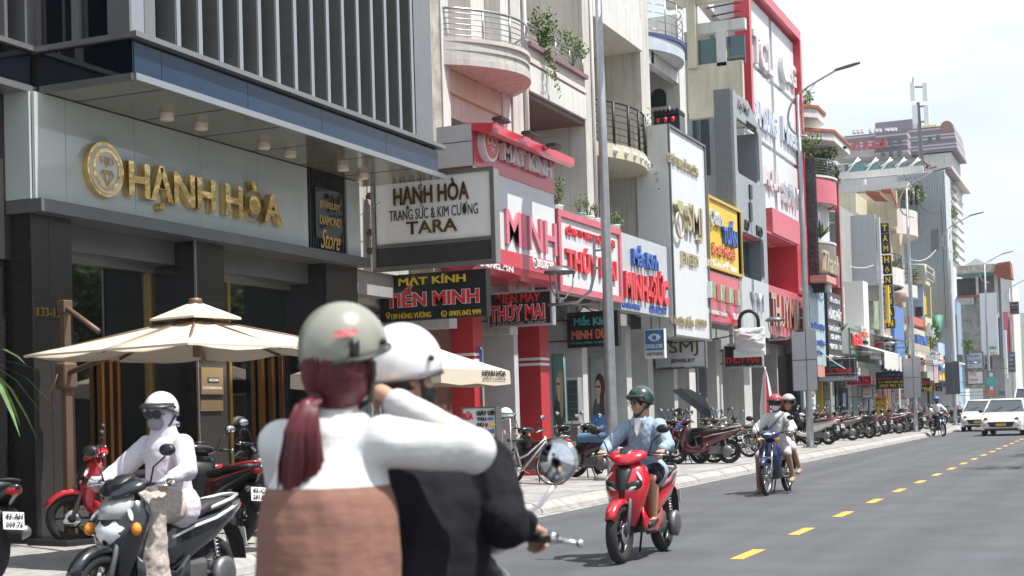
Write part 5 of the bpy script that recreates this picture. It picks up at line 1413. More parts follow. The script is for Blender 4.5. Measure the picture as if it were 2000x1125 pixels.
for q in far:
    fsign(q[0], q[1], q[2], q[3], q[4], q[5], .25, q[6], q[7])
t = fsign('red far board reading SÁCH under the sky blue board', 1848, 1862, 724, 745, -10.1, .2, m_redp, [('SÁCH', 1850, 1860, 740, 730, m_yll, {})])
pgn = [
 ('white and blue far board reading HỒNG ANH NHA KHOA', 1886, 1921, 688, 722, 108, mat('pale board', (.55, .62, .68), .5), [('HỒNG ANH', 1888, 1912, 699, 690, m_blul, {}), ('NHA KHOA', 1890, 1916, 710, 702, m_blul, {})]),
 ('white far board with red phone letters PHỤ TÙNG', 1888, 1922, 724, 752, 106, m_wht2, [('PHỤ', 1894, 1906, 736, 727, m_redl, {}), ('TÙNG', 1893, 1910, 745, 738, m_redl, {})]),
 ('narrow white banner with teal emblem and orange foot', 1929, 1943, 725, 775, 96, m_wht2, []),
 ('dark projecting sign reading ĐỒNG HỒ ĐẠI CHẤN at the far end', 1972, 1990, 590, 614, 125, m_dkb, [('ĐỒNG HỒ', 1973, 1989, 598, 593, m_wht2, {}), ('ĐẠI', 1976, 1986, 604, 599.5, m_lpink, {}), ('CHẤN', 1974, 1989, 611, 606, m_lpink, {})]),
 ('dark blue vertical sign reading CHẢ CÁ at the far end', 1968, 1983, 688, 727, 118, mat('navy board', (.04, .06, .2), .5), [('CHẢ', 1969, 1981, 697, 690, m_wht2, {}), ('CÁ', 1971, 1979, 705, 699, m_wht2, {}), ('QUÝ', 1970, 1981, 714, 707, m_yll, {}), ('MÂN', 1970, 1981, 722, 716, m_yll, {})]),
 ('small blue and white board low at the far end', 1951, 1963, 764, 772, 100, m_blup, []),
]
for q in pgn: psign(q[0], q[1], q[2], q[3], q[4], q[5], q[6], q[7], frame=m_steeld, fw_=.08, rods=1)
q = onY(1936, 745, 95.9); b = MB(); b.lathe([(0, 0), (.32, 0), (.32, .03), (0, .03)], (q[0], 95.97, q[1]), 18, 'y', smooth=False); t = b.build('round_emblem', m_cya); tag(t, 'teal round emblem on the narrow white banner', 'emblem')
b = MB(); pbox(b, 1930, 1942, 762, 774, 95.95, .03); t = b.build('orange_panel', m_ora); tag(t, 'orange lower panel of the narrow white banner', 'panel')
b = MB(); xa, za = onY(1818, 617, 90); b.loft([[(xa+.0, 90, za), (xa+.5, 90, za+.05), (xa+.7, 90.3, za)], [(xa+.2, 90, za-1.4), (xa+.4, 90, za-1.5), (xa+.5, 90.2, za-1.4)]]); t = b.build('green_cloth', m_grn2); tag(t, 'hanging green cloth between cream boards and corrugated tower', 'cloth')
# wall plants far away
for (px, py, X, rad, lab) in ((1818, 672, -10.2, (.5, .8, .8), 'round green plant hanging under the green cloth'), (1890, 680, -9.6, (.5, 1.2, .5), 'green vine over the white and blue far board'), (1858, 430, -11, (.6, 1, .8), 'sparse shrub growing high on the wall right of the corrugated tower'), (1860, 500, -11, (.4, .9, .8), 'lower sparse shrub growing on the wall right of the corrugated tower')):
    y, z = onX(px, py, X); plant(lab, (X, y, z-.5), rad, 260, .2)

# ============================================================ PROJECTING SIGNS OF THE NEAR ROW
t = psign('black projecting sign reading MẮT KÍNH TIẾN MINH under the white jewellery sign', 742, 950, 541, 628, 21.9, m_dkb,
      [('MẮT KÍNH', 779, 910, 559, 536, m_yll, {'offset': .03}), ('TIẾN MINH', 754, 936, 602, 561, m_redl, {'offset': .03, 'ol': 1}), ('139 HÙNG VƯƠNG', 765, 842, 624, 611, m_yll, {'offset': .01}), ('0905.042.999', 878, 940, 619, 607, m_yll, {'offset': .015})], frame=m_blkm, fw_=.02)
x, z = onY(759, 617, 21.9); b = MB(); b.torus((x, 21.88, z+.02), .035, .01, 'y', 14, 5); b.prism([(x-.03, z), (x+.03, z), (x, z-.06)], 'y', 21.87, 21.89); P1(b, 'pin_mark', m_yll, t)
x, z = onY(868, 613, 21.9); b = MB(); b.torus((x, 21.88, z), .05, .008, 'y', 16, 5); P1(b, 'phone_ring', m_yll, t); b = MB(); b.tube([(x-.02, 21.88, z+.025), (x-.015, 21.88, z-.01), (x+.02, 21.88, z-.02)], .01, 5); P1(b, 'phone_handset', m_yll, t)
psign('black projecting sign reading ĐIỆN MÁY THÚY MAI with double silver border', 953, 1078, 574, 640, 25.3, m_dkb,
      [('ĐIỆN MÁY', 968, 1055, 599, 570, m_redl, {'offset': .02}), ('THÚY MAI', 958, 1064, 629, 592, m_redl, {'offset': .03, 'ol': 1}), ('141 HÙNG VƯƠNG - ĐÀ NẴNG', 960, 1067, 638, 628, m_silv, {'offset': .01})], frame=m_silv, fw_=.025)
psign('dark projecting sign reading Mắt Kính MINH ĐỨC behind the first street pole', 1108, 1207, 612, 679, 29.6, m_dkb,
      [('Mắt Kính', 1121, 1193, 637, 617, m_cya, {'offset': .03}), ('MINH ĐỨC', 1117, 1198, 664, 640, m_ora, {'offset': .03}), ('143 HÙNG VƯƠNG  ĐT 0236.358.4384', 1115, 1200, 673, 668, m_cya, {})], frame=m_blkm, fw_=.02)
te = psign('blue and white projecting lens sign with an eye emblem', 1259, 1297, 644, 700, 33.8, m_wht2, [('ESSILOR', 1262, 1295, 681, 673, m_wht2, {'depth': .03, 'offset': .02}), ('PARTNERS', 1261, 1295, 695, 689, m_steeld, {'offset': .01})], frame=m_wht2, fw_=.02, rods=0)
x0, z1 = onY(1260, 646, 33.8); x1 = onY(1296, 646, 33.8)[0]; zb = onY(1260, 685, 33.8)[1]
bx('blue_face', x0, x1, 33.78, 33.797, zb, z1, m_blup, te); cx, cz2 = onY(1278, 659, 33.78)
b = MB(); b.prism([(cx-.17, cz2), (cx-.1, cz2+.07), (cx, cz2+.1), (cx+.1, cz2+.07), (cx+.17, cz2), (cx+.1, cz2-.07), (cx, cz2-.1), (cx-.1, cz2-.07)], 'y', 33.765, 33.778); P1(b, 'eye_mark', m_wht2, te)
write('e', (cx-.055, 33.762, cz2-.06), .11, .11, 'y', m_blup, te, depth=.01, offset=.03)
for d in (-.1, .12): b = MB(); b.tube([(cx+d, 33.88, z1), (cx+d, 33.88, z1+.45)], .015, 6); P1(b, 'hanger', m_steeld, te)
psign('white projecting sign reading SMJ JEWELRY in gold with address line', 1278, 1378, 670, 722, 36.6, m_sgw,
      [('SMJ', 1308, 1364, 697, 668, m_brz, {'offset': .0}), ('JEWELRY', 1310, 1358, 711, 702, m_brz, {'offset': .02}), ('149 HÙNG VƯƠNG, TP. ĐÀ NẴNG', 1287, 1337, 721, 717, m_blt, {}), ('0905 007 699', 1352, 1374, 720, 716, m_blt, {})], frame=m_steeld, fw_=.02)
t = psign('black projecting sign reading THÚY MAI half covered by white plastic', 1414, 1489, 676, 719, 41.5, m_dkb, [('THÚY MAI', 1416, 1483, 711, 695, m_redl, {'offset': .03}), ('153 HÙNG VƯƠNG - ĐÀ NẴNG', 1418, 1486, 718, 713, m_silv, {})], frame=m_silv, fw_=.02)
# wrapped sign
tw = thing('wrapped_sign', 'handbag shaped sign wrapped in white plastic sheet with black arched handle', 'shop sign', (-9.5, 40.8, 4))
x0, z1 = onY(1434, 642, 40.9); x1 = onY(1493, 642, 40.9)[0]; z0 = onY(1434, 697, 40.9)[1]
b = MB(); nn = 26; G = [[None]*(nn+1) for _ in range(nn+1)]
vs = []; fs = []
for i in range(nn+1):
    for j in range(nn+1):
        u = i/nn; v = j/nn; e = (4*u*(1-u)*4*v*(1-v))**.35
        f_ = .07*noise.noise(Vector((u*2.0, v*9, 1.2)))+.03*noise.noise(Vector((u*5, v*22, 4)))
        w = .02+.14*e+f_*e
        vs.append((x0+(x1-x0)*u+.04*noise.noise(Vector((u, v*6, 9))), 40.9-w, z0+(z1-z0)*v*(1)+.05*noise.noise(Vector((u*6, v, 7)))))
for i in range(nn):
    for j in range(nn): fs.append((i*(nn+1)+j, (i+1)*(nn+1)+j, (i+1)*(nn+1)+j+1, i*(nn+1)+j+1))
b.add(vs, fs, True); P1(b, 'plastic_wrap', mat('white plastic sheet', (.74, .74, .75), .3, var=.05, spec=.6), tw)
bx('board', x0+.02, x1-.02, 40.9, 41.06, z0+.02, z1-.01, m_wht2, tw); bx('lower_edge', x0-.02, x1-.08, 40.80, 40.899, z0-.03, z0+.2, m_wht2, tw)
b = MB(); cx = (x0+x1)/2-.02; pts = [(cx-.28, 40.95, z1-.05), (cx-.28, 40.95, z1+.22)]+[(cx-.28*math.cos(PI*k/8), 40.95, z1+.22+.28*math.sin(PI*k/8)) for k in range(1, 8)]+[(cx+.28, 40.95, z1+.22), (cx+.28, 40.95, z1-.05)]
b.tube(pts, .055, 10); P1(b, 'arched_handle', m_blk, tw)
tq = psign('black projecting sign reading ĐỒNG HỒ PHƯỚC THÀNH with dotted bulb border', 1598, 1672, 700, 734, 55.5, m_dkb, [('ĐỒNG HỒ', 1611, 1647, 717, 706, m_cya, {'offset': .03}), ('PHƯỚC THÀNH', 1599, 1663, 731, 717, m_redl, {'offset': .035})], frame=m_blkm)
x0, z1 = onY(1599, 701, 55.5); x1 = onY(1671, 701, 55.5)[0]; z0 = onY(1599, 733, 55.5)[1]; b = MB()
for k in range(36):
    for zz in (z0+.03, z1-.03): b.ell((x0+(x1-x0)*k/35, 55.47, zz), .013, 6, 4)
for k in range(12): b.ell((x1-.03, 55.47, z0+(z1-z0)*k/11), .013, 6, 4); b.ell((x1-.22, 55.47, z0+(z1-z0)*k/11), .013, 6, 4)
P1(b, 'bulb_border', m_wht2, tq)['kind'] = 'stuff'
psign('blue and white lower board reading 159 HÙNG VƯƠNG', 1598, 1674, 735, 746, 55.7, m_wht2, [('159', 1650, 1668, 738, 733, m_redl, {'offset': .02}), ('HÙNG VƯƠNG', 1647, 1671, 745, 741, m_blt, {})], frame=m_blup, fw_=.02, rods=1)
psign('dark red lit sign reading THỎA TIN under the white awning', 1654, 1702, 736, 752, 60, m_dkb, [('THỎA TIN', 1658, 1697, 749, 738, m_redl, {'offset': .03})], frame=m_red, fw_=.03, rods=1)
psign('big black board with blue red and yellow lines under the tan awning', 1710, 1768, 727, 760, 67, m_dkb, [('TUẤN 207', 1722, 1766, 735, 728, m_blup, {'offset': .02}), ('SỬA XE MÁY - RỬA XE', 1713, 1767, 742, 737, m_redl, {'offset': .02}), ('ĐT: 0905 888 207', 1715, 1767, 749, 745, m_yll, {'offset': .02}), ('0935 901 218', 1718, 1767, 757, 751, m_yll, {'offset': .02})], rods=1)
psign('yellow lettered black sign reading THẾ right of the blank double board', 1801, 1824, 752, 766, 80, m_dkb, [('THẾ', 1803, 1822, 765, 752, m_yll, {'offset': .03})], rods=1)
psign('black sign with red letters ÁNH above the THẾ sign', 1801, 1816, 739, 751, 78, m_dkb, [('ÁNH', 1802, 1814, 750, 742, m_redl, {'offset': .02})], rods=1)
psign('dark framed sign reading PHÔ TÔ with silver letters', 1826, 1841, 748, 764, 84, m_dkb, [('PHÔ', 1829, 1839, 755, 750, m_silv, {}), ('TÔ', 1831, 1837, 762, 757, m_silv, {})], frame=m_steeld, rods=1)
psign('green lettered dark far sign below the hook lamp', 1841, 1862, 744, 756, 88, m_dkb, [('HỒNG ĐÀO', 1842, 1861, 750, 744, m_cya, {'offset': .02}), ('TRÀ SỮA', 1844, 1860, 756, 751, m_redl, {})], rods=1)
# ============================================================ GROUND FLOOR DETAILS
gf = thing('shopfront', 'open ground floor shopfronts with red and grey pillars below the projecting signs', 'shopfront', (-12, 30, .14))
m_grw = mat('grey shop wall', (.30, .305, .31), .7, var=.12, streak=.2); m_lgw = mat('light shop pillar', (.55, .55, .54), .7, var=.1, streak=.35, dirt=(.3, .28, .26))
bx('back_wall', -15.2, -15, 20, 54, .14, 3.5, m_grw, gf)
XPg = -11.0
def gp(nm, a, c, m, x1=-11.0, x0=-11.5, z1=3.5, z0=.14): return bx(nm, x0, x1, YX(a, x1, 800), YX(c, x1, 800), z0, z1, m, gf)
# pillars: sighted on their street face
for (a, c, m, x0) in ((928, 945, m_redp, -11.5), (1058, 1075, m_redp, -11.55), (1007, 1015, m_lgw, -12), (1140, 1150, m_lgw, -13), (1226, 1236, m_lgw, -13), (1268, 1278, m_lgw, -12.5), (1318, 1325, m_lgw, -12.8), (1402, 1413, m_lgw, -12.2), (1455, 1470, m_lgw, -13)):
    gp('pillar', a, c, m, x0=x0)
for a, c in ((928, 945), (1058, 1075)):
    for zz in (2.42, 2.53): bx('white_band', -11.56, -10.99, YX(a, -11, 800)-.01, YX(c, -11, 800)+.01, zz, zz+.055, m_wht2, gf)
# walls between shops (camera facing)
for px, xa, xb, m in ((1018, -15, -11.6, m_intw), (1152, -15, -11.6, m_grw), (1238, -15, -11.7, m_intw), (1326, -15, -11.4, m_grw), (1380, -15, -11.3, m_tex), (1415, -15, -12.0, m_intw), (1470, -15, -11.6, m_lgw), (1520, -15, -11.3, m_intw)):
    yq = YX(px, -11.3, 800); bx('party_wall', xa, xb, yq, yq+.18, .14, 3.5, m, gf)
# glazed fronts
for a, c, X, m in ((1190, 1225, -11.3, glass('pale glass', (.25, .32, .3), .5)), (1350, 1378, -11.5, glass('green glass pane', (.1, .17, .16), .6)), (1425, 1452, -12.4, m_lgw)):
    y0, y1 = YX(a, X, 800), YX(c, X, 800); bx('glass_front', X-.03, X, y0, y1, .2, 2.9, m, gf)
    for yy in (y0, (y0+y1)/2, y1): bx('mullion', X-.05, X+.03, yy-.03, yy+.03, .15, 2.95, m_lgw, gf)
for k, (px, zz) in enumerate(((1330, 2.1), (1285, 2.0), (1440, 2.2))):
    yq = YX(px+6, -11.5, 800)-.12; bx('meter_box', -11.95, -11.62, yq-.12, yq, zz-.3, zz+.3, m_plB if k == 0 else m_steeld, gf)
for px in (1340, 1346): 
    yq = YX(px, -11.2, 800); b = MB(); b.tube([(-11.2, yq, .14), (-11.2, yq, 3.5)], .02, 6); P1(b, 'conduit', m_blk, gf)
yq = YX(1462, -11.0, 800)
for zz in (1.2, 1.7): bx('notice_sheet', -11.3, -11.02, yq-.06, yq-.05, zz, zz+.35, m_wht2, gf)
# stock in the shops: shelves glimpsed in the dark
for (px, X, n) in ((960, -14.6, 10), (1180, -14.2, 10), (1300, -14.5, 8), (1500, -14.5, 8)):
    b = MB(); yq = YX(px, -11.5, 800)+1
    for k in range(n):
        for j in range(5):
            y_ = yq+random.uniform(0, 2.2); b.box(X, X+.25, y_, y_+random.uniform(.1, .3), .3+.5*j, .3+.5*j+random.uniform(.15, .4))
    P1(b, 'shelf_goods', mat('shelf goods', (.4, .38, .35), .6, var=.8, vscale=5), gf)['kind'] = 'stuff'
# posters with portraits (plain invented faces)
def poster(label, px0, px1, pt, pb, Y, bg_, hair, skin, foot=None, side=1, texts=(), X=None):
    t = thing('advertising_panel', label, 'poster', (0, 0, 0))
    if X is None:
        x0, z1 = onY(px0, pt, Y); _, z0 = onY(px0, pb, Y); x1 = onY(px1, (pt+pb)/2, Y)[0]
    b = MB(); b.box(x0, x1, Y, Y+.1, z0, z1); P1(b, 'panel', bg_, t)
    w, h = x1-x0, z1-z0; cx = x0+w*.55; cz = z0+h*.64
    def disc(u, v, ru, rv, m, d, nm):
        bb = MB(); bb.prism([(u+ru*math.cos(2*PI*k/20), v+rv*math.sin(2*PI*k/20)) for k in range(20)], 'y', Y-d, Y-d+.004)
        # keep the print inside the panel
        bb.v = [(min(max(x, x0+.01), x1-.01), y, min(max(z, z0+.01), z1-.01)) for x, y, z in bb.v]; P1(bb, nm, m, t)
    disc(cx+.02*side, cz-.02, w*.34, h*.17, hair, .008, 'printed_hair'); disc(cx+w*.16*side, cz-h*.2, w*.16, h*.24, hair, .010, 'printed_hair')
    disc(cx-w*.05*side, z0+h*.3, w*.42, h*.2, mat('printed coat', (.06, .09, .09), .5), .009, 'printed_coat')
    disc(cx-w*.06*side, cz-h*.17, w*.1, h*.06, skin, .012, 'printed_neck'); disc(cx-w*.06*side, cz-h*.03, w*.19, h*.105, skin, .014, 'printed_face')
    for s_ in (-1, 1): disc(cx-w*.06*side+s_*w*.08, cz-h*.01, w*.065, h*.016, m_blk, .018, 'printed_glasses')
    disc(cx-w*.06*side, cz-h*.07, w*.05, h*.006, m_redl, .018, 'printed_mouth')
    if foot: bb = MB(); bb.box(x0, x1, Y-.016, Y, z0, z0+h*.27); P1(bb, 'foot_panel', foot, t)
    bb = MB(); bb.tube([(x0, Y-.01, z0), (x0, Y-.01, z1), (x1, Y-.01, z1), (x1, Y-.01, z0)], .014, 5); P1(bb, 'frame', m_steeld, t)
    for q in texts: wy(q[0], q[1], q[2], q[3], q[4], Y-.017, q[5], t, depth=.004)
    return t
m_skin_p = mat('printed skin', (.55, .36, .26), .5)
tp_ = poster('tall grey-brown portrait poster with blue corner mark beside the red pillar', 872, 941, 682, 800, 24.2, mat('poster taupe', (.33, .28, .27), .5, var=.3), mat('printed dark hair', (.05, .03, .03), .5), m_skin_p)
pp('blue_mark', 931, 942, 682, 707, 24.17, .02, m_blup, tp_)
poster('narrow teal portrait poster just right of the big red pillar', 1078, 1103, 692, 850, 28.2, mat('poster teal', (.13, .30, .27), .5), mat('printed light hair', (.4, .42, .3), .5), mat('printed pale skin', (.6, .62, .45), .5))
poster('portrait poster with long dark hair and blue foot behind the street pole', 1152, 1184, 699, 853, 30.6, mat('poster green blue', (.34, .42, .40), .5, var=.2), mat('printed dark hair', (.05, .03, .03), .5), m_skin_p, foot=m_blup, texts=[('P +', 1175, 1188, 838, 830, m_wht2)])
# drinks cabinet
t = thing('glass_cabinet', 'white-framed glass door cabinet standing between the two teal posters', 'cabinet', (0, 0, .15))
Yc = 29.5; pp('cabinet_body', 1104, 1131, 738, 828, Yc, .6, m_wht2, t); pp('glass_door', 1107, 1128, 743, 822, Yc-.02, .02, m_teal, t)
for k in range(4): pp('shelf', 1108, 1127, 755+k*14, 758+k*14, Yc-.035, .012, m_steeld, t)
t = thing('grey_kiosk', 'grey metal box with a notice sheet on its side under the glass cabinet', 'box', (0, 0, .15))
pp('box_body', 1108, 1138, 828, 862, 27.5, .5, m_steeld, t); pp('notice', 1128, 1137, 832, 856, 27.48, .015, m_wht2, t)

# far ground floors: coloured shopfronts
m_ylw = mat('yellow shop wall', (.55, .38, .05), .6)
for (px, w_, col, lab) in ((1565, 3.6, m_dkb, 'dark shopfront with white poster right of the second street pole'), (1612, 3.2, m_ylw, 'yellow walled narrow shopfront beside the dark one'), (1632, 4.2, mat('photo shop black', (.04, .05, .06), .4), 'black shopfront with blue photo posters under the awning'),
                        (1668, 4.6, m_plC, 'cream shopfront with roller shutter under the tan awning'), (1700, 5, m_dkb, 'dark shopfront under the tan awning'), (1728, 6, m_blkm, 'black shopfront behind the third street pole'), (1755, 7, m_redp, 'red fronted shop beyond the third street pole'),
                        (1790, 8, m_ylw, 'yellow and green shopfront in the far row'), (1812, 8, mat('blue shopfront', (.06, .12, .3), .5), 'blue shopfront in the far row'), (1832, 8, m_redp, 'brick red shopfront in the far row'), (1850, 9, m_blkm, 'dark far shopfront near the fourth pole')):
    yq = YX(px, -10.9, 800); t = thing('shopfront', lab, 'shopfront', (-11, yq, .14))
    bx('wall', -11.4, -11.0, yq, yq+w_, .14, 3.4, col, t)
    for k in range(int(w_/1.4)):
        bx('door_panel', -11.0, -10.96, yq+.2+k*1.4, yq+1.4+k*1.4, .16, 2.7, random.choice([m_wind, m_lgw, m_grw, m_teal, m_brown]), t)
    bx('lintel', -11.0, -10.9, yq, yq+w_, 2.75, 3.1, random.choice([m_lgw, col]), t)
t = fsign('white banner with red letters and blue foot hanging right of the second pole', 1571, 1593, 764, 800, -10.6, .05, m_wht2, [('THẤM', 1573, 1590, 775, 766, m_redl, {'offset': .02, 'depth': .01}), ('XOA BÓP', 1575, 1590, 785, 778, m_cya, {'depth': .01}), ('155 HV', 1574, 1590, 796, 789, m_blul, {'depth': .01})])
psign('small round white sign with printed logo under the lit red sign', 1683, 1705, 757, 779, 62.5, m_wht2, [('SMART', 1685, 1702, 765, 760, m_redl, {}), ('shop', 1688, 1699, 772, 767, m_blul, {})], frame=m_steeld, rods=1)
psign('yellow Me-O pet food panel standing behind the parked motorbikes', 1709, 1732, 774, 822, 66, m_yelp, [('Me-O', 1711, 1729, 783, 776, m_redl, {'offset': .03}), ('pet food', 1713, 1727, 793, 789, m_ora, {})], frame=m_yelp, rods=0, name='pet_food_sign')
psign('white vertical sign with letters Y PHANH beside the third pole', 1748, 1756, 761, 792, 72, m_wht2, [('Y', 1750, 1754, 768, 763, m_redl, {}), ('P', 1750, 1754, 775, 770, m_redl, {}), ('H', 1750, 1754, 782, 777, m_redl, {})], rods=0)
psign('white board with red letters PHỤ TÙNG beside the third pole', 1759, 1773, 760, 792, 72.5, m_wht2, [('PHỤ', 1760, 1772, 770, 762, m_redl, {'offset': .02}), ('TÙNG', 1760, 1772, 780, 772, m_redl, {'offset': .02})], rods=0)
pg = thing('photo_poster', 'dark blue photo poster of a bride behind the parked motorbikes', 'poster', (0, 0, 0))
pp('panel', 1641, 1656, 758, 800, 61, .1, mat('blue photo print', (.06, .13, .19), .5, var=.6, vscale=3), pg); pp('printed_figure', 1646, 1652, 768, 795, 60.98, .01, m_lw, pg)

# ============================================================ STREET LAMPS
m_pole = mat('galvanised pole', (.42, .44, .455), .45, .6, var=.18, vscale=6, streak=.2)
m_lant = mat('lantern glass', (.6, .62, .62), .2, trans=.5)
def street_lamp(Y, label, height=10.4, lantern=True, panel=None, X=-8.40, arm=.85):
    t = thing('street_lamp', label, 'street lamp', (X, Y, .15), 0, 'tall double-armed street lamps along the kerb')
    b = MB(); b.tube([(0, 0, 0), (0, 0, 1.2), (0, 0, height*.6), (0, 0, height)], [.115, .105, .085, .05], 14); b.build('pole', m_pole, t)
    b = MB(); b.box(-.22, .22, -.22, .22, 0, .03); 
    b.build('base_plate', m_pole, t)
    for sx in (-1, 1):
        for sy in (-1, 1): b = MB(); b.cyl((sx*.16, sy*.16, .03), (sx*.16, sy*.16, .08), .022, n=6); b.build('bolt', m_steeld, t)
    # upper arm: curve that starts low behind the pole, swings out and up
    b = MB(); h = height
    pts = [(.25, 0, h-1.3), (-.15, 0, h-1.15), (-.33, 0, h-.75), (-.22, 0, h-.25), (.15, 0, h+.12), (.6, 0, h+.36), (arm+.4, 0, h+.66)]
    # smooth
    P = []
    for i in range(len(pts)-1):
        p0 = Vector(pts[max(i-1, 0)]); p1 = Vector(pts[i]); p2 = Vector(pts[i+1]); p3 = Vector(pts[min(i+2, len(pts)-1)])
        for u in (0, .25, .5, .75): P.append(.5*((2*p1)+(p2-p0)*u+(2*p0-5*p1+4*p2-p3)*u*u+(3*p1-p0-3*p2+p3)*u**3))
    P.append(Vector(pts[-1])); b.tube(P, .032, 8); b.build('arm', m_pole, t)
    b = MB(); b.tube([(.0, 0, h-.7), (.2, 0, h-.1), (.55, 0, h+.32)], .016, 6); b.build('brace', m_pole, t)
    b = MB(); b.loft([[(arm+.3+.75*u, w*(.04+.1*math.sin(PI*(.15+.7*u))), h+.63+.14*u+z*.035) for w, z in ((-1, -.6), (1, -.6), (1, .4), (.5, 1), (-.5, 1), (-1, .4))] for u in (0, .15, .5, .85, 1)]); b.build('lamp_head', m_steeld, t)
    if lantern:
        z0 = 3.35; L0 = -.95
        b = MB(); b.tube([(-.24, 0, z0+1.2), (-.24, 0, z0+.55), (-.34, 0, z0+.2), (-.6, 0, z0+.0), (-1.2, 0, z0-.02)], .03, 8); b.build('hook_arm', m_pole, t)
        for zz in (z0+.95, z0+.62): b = MB(); b.tube([(0, 0, zz), (-.24, 0, zz)], .02, 6); b.build('clamp', m_pole, t)
        ln = MB(); ln.lathe([(0, z0+.72), (.16, z0+.70), (.29, z0+.62), (.31, z0+.57), (.27, z0+.56), (0, z0+.56)], (L0, 0, 0), 24); hd = ln.build('lantern_shade', m_steeld, t)
        for k in range(3):
            a = k*2*PI/3+.6; b = MB(); b.tube([(L0+.28*math.cos(a), .28*math.sin(a), z0+.57), (L0+.24*math.cos(a), .24*math.sin(a), z0+.3), (L0+.1*math.cos(a), .1*math.sin(a), z0+.1), (L0, 0, z0+.04)], .017, 6); b.build('lantern_rib', m_pole, t)
        b = MB(); b.lathe([(.0, z0-.0), (.06, z0+.0), (.07, z0+.1), (0, z0+.12)], (L0, 0, 0), 12); b.build('lantern_foot', m_pole, t)
    if panel:
        m, z0, z1 = panel
        for s_ in (-1, 1): b = MB(); b.box((-.42 if s_ < 0 else .02), (-.02 if s_ < 0 else .30), -.16, -.12, z0, z1-.06*(s_ < 0)); b.build('banner', m, t)
        b = MB(); b.box(-.41, .29, -.165, -.161, (z0+z1)/2-.015, (z0+z1)/2+.015); b.build('banner_seam', m_steeld, t)
        b = MB(); b.tube([(-.43, -.14, z0), (-.43, -.14, z1), (.31, -.14, z1), (.31, -.14, z0), (-.43, -.14, z0)], .018, 5); b.build('banner_frame', m_steeld, t)
    return t
m_ban = mat('blank banner', (.50, .51, .55), .5, var=.08)
street_lamp(YX(1195, -8.75, 830), X=-8.75, label='nearest galvanised street lamp pole with hook lantern before the red-framed sign')
street_lamp(YX(1583, -8.75, 870), X=-8.75, label='second street lamp pole with blank grey double banner by the two-person scooter', panel=(m_ban, 1.75, 3.6), height=10.8)
street_lamp(64.8, 'third street lamp pole with blank grey banner behind the far rider', panel=(m_ban, 1.5, 3.3), height=10.8)
street_lamp(81.3, 'fourth street lamp pole with dark banner left of the white car', panel=(mat('dark banner', (.09, .1, .12), .5), 1.7, 3.5), height=10.8)
street_lamp(104, 'fifth street lamp pole in front of the tall white panel', height=10.8)
street_lamp(128, 'sixth and farthest street lamp pole near the navy vertical sign', height=10.8)
# red white post
b = MB(); 
t = thing('striped_post', 'thin red and white striped post beside the brick red shopfront', 'post', onZ(1891, 800, .15)+(.15,))
for k in range(10): b = MB(); b.cyl((0, 0, .4*k), (0, 0, .4*k+.4), .07, n=10); b.build('stripe', m_redl if k % 2 else m_wht2, t)

# ============================================================ CABLES
m_cab = mat('cable', (.03, .03, .035), .6)
def cable(label, pts, r=.018, m=None, sag=.3):
    b = MB(); P = []
    for i in range(len(pts)-1):
        a, c = Vector(pts[i]), Vector(pts[i+1])
        for k in range(8): u = k/8; P.append(a.lerp(c, u)-Vector((0, 0, sag*4*u*(1-u))))
    P.append(Vector(pts[-1])); b.tube(P, r, 5); o = b.build('cable', m or m_cab); tag(o, label, 'cable'); return o
def px3(px, py, X): y, z = onX(px, py, X); return (X, y, z)
cable('thin black cable slung from the corrugated tower to its mast', [px3(1765, 340, -11), px3(1846, 402, -9), ], sag=1.2)
cable('grey cable drooping across the blank grey wall', [px3(1660, 520, -10.6), px3(1722, 508, -10.6)], .015, m_wht2, .2)
cable('thick pale cable crossing the corrugated cladding', [px3(1776, 505, -10.6), px3(1830, 485, -10.6)], .02, m_wht2, .4)
cable('black cable running down the corrugated tower corner', [px3(1838, 390, -10), px3(1848, 640, -10)], .03, None, 0)
cable('black wire between the white store sign and the wall', [(-11.3, 20.0, 4.6), (-11.0, 21.5, 5.4)], .006, None, 0)
cable('black cable looping under the red-framed sign', [px3(1083, 590, -11), px3(1140, 598, -11), px3(1210, 575, -10.9)], .015, None, .25)
cable('black cable from the jewellery board down to the wrapped sign', [px3(1300, 660, -10.9), px3(1430, 655, -10.6)], .02, None, .1)
cable('pair of pale wires above the PHƯỚC THÀNH sign', [px3(1590, 672, -10), px3(1680, 730, -9.6)], .02, m_wht2, .2)

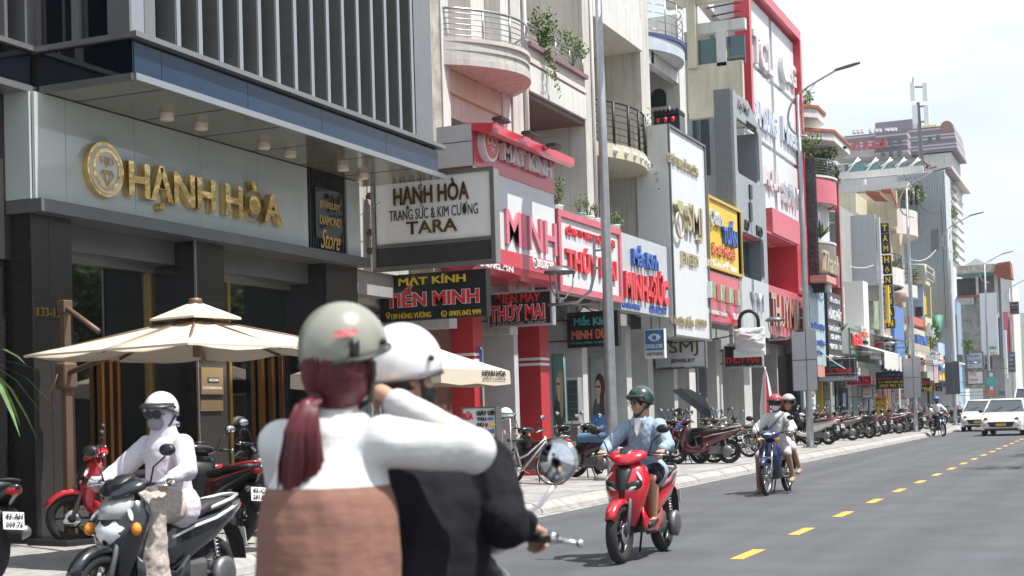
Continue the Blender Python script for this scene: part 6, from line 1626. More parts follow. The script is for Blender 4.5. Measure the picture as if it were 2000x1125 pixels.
# ============================================================ UMBRELLAS
m_umb = mat('cream canvas', (.64, .555, .44), .85, bump=.1, bscale=30); m_umbf = mat('bronze umbrella frame', (.17, .11, .07), .5, .3)
def umbrella(label, cx, cy, rot, h, ze, za, zt, writing=False, mast=None):
    t = thing('cantilever_umbrella', label, 'umbrella', (cx, cy, .15), rot)
    K = 8; ring = []
    def rim(k, s): 
        a = [(1, -1), (1, 0), (1, 1), (0, 1), (-1, 1), (-1, 0), (-1, -1), (0, -1)][k % 8]
        return a[0]*h*s, a[1]*h*s
    b = MB(); N = 6
    for k in range(8):
        secs = []
        for i in range(N+1):
            s = .16+(1-.16)*i/N
            row = []
            for j in range(5):
                u = j/4; x = rim(k, s)[0]*(1-u)+rim(k+1, s)[0]*u; y = rim(k, s)[1]*(1-u)+rim(k+1, s)[1]*u
                z = za-.12-(za-.12-ze)*((s-.16)/.84)**.92+.05*s*(-math.sin(PI*u))
                row.append((x, y, z-.15))
            secs.append(row)
        b.loft(secs, smooth=True, caps=False, closed=False)
    o = b.build('canopy', m_umb, t); 
    so = o.modifiers.new('cloth', 'SOLIDIFY'); so.thickness = .006
    b = MB()
    for k in range(8):
        p0 = rim(k, 1); p1 = rim(k+1, 1)
        b.add([(p0[0], p0[1], ze-.15), (p1[0], p1[1], ze-.15), (p1[0]*1.005, p1[1]*1.005, ze-.15-.14-(.0 if not writing else .06)), ((p0[0]+p1[0])/2*1.005, (p0[1]+p1[1])/2*1.005, ze-.32-(.0 if not writing else .06)), (p0[0]*1.005, p0[1]*1.005, ze-.15-.14-(.0 if not writing else .06))] if writing else
              [(p0[0], p0[1], ze-.15), (p1[0], p1[1], ze-.15), (p1[0], p1[1], ze-.17), (p0[0], p0[1], ze-.17)], [(0, 1, 2, 3, 4)] if writing else [(0, 1, 2, 3)])
    o = b.build('valance', m_umb, t)
    b = MB(); s2 = .27
    for k in range(8):
        x0, y0 = rim(k, s2); x1, y1 = rim(k+1, s2); b.add([(0, 0, zt-.15), (x0, y0, zt-.15-.17), (x1, y1, zt-.15-.17)], [(0, 1, 2)])
        b.add([(x0, y0, zt-.32), (x1, y1, zt-.32), (x1, y1, zt-.34), (x0, y0, zt-.34)], [(0, 1, 2, 3)])
    o = b.build('vent_canopy', m_umb, t)
    b = MB(); b.lathe([(0, .03), (.06, .02), (.07, -.03), (0, -.04)], (0, 0, zt-.15), 12); b.build('finial', m_umbf, t)
    for k in range(8):
        x0, y0 = rim(k, .99); b = MB(); b.tube([(0, 0, za-.22), (x0*.5, y0*.5, (za+ze)/2-.19), (x0, y0, ze-.17)], .014, 6); b.build('rib', m_umbf, t)
        b = MB(); b.tube([(x0*.08, y0*.08, za-.2), (x0*.1, y0*.1, zt-.33)], .012, 5); b.build('vent_strut', m_umbf, t)
    b = MB(); b.cyl((0, 0, za-.6), (0, 0, za-.15), .035, n=10); b.build('hub', m_umbf, t)
    if writing:
        c_, s_ = math.cos(-rot), math.sin(-rot)
        vs, fs = text_mesh('HẠNH HÒA', 1.0, .03, 3); x0 = min(v.x for v in vs); x1 = max(v.x for v in vs); y0 = min(v.y for v in vs); y1 = max(v.y for v in vs)
        b = MB(); w = .85; b.add([(h*1.008+.008+(v.z)*.004, (v.x-x0)/(x1-x0)*w+.15, ze-.26+(v.y-y0)/(y1-y0)*.13) for v in vs], fs); b.build('lettering', m_blk, t)
        vs, fs = text_mesh('JEWELRY & DIAMOND', 1.0, .0, 3); x0 = min(v.x for v in vs); x1 = max(v.x for v in vs); y0 = min(v.y for v in vs); y1 = max(v.y for v in vs)
        b = MB(); b.add([(h*1.008+.010+(v.z)*.004, (v.x-x0)/(x1-x0)*w+.15, ze-.30+(v.y-y0)/(y1-y0)*.03) for v in vs], fs); b.build('lettering', m_blk, t)
    if mast:
        mx_, my_ = mast; i = Matrix.Rotation(-rot, 3, 'Z') @ Vector((mx_-cx, my_-cy, 0)); mh = 2.62
        b = MB(); b.box(i.x-.045, i.x+.045, i.y-.045, i.y+.045, 0, mh, bev=.01); b.build('mast', m_umbf, t)
        b = MB(); b.box(i.x-.06, i.x+.06, i.y-.06, i.y+.06, mh-.1, mh+.04, bev=.01); b.build('mast_cap', m_umbf, t)
        b = MB(); b.tube([(i.x, i.y, mh-.03), (i.x*.72, i.y*.72, mh-.35)], .03, 6); b.build('upper_arm', m_umbf, t)
        b = MB(); b.tube([(i.x, i.y, 1.85), (i.x*.75, i.y*.75, 1.95), (0, 0, za-.3)], .03, 6); b.build('lower_arm', m_umbf, t)
        b = MB(); b.box(i.x-.09, i.x+.09, i.y-.09, i.y+.09, 1.68, 1.98, bev=.03); b.build('crank_box', m_umbf, t)
        b = MB(); b.tube([(i.x-.02, i.y-.1, 1.85), (i.x-.08, i.y-.16, 1.65), (i.x-.06, i.y-.18, 1.5)], .018, 6); b.build('crank_handle', m_umbf, t)
        b = MB(); b.box(i.x-.35, i.x+.35, i.y-.3, i.y+.3, 0, .06, bev=.01); b.build('base', m_blk, t)
    return t
umbrella('square two-tier cream canvas umbrella in front of the jewellery store doors', -8.1, 11.3, R(-12), 1.12, 2.10, 2.50, 2.59, mast=(-10.6, onX(133, 900, -10.6)[0]))
x_, y_ = -9.75, YX(1005, -8.5, 750)
umbrella('cream umbrella with HẠNH HÒA on its valance behind the white helmet', x_, y_-1.25, 0, 1.2, 2.08, 2.66, 2.76, writing=True, mast=(-10.75, y_+.4))
# closed striped umbrella and black open umbrella
t = thing('folded_parasol', 'folded green and white parasol standing behind the red helmet', 'umbrella', (*onZ(1497, 872, .15), .15))
t.location = (-10.3, YX(1497, -10.3, 800), .15)
b = MB(); b.tube([(0, 0, 0), (0, 0, 2.55)], .02, 6); b.build('pole', m_wht2, t)
for k in range(8):
    a0, a1 = 2*PI*k/8, 2*PI*(k+1)/8; b = MB(); secs = []
    for zz, r in ((2.5, .015), (2.2, .10), (1.7, .19), (1.2, .25), (.9, .24)): secs.append([(r*math.cos(a)*(1-.35*math.sin(PI*(a-a0)/(a1-a0))), r*math.sin(a)*(1-.35*math.sin(PI*(a-a0)/(a1-a0))), zz) for a in (a0, (a0*2+a1)/3, (a0+a1*2)/3, a1)])
    b.loft(secs, caps=False, closed=False); b.build('fold', [mat('parasol green', (.04, .25, .17), .7), m_wht2, m_pink, m_wht2][k % 4], t)
bu = thing('black_umbrella', 'open black umbrella tilted over the parked motorbikes', 'umbrella', (-10.0, YX(1352, -10, 800), 1.55)); bu.rotation_euler = (R(-8), R(38), 0)
b = MB(); b.lathe([(0, .32), (.25, .28), (.5, .15), (.62, -.02)], (0, 0, 0), 8, smooth=False); o = b.build('canopy', mat('black fabric', (.01, .012, .015), .8, spec=.2), bu); 
b = MB(); b.tube([(0, 0, .36), (0, 0, -.5)], .01, 6); b.build('shaft', m_steeld, bu)
for k in range(8): a = 2*PI*k/8; b = MB(); b.tube([(0, 0, .3), (.3*math.cos(a), .3*math.sin(a), .24), (.61*math.cos(a), .61*math.sin(a), -.02)], .006, 5); b.build('rib', m_steeld, bu)
# ============================================================ SHOE RACK, HELMETS AND SHOE SIGN
sh = thing('shoe_rack', 'wire rack of shoes standing on the pavement behind the black jacket', 'rack', (0, 0, .15))
Ysr = YX(965, -9.3, 900); xr0, xr1 = -9.75, -9.15; shoe_c = [mat('shoe %d' % i, c, .6) for i, c in enumerate([(.5, .45, .4), (.03, .03, .03), (.55, .3, .3), (.35, .25, .18), (.6, .6, .58)])]
for x in (xr0, xr1):
    for yy in (Ysr, Ysr+.35): b = MB(); b.tube([(x, yy, .15), (x, yy, 1.35)], .012, 6); P1(b, 'upright', m_rail, sh)
for k in range(5):
    zz = .3+.25*k
    for yy in (Ysr, Ysr+.17, Ysr+.35): b = MB(); b.tube([(xr0, yy, zz+(.05 if yy > Ysr else 0)), (xr1, yy, zz+(.05 if yy > Ysr else 0))], .008, 5); P1(b, 'shelf_bar', m_rail, sh)
sm = []
for c in shoe_c:
    b = MB(); b.loft([[(x*w, y, z) for x, z in ((-1, 0), (1, 0), (1, hh*.6), (.6, hh), (-.6, hh), (-1, hh*.6))] for y, w, hh in ((-.12, .02, .04), (-.09, .042, .05), (-.02, .04, .075), (.06, .034, .10), (.12, .03, .09))]); me = b.mesh('shoe'); me.materials.append(c); sm.append(me)
cn = ['taupe', 'black', 'pink', 'brown', 'off-white']
for k in range(5):
    for j in range(4):
        ci = (k*3+j) % 5; o = bpy.data.objects.new('shoe', sm[ci]); COL.objects.link(o); o.location = (xr0+.08+.145*j, Ysr+.16, .315+.25*k); o.rotation_euler = (R(8), 0, R(random.uniform(-12, 12)))
        tag(o, '%s shoe on the %s shelf of the wire shoe rack' % (cn[ci], ['lowest', 'second', 'third', 'fourth', 'top'][k]), 'shoe', 'shoes on the wire rack')
def helmet_shell(b, r=(.125, .15, .125), low=-.35, front=.1, n=28, k=12, th=.012):
    """open helmet looking to +x in its own frame; low: rim height factor at the back, front: at the brow"""
    secs = []
    for sgn in (0, 1):
        s = 1-th/r[0]*sgn; rows = []
        for i in range(k+1):
            row = []
            for j in range(n):
                a = 2*PI*j/n; c = (1+math.cos(a))/2
                lim = math.acos(max(-1, min(1, low+(front-low)*c**1.3)))
                th_ = lim*i/k
                row.append((r[0]*1.07*s*math.sin(th_)*math.cos(a), r[0]*.98*s*math.sin(th_)*math.sin(a)*(1), r[2]*s*math.cos(th_)))
            rows.append(row)
        secs.append(rows)
    b.loft(secs[0][0:]+secs[1][::-1], caps=False)
    return b
for i, (px, py, m, lab, lg) in enumerate([(963, 856, m_wht2, 'plain off-white helmet resting on top of the shoe rack', 0), (984, 853, m_wht2, 'white helmet with green and gold stripe on top of the shoe rack', 1)]):
    x, z = onY(px, py, Ysr); t = thing('helmet', lab, 'helmet', (x, Ysr+.1, 1.40), R(-70+30*i)); b = MB(); helmet_shell(b, (.125, .14, .135), -.3, -.1); b.build('shell', m, t)
    b = MB(); b.lathe([(.142, -.045), (.145, -.03)], (0, 0, 0), 24); b.build('rim', m_blk, t)
    if lg: b = MB(); b.lathe([(.1365, .025), (.1335, .05)], (0, 0, 0), 24); b.build('stripe', m_grn2, t)
ss = psign('white sign listing GIÀY DÉP VALI DÙ with red and blue lettering', 903, 969, 797, 857, 17.6, m_wht2, [('RỬA', 906, 924, 820, 803, m_redl, {'offset': .03}), ('GIÀY DÉP', 931, 968, 812, 801, m_blt, {'offset': .03}), ('VALI', 932, 950, 822, 815, m_blt, {'offset': .03}), ('DÙ', 932, 945, 834, 825, m_blt, {'offset': .03}), ('ĐÁNH XI', 915, 965, 847, 838, m_blul, {'offset': .03})], frame=m_steeld, fw_=.01, rods=0, name='standing_sign')
x, z = onY(958, 818, 17.58); b = MB(); b.ell((x, 17.58, z), (.05, .005, .022)); P1(b, 'blue_shoe_print', m_blup, ss)
x, z = onY(950, 830, 17.58); b = MB(); b.ell((x, 17.58, z), (.028, .005, .028)); P1(b, 'red_bag_print', m_redl, ss); b = MB(); b.ell((x+.09, 17.58, z), (.045, .005, .025)); P1(b, 'yellow_umbrella_print', m_yll, ss)
b = MB(); x0 = onY(905, 857, 17.6)[0]; x1 = onY(967, 857, 17.6)[0]; z0 = onY(905, 857, 17.6)[1]
for x in (x0+.02, x1-.02): b = MB(); b.tube([(x, 17.68, .15), (x, 17.68, z0)], .012, 6); P1(b, 'leg', m_steeld, ss)
# ============================================================ MOTORBIKES
m_rub = mat('tyre rubber', (.022, .022, .023), .85, bump=.3, bscale=90); m_rim = mat('alloy rim', (.10, .10, .105), .4, .7); m_rims = mat('silver rim', (.5, .5, .51), .35, .8)
m_chr = mat('chrome', (.62, .62, .62), .15, 1.0); m_seat = mat('seat vinyl', (.028, .028, .03), .55); m_eng = mat('engine alloy', (.2, .2, .205), .5, .7, var=.3)
m_exh = mat('exhaust', (.25, .25, .26), .4, .7); m_lens = mat('headlight lens', (.75, .78, .8), .08, spec=.9); m_amb = mat('amber lens', (.85, .28, .03), .15); m_tail = mat('red lens', (.45, .02, .02), .15)
m_plate = mat('number plate', (.75, .76, .74), .4); m_mir = mat('mirror glass', (.7, .74, .78), .03, 1.0)
def paint(nm, c): return mat(nm, c, .22, .0, coat=1.0)
m_pb = paint('black gloss paint', (.012, .014, .018)); m_pr = paint('red gloss paint', (.55, .012, .03)); m_pn = paint('navy gloss paint', (.015, .03, .11)); m_pmr = paint('maroon paint', (.09, .012, .016))
m_pw = paint('white paint', (.72, .72, .7)); m_pg = paint('grey paint', (.12, .125, .13)); m_psil = paint('silver paint', (.42, .42, .42)); m_pbr = paint('bronze paint', (.16, .12, .09))
_BM = {}
def bpart(key, fn, name, m, parent):
    if key not in _BM:
        b = MB(); fn(b); me = b.mesh(name); bm = bmesh.new(); bm.from_mesh(me); bmesh.ops.recalc_face_normals(bm, faces=bm.faces); bm.to_mesh(me); bm.free(); me.materials.append(m); _BM[key] = me
    o = bpy.data.objects.new(name, _BM[key]); COL.objects.link(o); o.parent = parent
    o.material_slots[0].link = 'OBJECT'; o.material_slots[0].material = m
    return o
def ring(x, zc, w, h, n=12, p=2.4, tilt=0):
    q = []
    for k in range(n):
        a = 2*PI*k/n; c, s = math.cos(a), math.sin(a)
        y = w*math.copysign(abs(c)**(2/p), c); z = h*math.copysign(abs(s)**(2/p), s)
        q.append((x+z*tilt, y, zc+z))
    return q
def ringz(z, xc, dx, w, n=14, p=2.2, bow=0):
    q = []
    for k in range(n):
        a = 2*PI*k/n; c, s = math.cos(a), math.sin(a)
        y = w*math.copysign(abs(s)**(2/p), s); x = dx*math.copysign(abs(c)**(2/p), c)
        q.append((xc+x-bow*(y/max(w, .01))**2, y, z))
    return q
def bike(kind, label, col, loc, rz, cat='motorbike', group=None, col2=None, lean=0, steer=0, rim=None, mirrors=True, plate=None, tall=1.0):
    u = kind == 'u'
    t = thing('scooter' if not u else 'motorbike', label, 'scooter' if not u else 'motorbike', loc, rz, group)
    t.rotation_euler = (R(lean), 0, rz); t.scale = (1, 1, tall)
    Rw = .295 if u else .28; tw = .036 if u else .052; xf, xr = (.64, -.60)
    rim = rim or (m_rims if u else m_rim); col2 = col2 or m_blkm
    st = bpy.data.objects.new('front_assembly', None); COL.objects.link(st); st.parent = t; st.location = (.5, 0, 0); st.rotation_euler = (0, 0, R(steer))
    def P(nm, fn, m, x=0, par=None, key=None): 
        o = bpart((kind, key or nm), fn, nm, m, par or t); o.location = (x, 0, 0); return o
    def F(nm, fn, m, key=None): return P(nm, fn, m, 0, t, key)
    def wheel(b):
        b.torus((0, 0, Rw), Rw-tw*1.7, .016, 'y', 28, 6, 1.6); b.cyl((0, -.05, Rw), (0, .05, Rw), .035, n=10)
        for k in range(10 if u else 6):
            a = 2*PI*k/(10 if u else 6); c, s = math.cos(a), math.sin(a); r = Rw-tw*1.7
            b.tube([(0, 0, Rw), (c*r, 0, Rw+s*r)], [.018, .01] if not u else .009, 5)
    def tyre(b): b.torus((0, 0, Rw), Rw-tw, tw, 'y', 36, 10, 1.0)
    for x in (xf, xr):
        w = P('wheel', wheel, rim, x); P('tyre', tyre, m_rub, 0, w)
    d = F('brake_disc', lambda b: (b.lathe([(.04, .055), (.10, .055), (.10, .06), (.04, .06)], (xf, 0, Rw), 20, 'y')), m_chr)
    F('fork', lambda b: [b.tube([(xf, s*.075, Rw), (xf-.09, s*.075, Rw+.25), (xf-.2, s*.05, .8)], [.025, .022, .02], 8) for s in (-1, 1)], m_eng if not u else m_chr)
    def fend(b):
        secs = []
        for i in range(9):
            a = R(28+i*15.5 if not u else 35+i*14); r = Rw+.035; c, s = math.cos(a), math.sin(a); w = (.062 if not u else .055)*(.75+.25*math.sin(PI*i/8))
            secs.append([(xf+c*r*q, y, Rw+s*r*q) for y, q in ((-w, .86), (-w, .95), (-w*.5, 1.03), (w*.5, 1.03), (w, .95), (w, .86), (w*.8, .86), (w*.4, .985), (-w*.4, .985), (-w*.8, .86))])
        b.loft(secs)
    F('front_fender', fend, col)
    if not u:
        F('front_shield', lambda b: b.loft([ringz(z, x, dx, w, bow=bw) for z, x, dx, w, bw in ((.33, .42, .05, .09, 0), (.42, .46, .07, .13, .03), (.56, .47, .085, .18, .06), (.68, .47, .10, .215, .08), (.78, .44, .10, .225, .09), (.88, .40, .08, .18, .06), (.95, .37, .05, .10, .02))]), col)
        F('shield_insert', lambda b: b.loft([ringz(z, x, .03, w, 10, bow=.02) for z, x, w in ((.60, .55, .03), (.70, .555, .055), (.80, .525, .075), (.87, .475, .085), (.90, .445, .07))]), m_blk)
        F('under_cowl', lambda b: b.loft([ringz(z, x, .05, w, 10) for z, x, w in ((.30, .36, .10), (.45, .38, .15), (.70, .345, .20), (.85, .325, .17))]), m_blk)
        F('floor_board', lambda b: b.box(-.08, .40, -.15, .15, .27, .345, bev=.02), m_blk)
        F('floor_side', lambda b: [b.loft([ring(x, zc, .012, h, 8) for x, zc, h in ((.42, .42, .10), (.25, .33, .06), (0, .31, .055), (-.15, .38, .09))]) for s in (0,)] and [b.v.__setitem__(i, (v[0], v[1]+.155, v[2])) for i, v in enumerate(b.v)] and b.add([(v[0], -v[1], v[2]) for v in list(b.v)], list(b.f), True), col)
        F('body_panel', lambda b: b.loft([ring(x, zc, w, h, 14, 2.6) for x, zc, w, h in ((.03, .50, .09, .19), (-.05, .53, .13, .20), (-.25, .58, .15, .17), (-.5, .64, .155, .125), (-.72, .71, .12, .08), (-.90, .78, .075, .045), (-.97, .80, .03, .02))]), col)
        F('side_trim', lambda b: b.loft([ring(x, zc, w, .022, 10) for x, zc, w in ((-.02, .60, .135), (-.25, .66, .158), (-.5, .70, .16), (-.75, .755, .115), (-.9, .79, .07))]), col2)
        F('seat', lambda b: b.loft([ring(x, zc, w, h, 14, 3) for x, zc, w, h in ((.04, .70, .06, .03), (-.02, .73, .11, .045), (-.2, .745, .135, .045), (-.36, .76, .14, .045), (-.42, .785, .14, .05), (-.62, .80, .12, .045), (-.78, .81, .07, .03))]), m_seat)
        F('head_cowl', lambda b: b.loft([ring(x, zc, w, h, 14, 2.3) for x, zc, w, h in ((.25, 1.0, .10, .03), (.30, 1.0, .19, .05), (.38, .985, .20, .06), (.46, .955, .13, .05), (.51, .925, .05, .02))]), col)
        F('windscreen', lambda b: b.loft([ring(x, zc, w, h, 10, 2.3) for x, zc, w, h in ((.30, 1.055, .06, .02), (.36, 1.04, .08, .03), (.44, 1.0, .06, .03), (.49, .955, .02, .012))]), m_blk)
    else:
        F('front_shield', lambda b: b.loft([ringz(z, x, dx, w, bow=bw) for z, x, dx, w, bw in ((.30, .33, .04, .14, -.02), (.42, .36, .05, .17, -.01), (.60, .42, .06, .19, .03), (.74, .42, .07, .18, .05), (.84, .38, .06, .12, .03), (.90, .36, .04, .07, 0))]), col)
        F('frame_spine', lambda b: b.loft([ring(x, zc, w, h) for x, zc, w, h in ((.36, .72, .05, .08), (.2, .62, .06, .07), (.0, .58, .08, .09), (-.15, .62, .10, .11))]), col)
        F('body_panel', lambda b: b.loft([ring(x, zc, w, h, 14, 2.6) for x, zc, w, h in ((-.02, .60, .07, .10), (-.2, .63, .115, .10), (-.5, .67, .12, .08), (-.75, .73, .09, .05), (-.92, .78, .04, .03))]), col)
        F('side_trim', lambda b: b.loft([ring(x, zc, w, .018, 10) for x, zc, w in ((-.05, .66, .09), (-.3, .68, .125), (-.6, .71, .115), (-.85, .77, .06))]), col2)
        F('seat', lambda b: b.loft([ring(x, zc, w, h, 14, 3) for x, zc, w, h in ((.10, .70, .06, .02), (.0, .73, .10, .035), (-.25, .745, .12, .04), (-.5, .77, .12, .04), (-.74, .79, .08, .03))]), m_seat)
        F('head_cowl', lambda b: b.loft([ring(x, zc, w, h, 14, 2.2) for x, zc, w, h in ((.26, .98, .10, .03), (.31, .98, .16, .055), (.39, .97, .16, .07), (.46, .95, .11, .06), (.50, .93, .05, .03))]), col)
        F('headlight', lambda b: b.ell((.45, 0, .955), (.045, .095, .05), 14, 8), m_lens)
        F('foot_peg', lambda b: b.tube([(.0, -.24, .27), (.0, .24, .27)], .015, 6), m_blk)
    for s in (-1, 1):
        k = 'l' if s > 0 else 'r'
        if not u: F('headlight_surround', lambda b: b.ell((.508, s*.105, .705), (.035, .092, .052), 12, 7, rot=(s*.45, .2, s*.55)), m_blk, 'hs'+k); F('headlight', lambda b: b.ell((.525, s*.098, .695), (.026, .058, .024), 12, 7, rot=(s*.45, .2, s*.55)), m_lens, 'hl'+k)
        F('indicator', lambda b: b.ell((.45 if u else .475, s*.15 if u else s*.15, .88 if u else .80), (.02, .014 if not u else .05, .06 if not u else .022), 10, 6, rot=(s*.7, -.3, -s*.3)), m_amb if u else m_lens, 'ind'+k)
        F('grip', lambda b: b.tube([(.315, s*.24, 1.0), (.29, s*.36, 1.0)], .017, 8), m_blk, 'grip'+k)
        F('bar_end', lambda b: b.tube([(.29, s*.36, 1.0), (.285, s*.385, 1.0)], .02, 8), m_chr, 'be'+k)
        F('lever', lambda b: b.tube([(.34, s*.20, 1.0), (.365, s*.28, .995), (.35, s*.38, .99)], .007, 5), m_chr, 'lev'+k)
        F('shock', lambda b: [b.torus((xr+.04+.03*j/7, s*.10, .36+.2*j/7), .022, .007, 'z', 10, 5) for j in range(8)] and b.tube([(xr+.03, s*.10, .32), (xr+.09, s*.10, .62)], .012, 6), m_chr if not u else m_rim, 'shock'+k)
        if mirrors:
            F('mirror_stalk', lambda b: b.tube([(.32, s*.20, 1.0), (.33, s*.24, 1.12), (.30, s*.32, 1.19)], .007, 6), m_blk, 'ms'+k)
            F('mirror', lambda b: b.loft([[(.30+xo+yy*0, s*.34+yy*q, 1.235+zz*q) for yy, zz in [(.062*math.cos(2*PI*j/14), .043*math.sin(2*PI*j/14)) for j in range(14)]] for xo, q in ((.035, .3), (.03, .75), (.015, 1), (-.012, 1))]), m_blk, 'mi'+k)
            F('mirror_glass', lambda b: b.loft([[(.30+xo, s*.34+.056*math.cos(2*PI*j/14), 1.235+.038*math.sin(2*PI*j/14)) for j in range(14)] for xo in (-.010, -.0135)]), m_mir, 'mg'+k)
    F('handlebar', lambda b: b.tube([(.315, -.26, 1.0), (.33, -.1, .99), (.33, .1, .99), (.315, .26, 1.0)], .014, 8), m_blk)
    F('engine', lambda b: (b.box(-.45, -.12, -.10, .11, .22, .42, bev=.04), b.lathe([(0, .10), (.12, .10), (.13, .16), (.09, .18), (0, .18)], (xr+.02, 0, Rw), 18, 'y'), b.loft([ring(x, zc, .03, h, 10) for x, zc, h in ((-.62, .28, .10), (-.4, .29, .09), (-.15, .30, .10))])) if not u else (b.box(-.18, .16, -.10, .10, .24, .42, bev=.05), b.cyl((.14, 0, .36), (.32, 0, .40), .06, n=12)), m_eng)
    F('swing_arm', lambda b: [b.tube([(-.15, s*.09, .33), (xr, s*.09, Rw)], .022, 6) for s in (-1, 1)], m_eng)
    F('exhaust', lambda b: (b.tube([(.1, -.06, .25), (-.25, -.13, .23), (-.4, -.16, .28), (-.5, -.17, .33)], .02, 8), b.tube([(-.45, -.17, .31), (-.5, -.17, .33), (-.85, -.17, .45), (-.88, -.17, .46)], [.03, .055, .055, .03] if not u else [.025, .04, .042, .025], 12)), m_exh)
    F('exhaust_guard', lambda b: b.tube([(-.52, -.195, .36), (-.80, -.20, .465)], .04, 8), m_chr)
    F('tail_light', lambda b: b.loft([ring(x, zc, w, h, 10) for x, zc, w, h in ((-.84, .755, .085, .035), (-.92, .77, .07, .035), (-.965, .78, .04, .02))]), m_tail)
    F('rear_fender', lambda b: b.loft([[(x, -w, z), (x, w, z), (x-.012, w, z-.01), (x-.012, -w, z-.01)] for x, z, w in ((-.70, .66, .08), (-.85, .62, .075), (-.93, .50, .07), (-.97, .36, .06))]), m_blkm)
    F('number_plate', lambda b: b.add([(-.945+.03*z, y, z0) for z0, z, y in ((.46, 0, -.095), (.46, 0, .095), (.60, 1, .095), (.60, 1, -.095), (.46, -.2, -.095), (.46, -.2, .095), (.60, .8, .095), (.60, .8, -.095))], [(0, 1, 2, 3), (7, 6, 5, 4), (0, 4, 5, 1), (3, 2, 6, 7), (1, 5, 6, 2), (0, 3, 7, 4)], False), m_plate)
    pl = plate or ('43-%s%d' % (random.choice('HKBDGS'), random.randint(1, 9)), '%03d.%02d' % (random.randint(100, 999), random.randint(10, 99)))
    if plate or group is None or 'front' in (group or '') or True:
        for r_, tx in enumerate(pl):
            vs, fs = text_mesh(tx, 1.0, .02, 1); x0 = min(v.x for v in vs); x1 = max(v.x for v in vs); y0 = min(v.y for v in vs); y1 = max(v.y for v in vs)
            b = MB(); b.add([(-.954+.002*v.z+.03*((.54 if r_ == 0 else .475)-.46)/.14-.002, .078-(v.x-x0)/(x1-x0)*.156, (.54 if r_ == 0 else .475)+(v.y-y0)/(y1-y0)*.048) for v in vs], fs, False); b.build('plate_writing', m_blk, t, fix=False)
    F('grab_rail', lambda b: b.tube([(-.45, -.13, .78), (-.70, -.13, .83), (-.86, -.07, .855), (-.88, 0, .86), (-.86, .07, .855), (-.70, .13, .83), (-.45, .13, .78)], .014, 8), col2 if not u else m_chr)
    F('stand', lambda b: [b.tube([(-.22, s*.08, .26), (-.30, s*.14, .02)], .012, 6) for s in (-1, 1)], m_blkm)
    bpy.data.objects.remove(st)
    return t

# ============================================================ PEOPLE
def V3(*a): return Vector(a)
def limb(b, pts, rs, n=12):
    b.tube(pts, rs, n)
    for p, r in zip(pts, rs): b.ell(p, r, n, 8)
def rem(b, name, m, parent, vox=.012, smooth=4, fold=0, fscale=.12):
    o = b.build(name, m, parent, fix=True)
    r = o.modifiers.new('skin', 'REMESH'); r.mode = 'VOXEL'; r.voxel_size = vox; r.use_smooth_shade = True
    s = o.modifiers.new('smooth', 'SMOOTH'); s.factor = .5; s.iterations = smooth
    if fold:
        tx = bpy.data.textures.new('folds', 'CLOUDS'); tx.noise_scale = fscale; tx.noise_depth = 3
        d = o.modifiers.new('folds', 'DISPLACE'); d.texture = tx; d.strength = fold; d.mid_level = .5; d.texture_coords = 'GLOBAL'
        s = o.modifiers.new('smooth2', 'SMOOTH'); s.factor = .5; s.iterations = 1
    return o
def hand(b, w, fwd, palm_dn, side, curl=1.0, sc=1.0):
    """palm and five fingers; w wrist, fwd pointing to the knuckles, palm_dn towards the palm side, side: towards the thumb"""
    w = Vector(w); f = Vector(fwd).normalized(); d = Vector(palm_dn).normalized(); s = Vector(side).normalized()
    for k in range(4):
        q = (k-1.5)*.021*sc; L_ = (.078, .09, .085, .066)[k]*sc; base = w+f*.085*sc-s*q
        limb(b, [w+f*.01-s*q*.6, base], [.018*sc, .0125*sc], 8)
        p1 = base+(f*math.cos(.75*curl)+d*math.sin(.75*curl))*L_*.45; p2 = p1+(f*math.cos(1.9*curl)+d*math.sin(1.9*curl))*L_*.33; p3 = p2+(f*math.cos(2.7*curl)+d*math.sin(2.7*curl))*L_*.25
        limb(b, [base, p1, p2, p3], [.0105*sc, .0095*sc, .0088*sc, .0075*sc], 8)
    t0 = w+f*.025*sc+s*.022*sc; t1 = t0+(f*.6+s*.7+d*.3).normalized()*.038*sc; t2 = t1+(f*.7+d*.8).normalized()*.032*sc
    limb(b, [t0, t1, t2], [.015*sc, .0115*sc, .009*sc], 8)
def head_geo(b, c, yaw, sc=1.0, pitch=0):
    q = Euler((0, pitch, yaw)).to_matrix(); c = Vector(c)
    def e(p, r, rot=None): 
        m0 = len(b.v); b.ell((0, 0, 0), tuple(x*sc for x in r), 14, 9)
        for i in range(m0, len(b.v)): b.v[i] = tuple(c+q @ (Vector(b.v[i])+Vector(p)*sc))
    e((-.005, 0, .025), (.095, .077, .095)); e((.02, 0, -.035), (.068, .06, .075)); e((.045, 0, -.085), (.032, .036, .024)); e((.092, 0, -.02), (.016, .013, .02)); e((.086, 0, .0), (.012, .011, .03))
    e((.079, 0, -.055), (.014, .024, .007)); e((.077, 0, -.066), (.013, .021, .007))
    for s in (-1, 1): e((-.005, s*.077, -.01), (.02, .009, .03)); e((.074, s*.031, .008), (.014, .018, .008)); e((.06, s*.04, -.03), (.028, .024, .026))
    return lambda p: c+q @ (Vector(p)*sc)
m_skin = mat('skin', (.52, .30, .20), .5, var=.08, vscale=9); m_skind = mat('tanned skin', (.40, .22, .14), .5, var=.08, vscale=9); m_hair = mat('black hair', (.015, .012, .011), .45)
m_eye = mat('eye', (.03, .02, .02), .2); m_lip = mat('lip', (.42, .16, .13), .5)
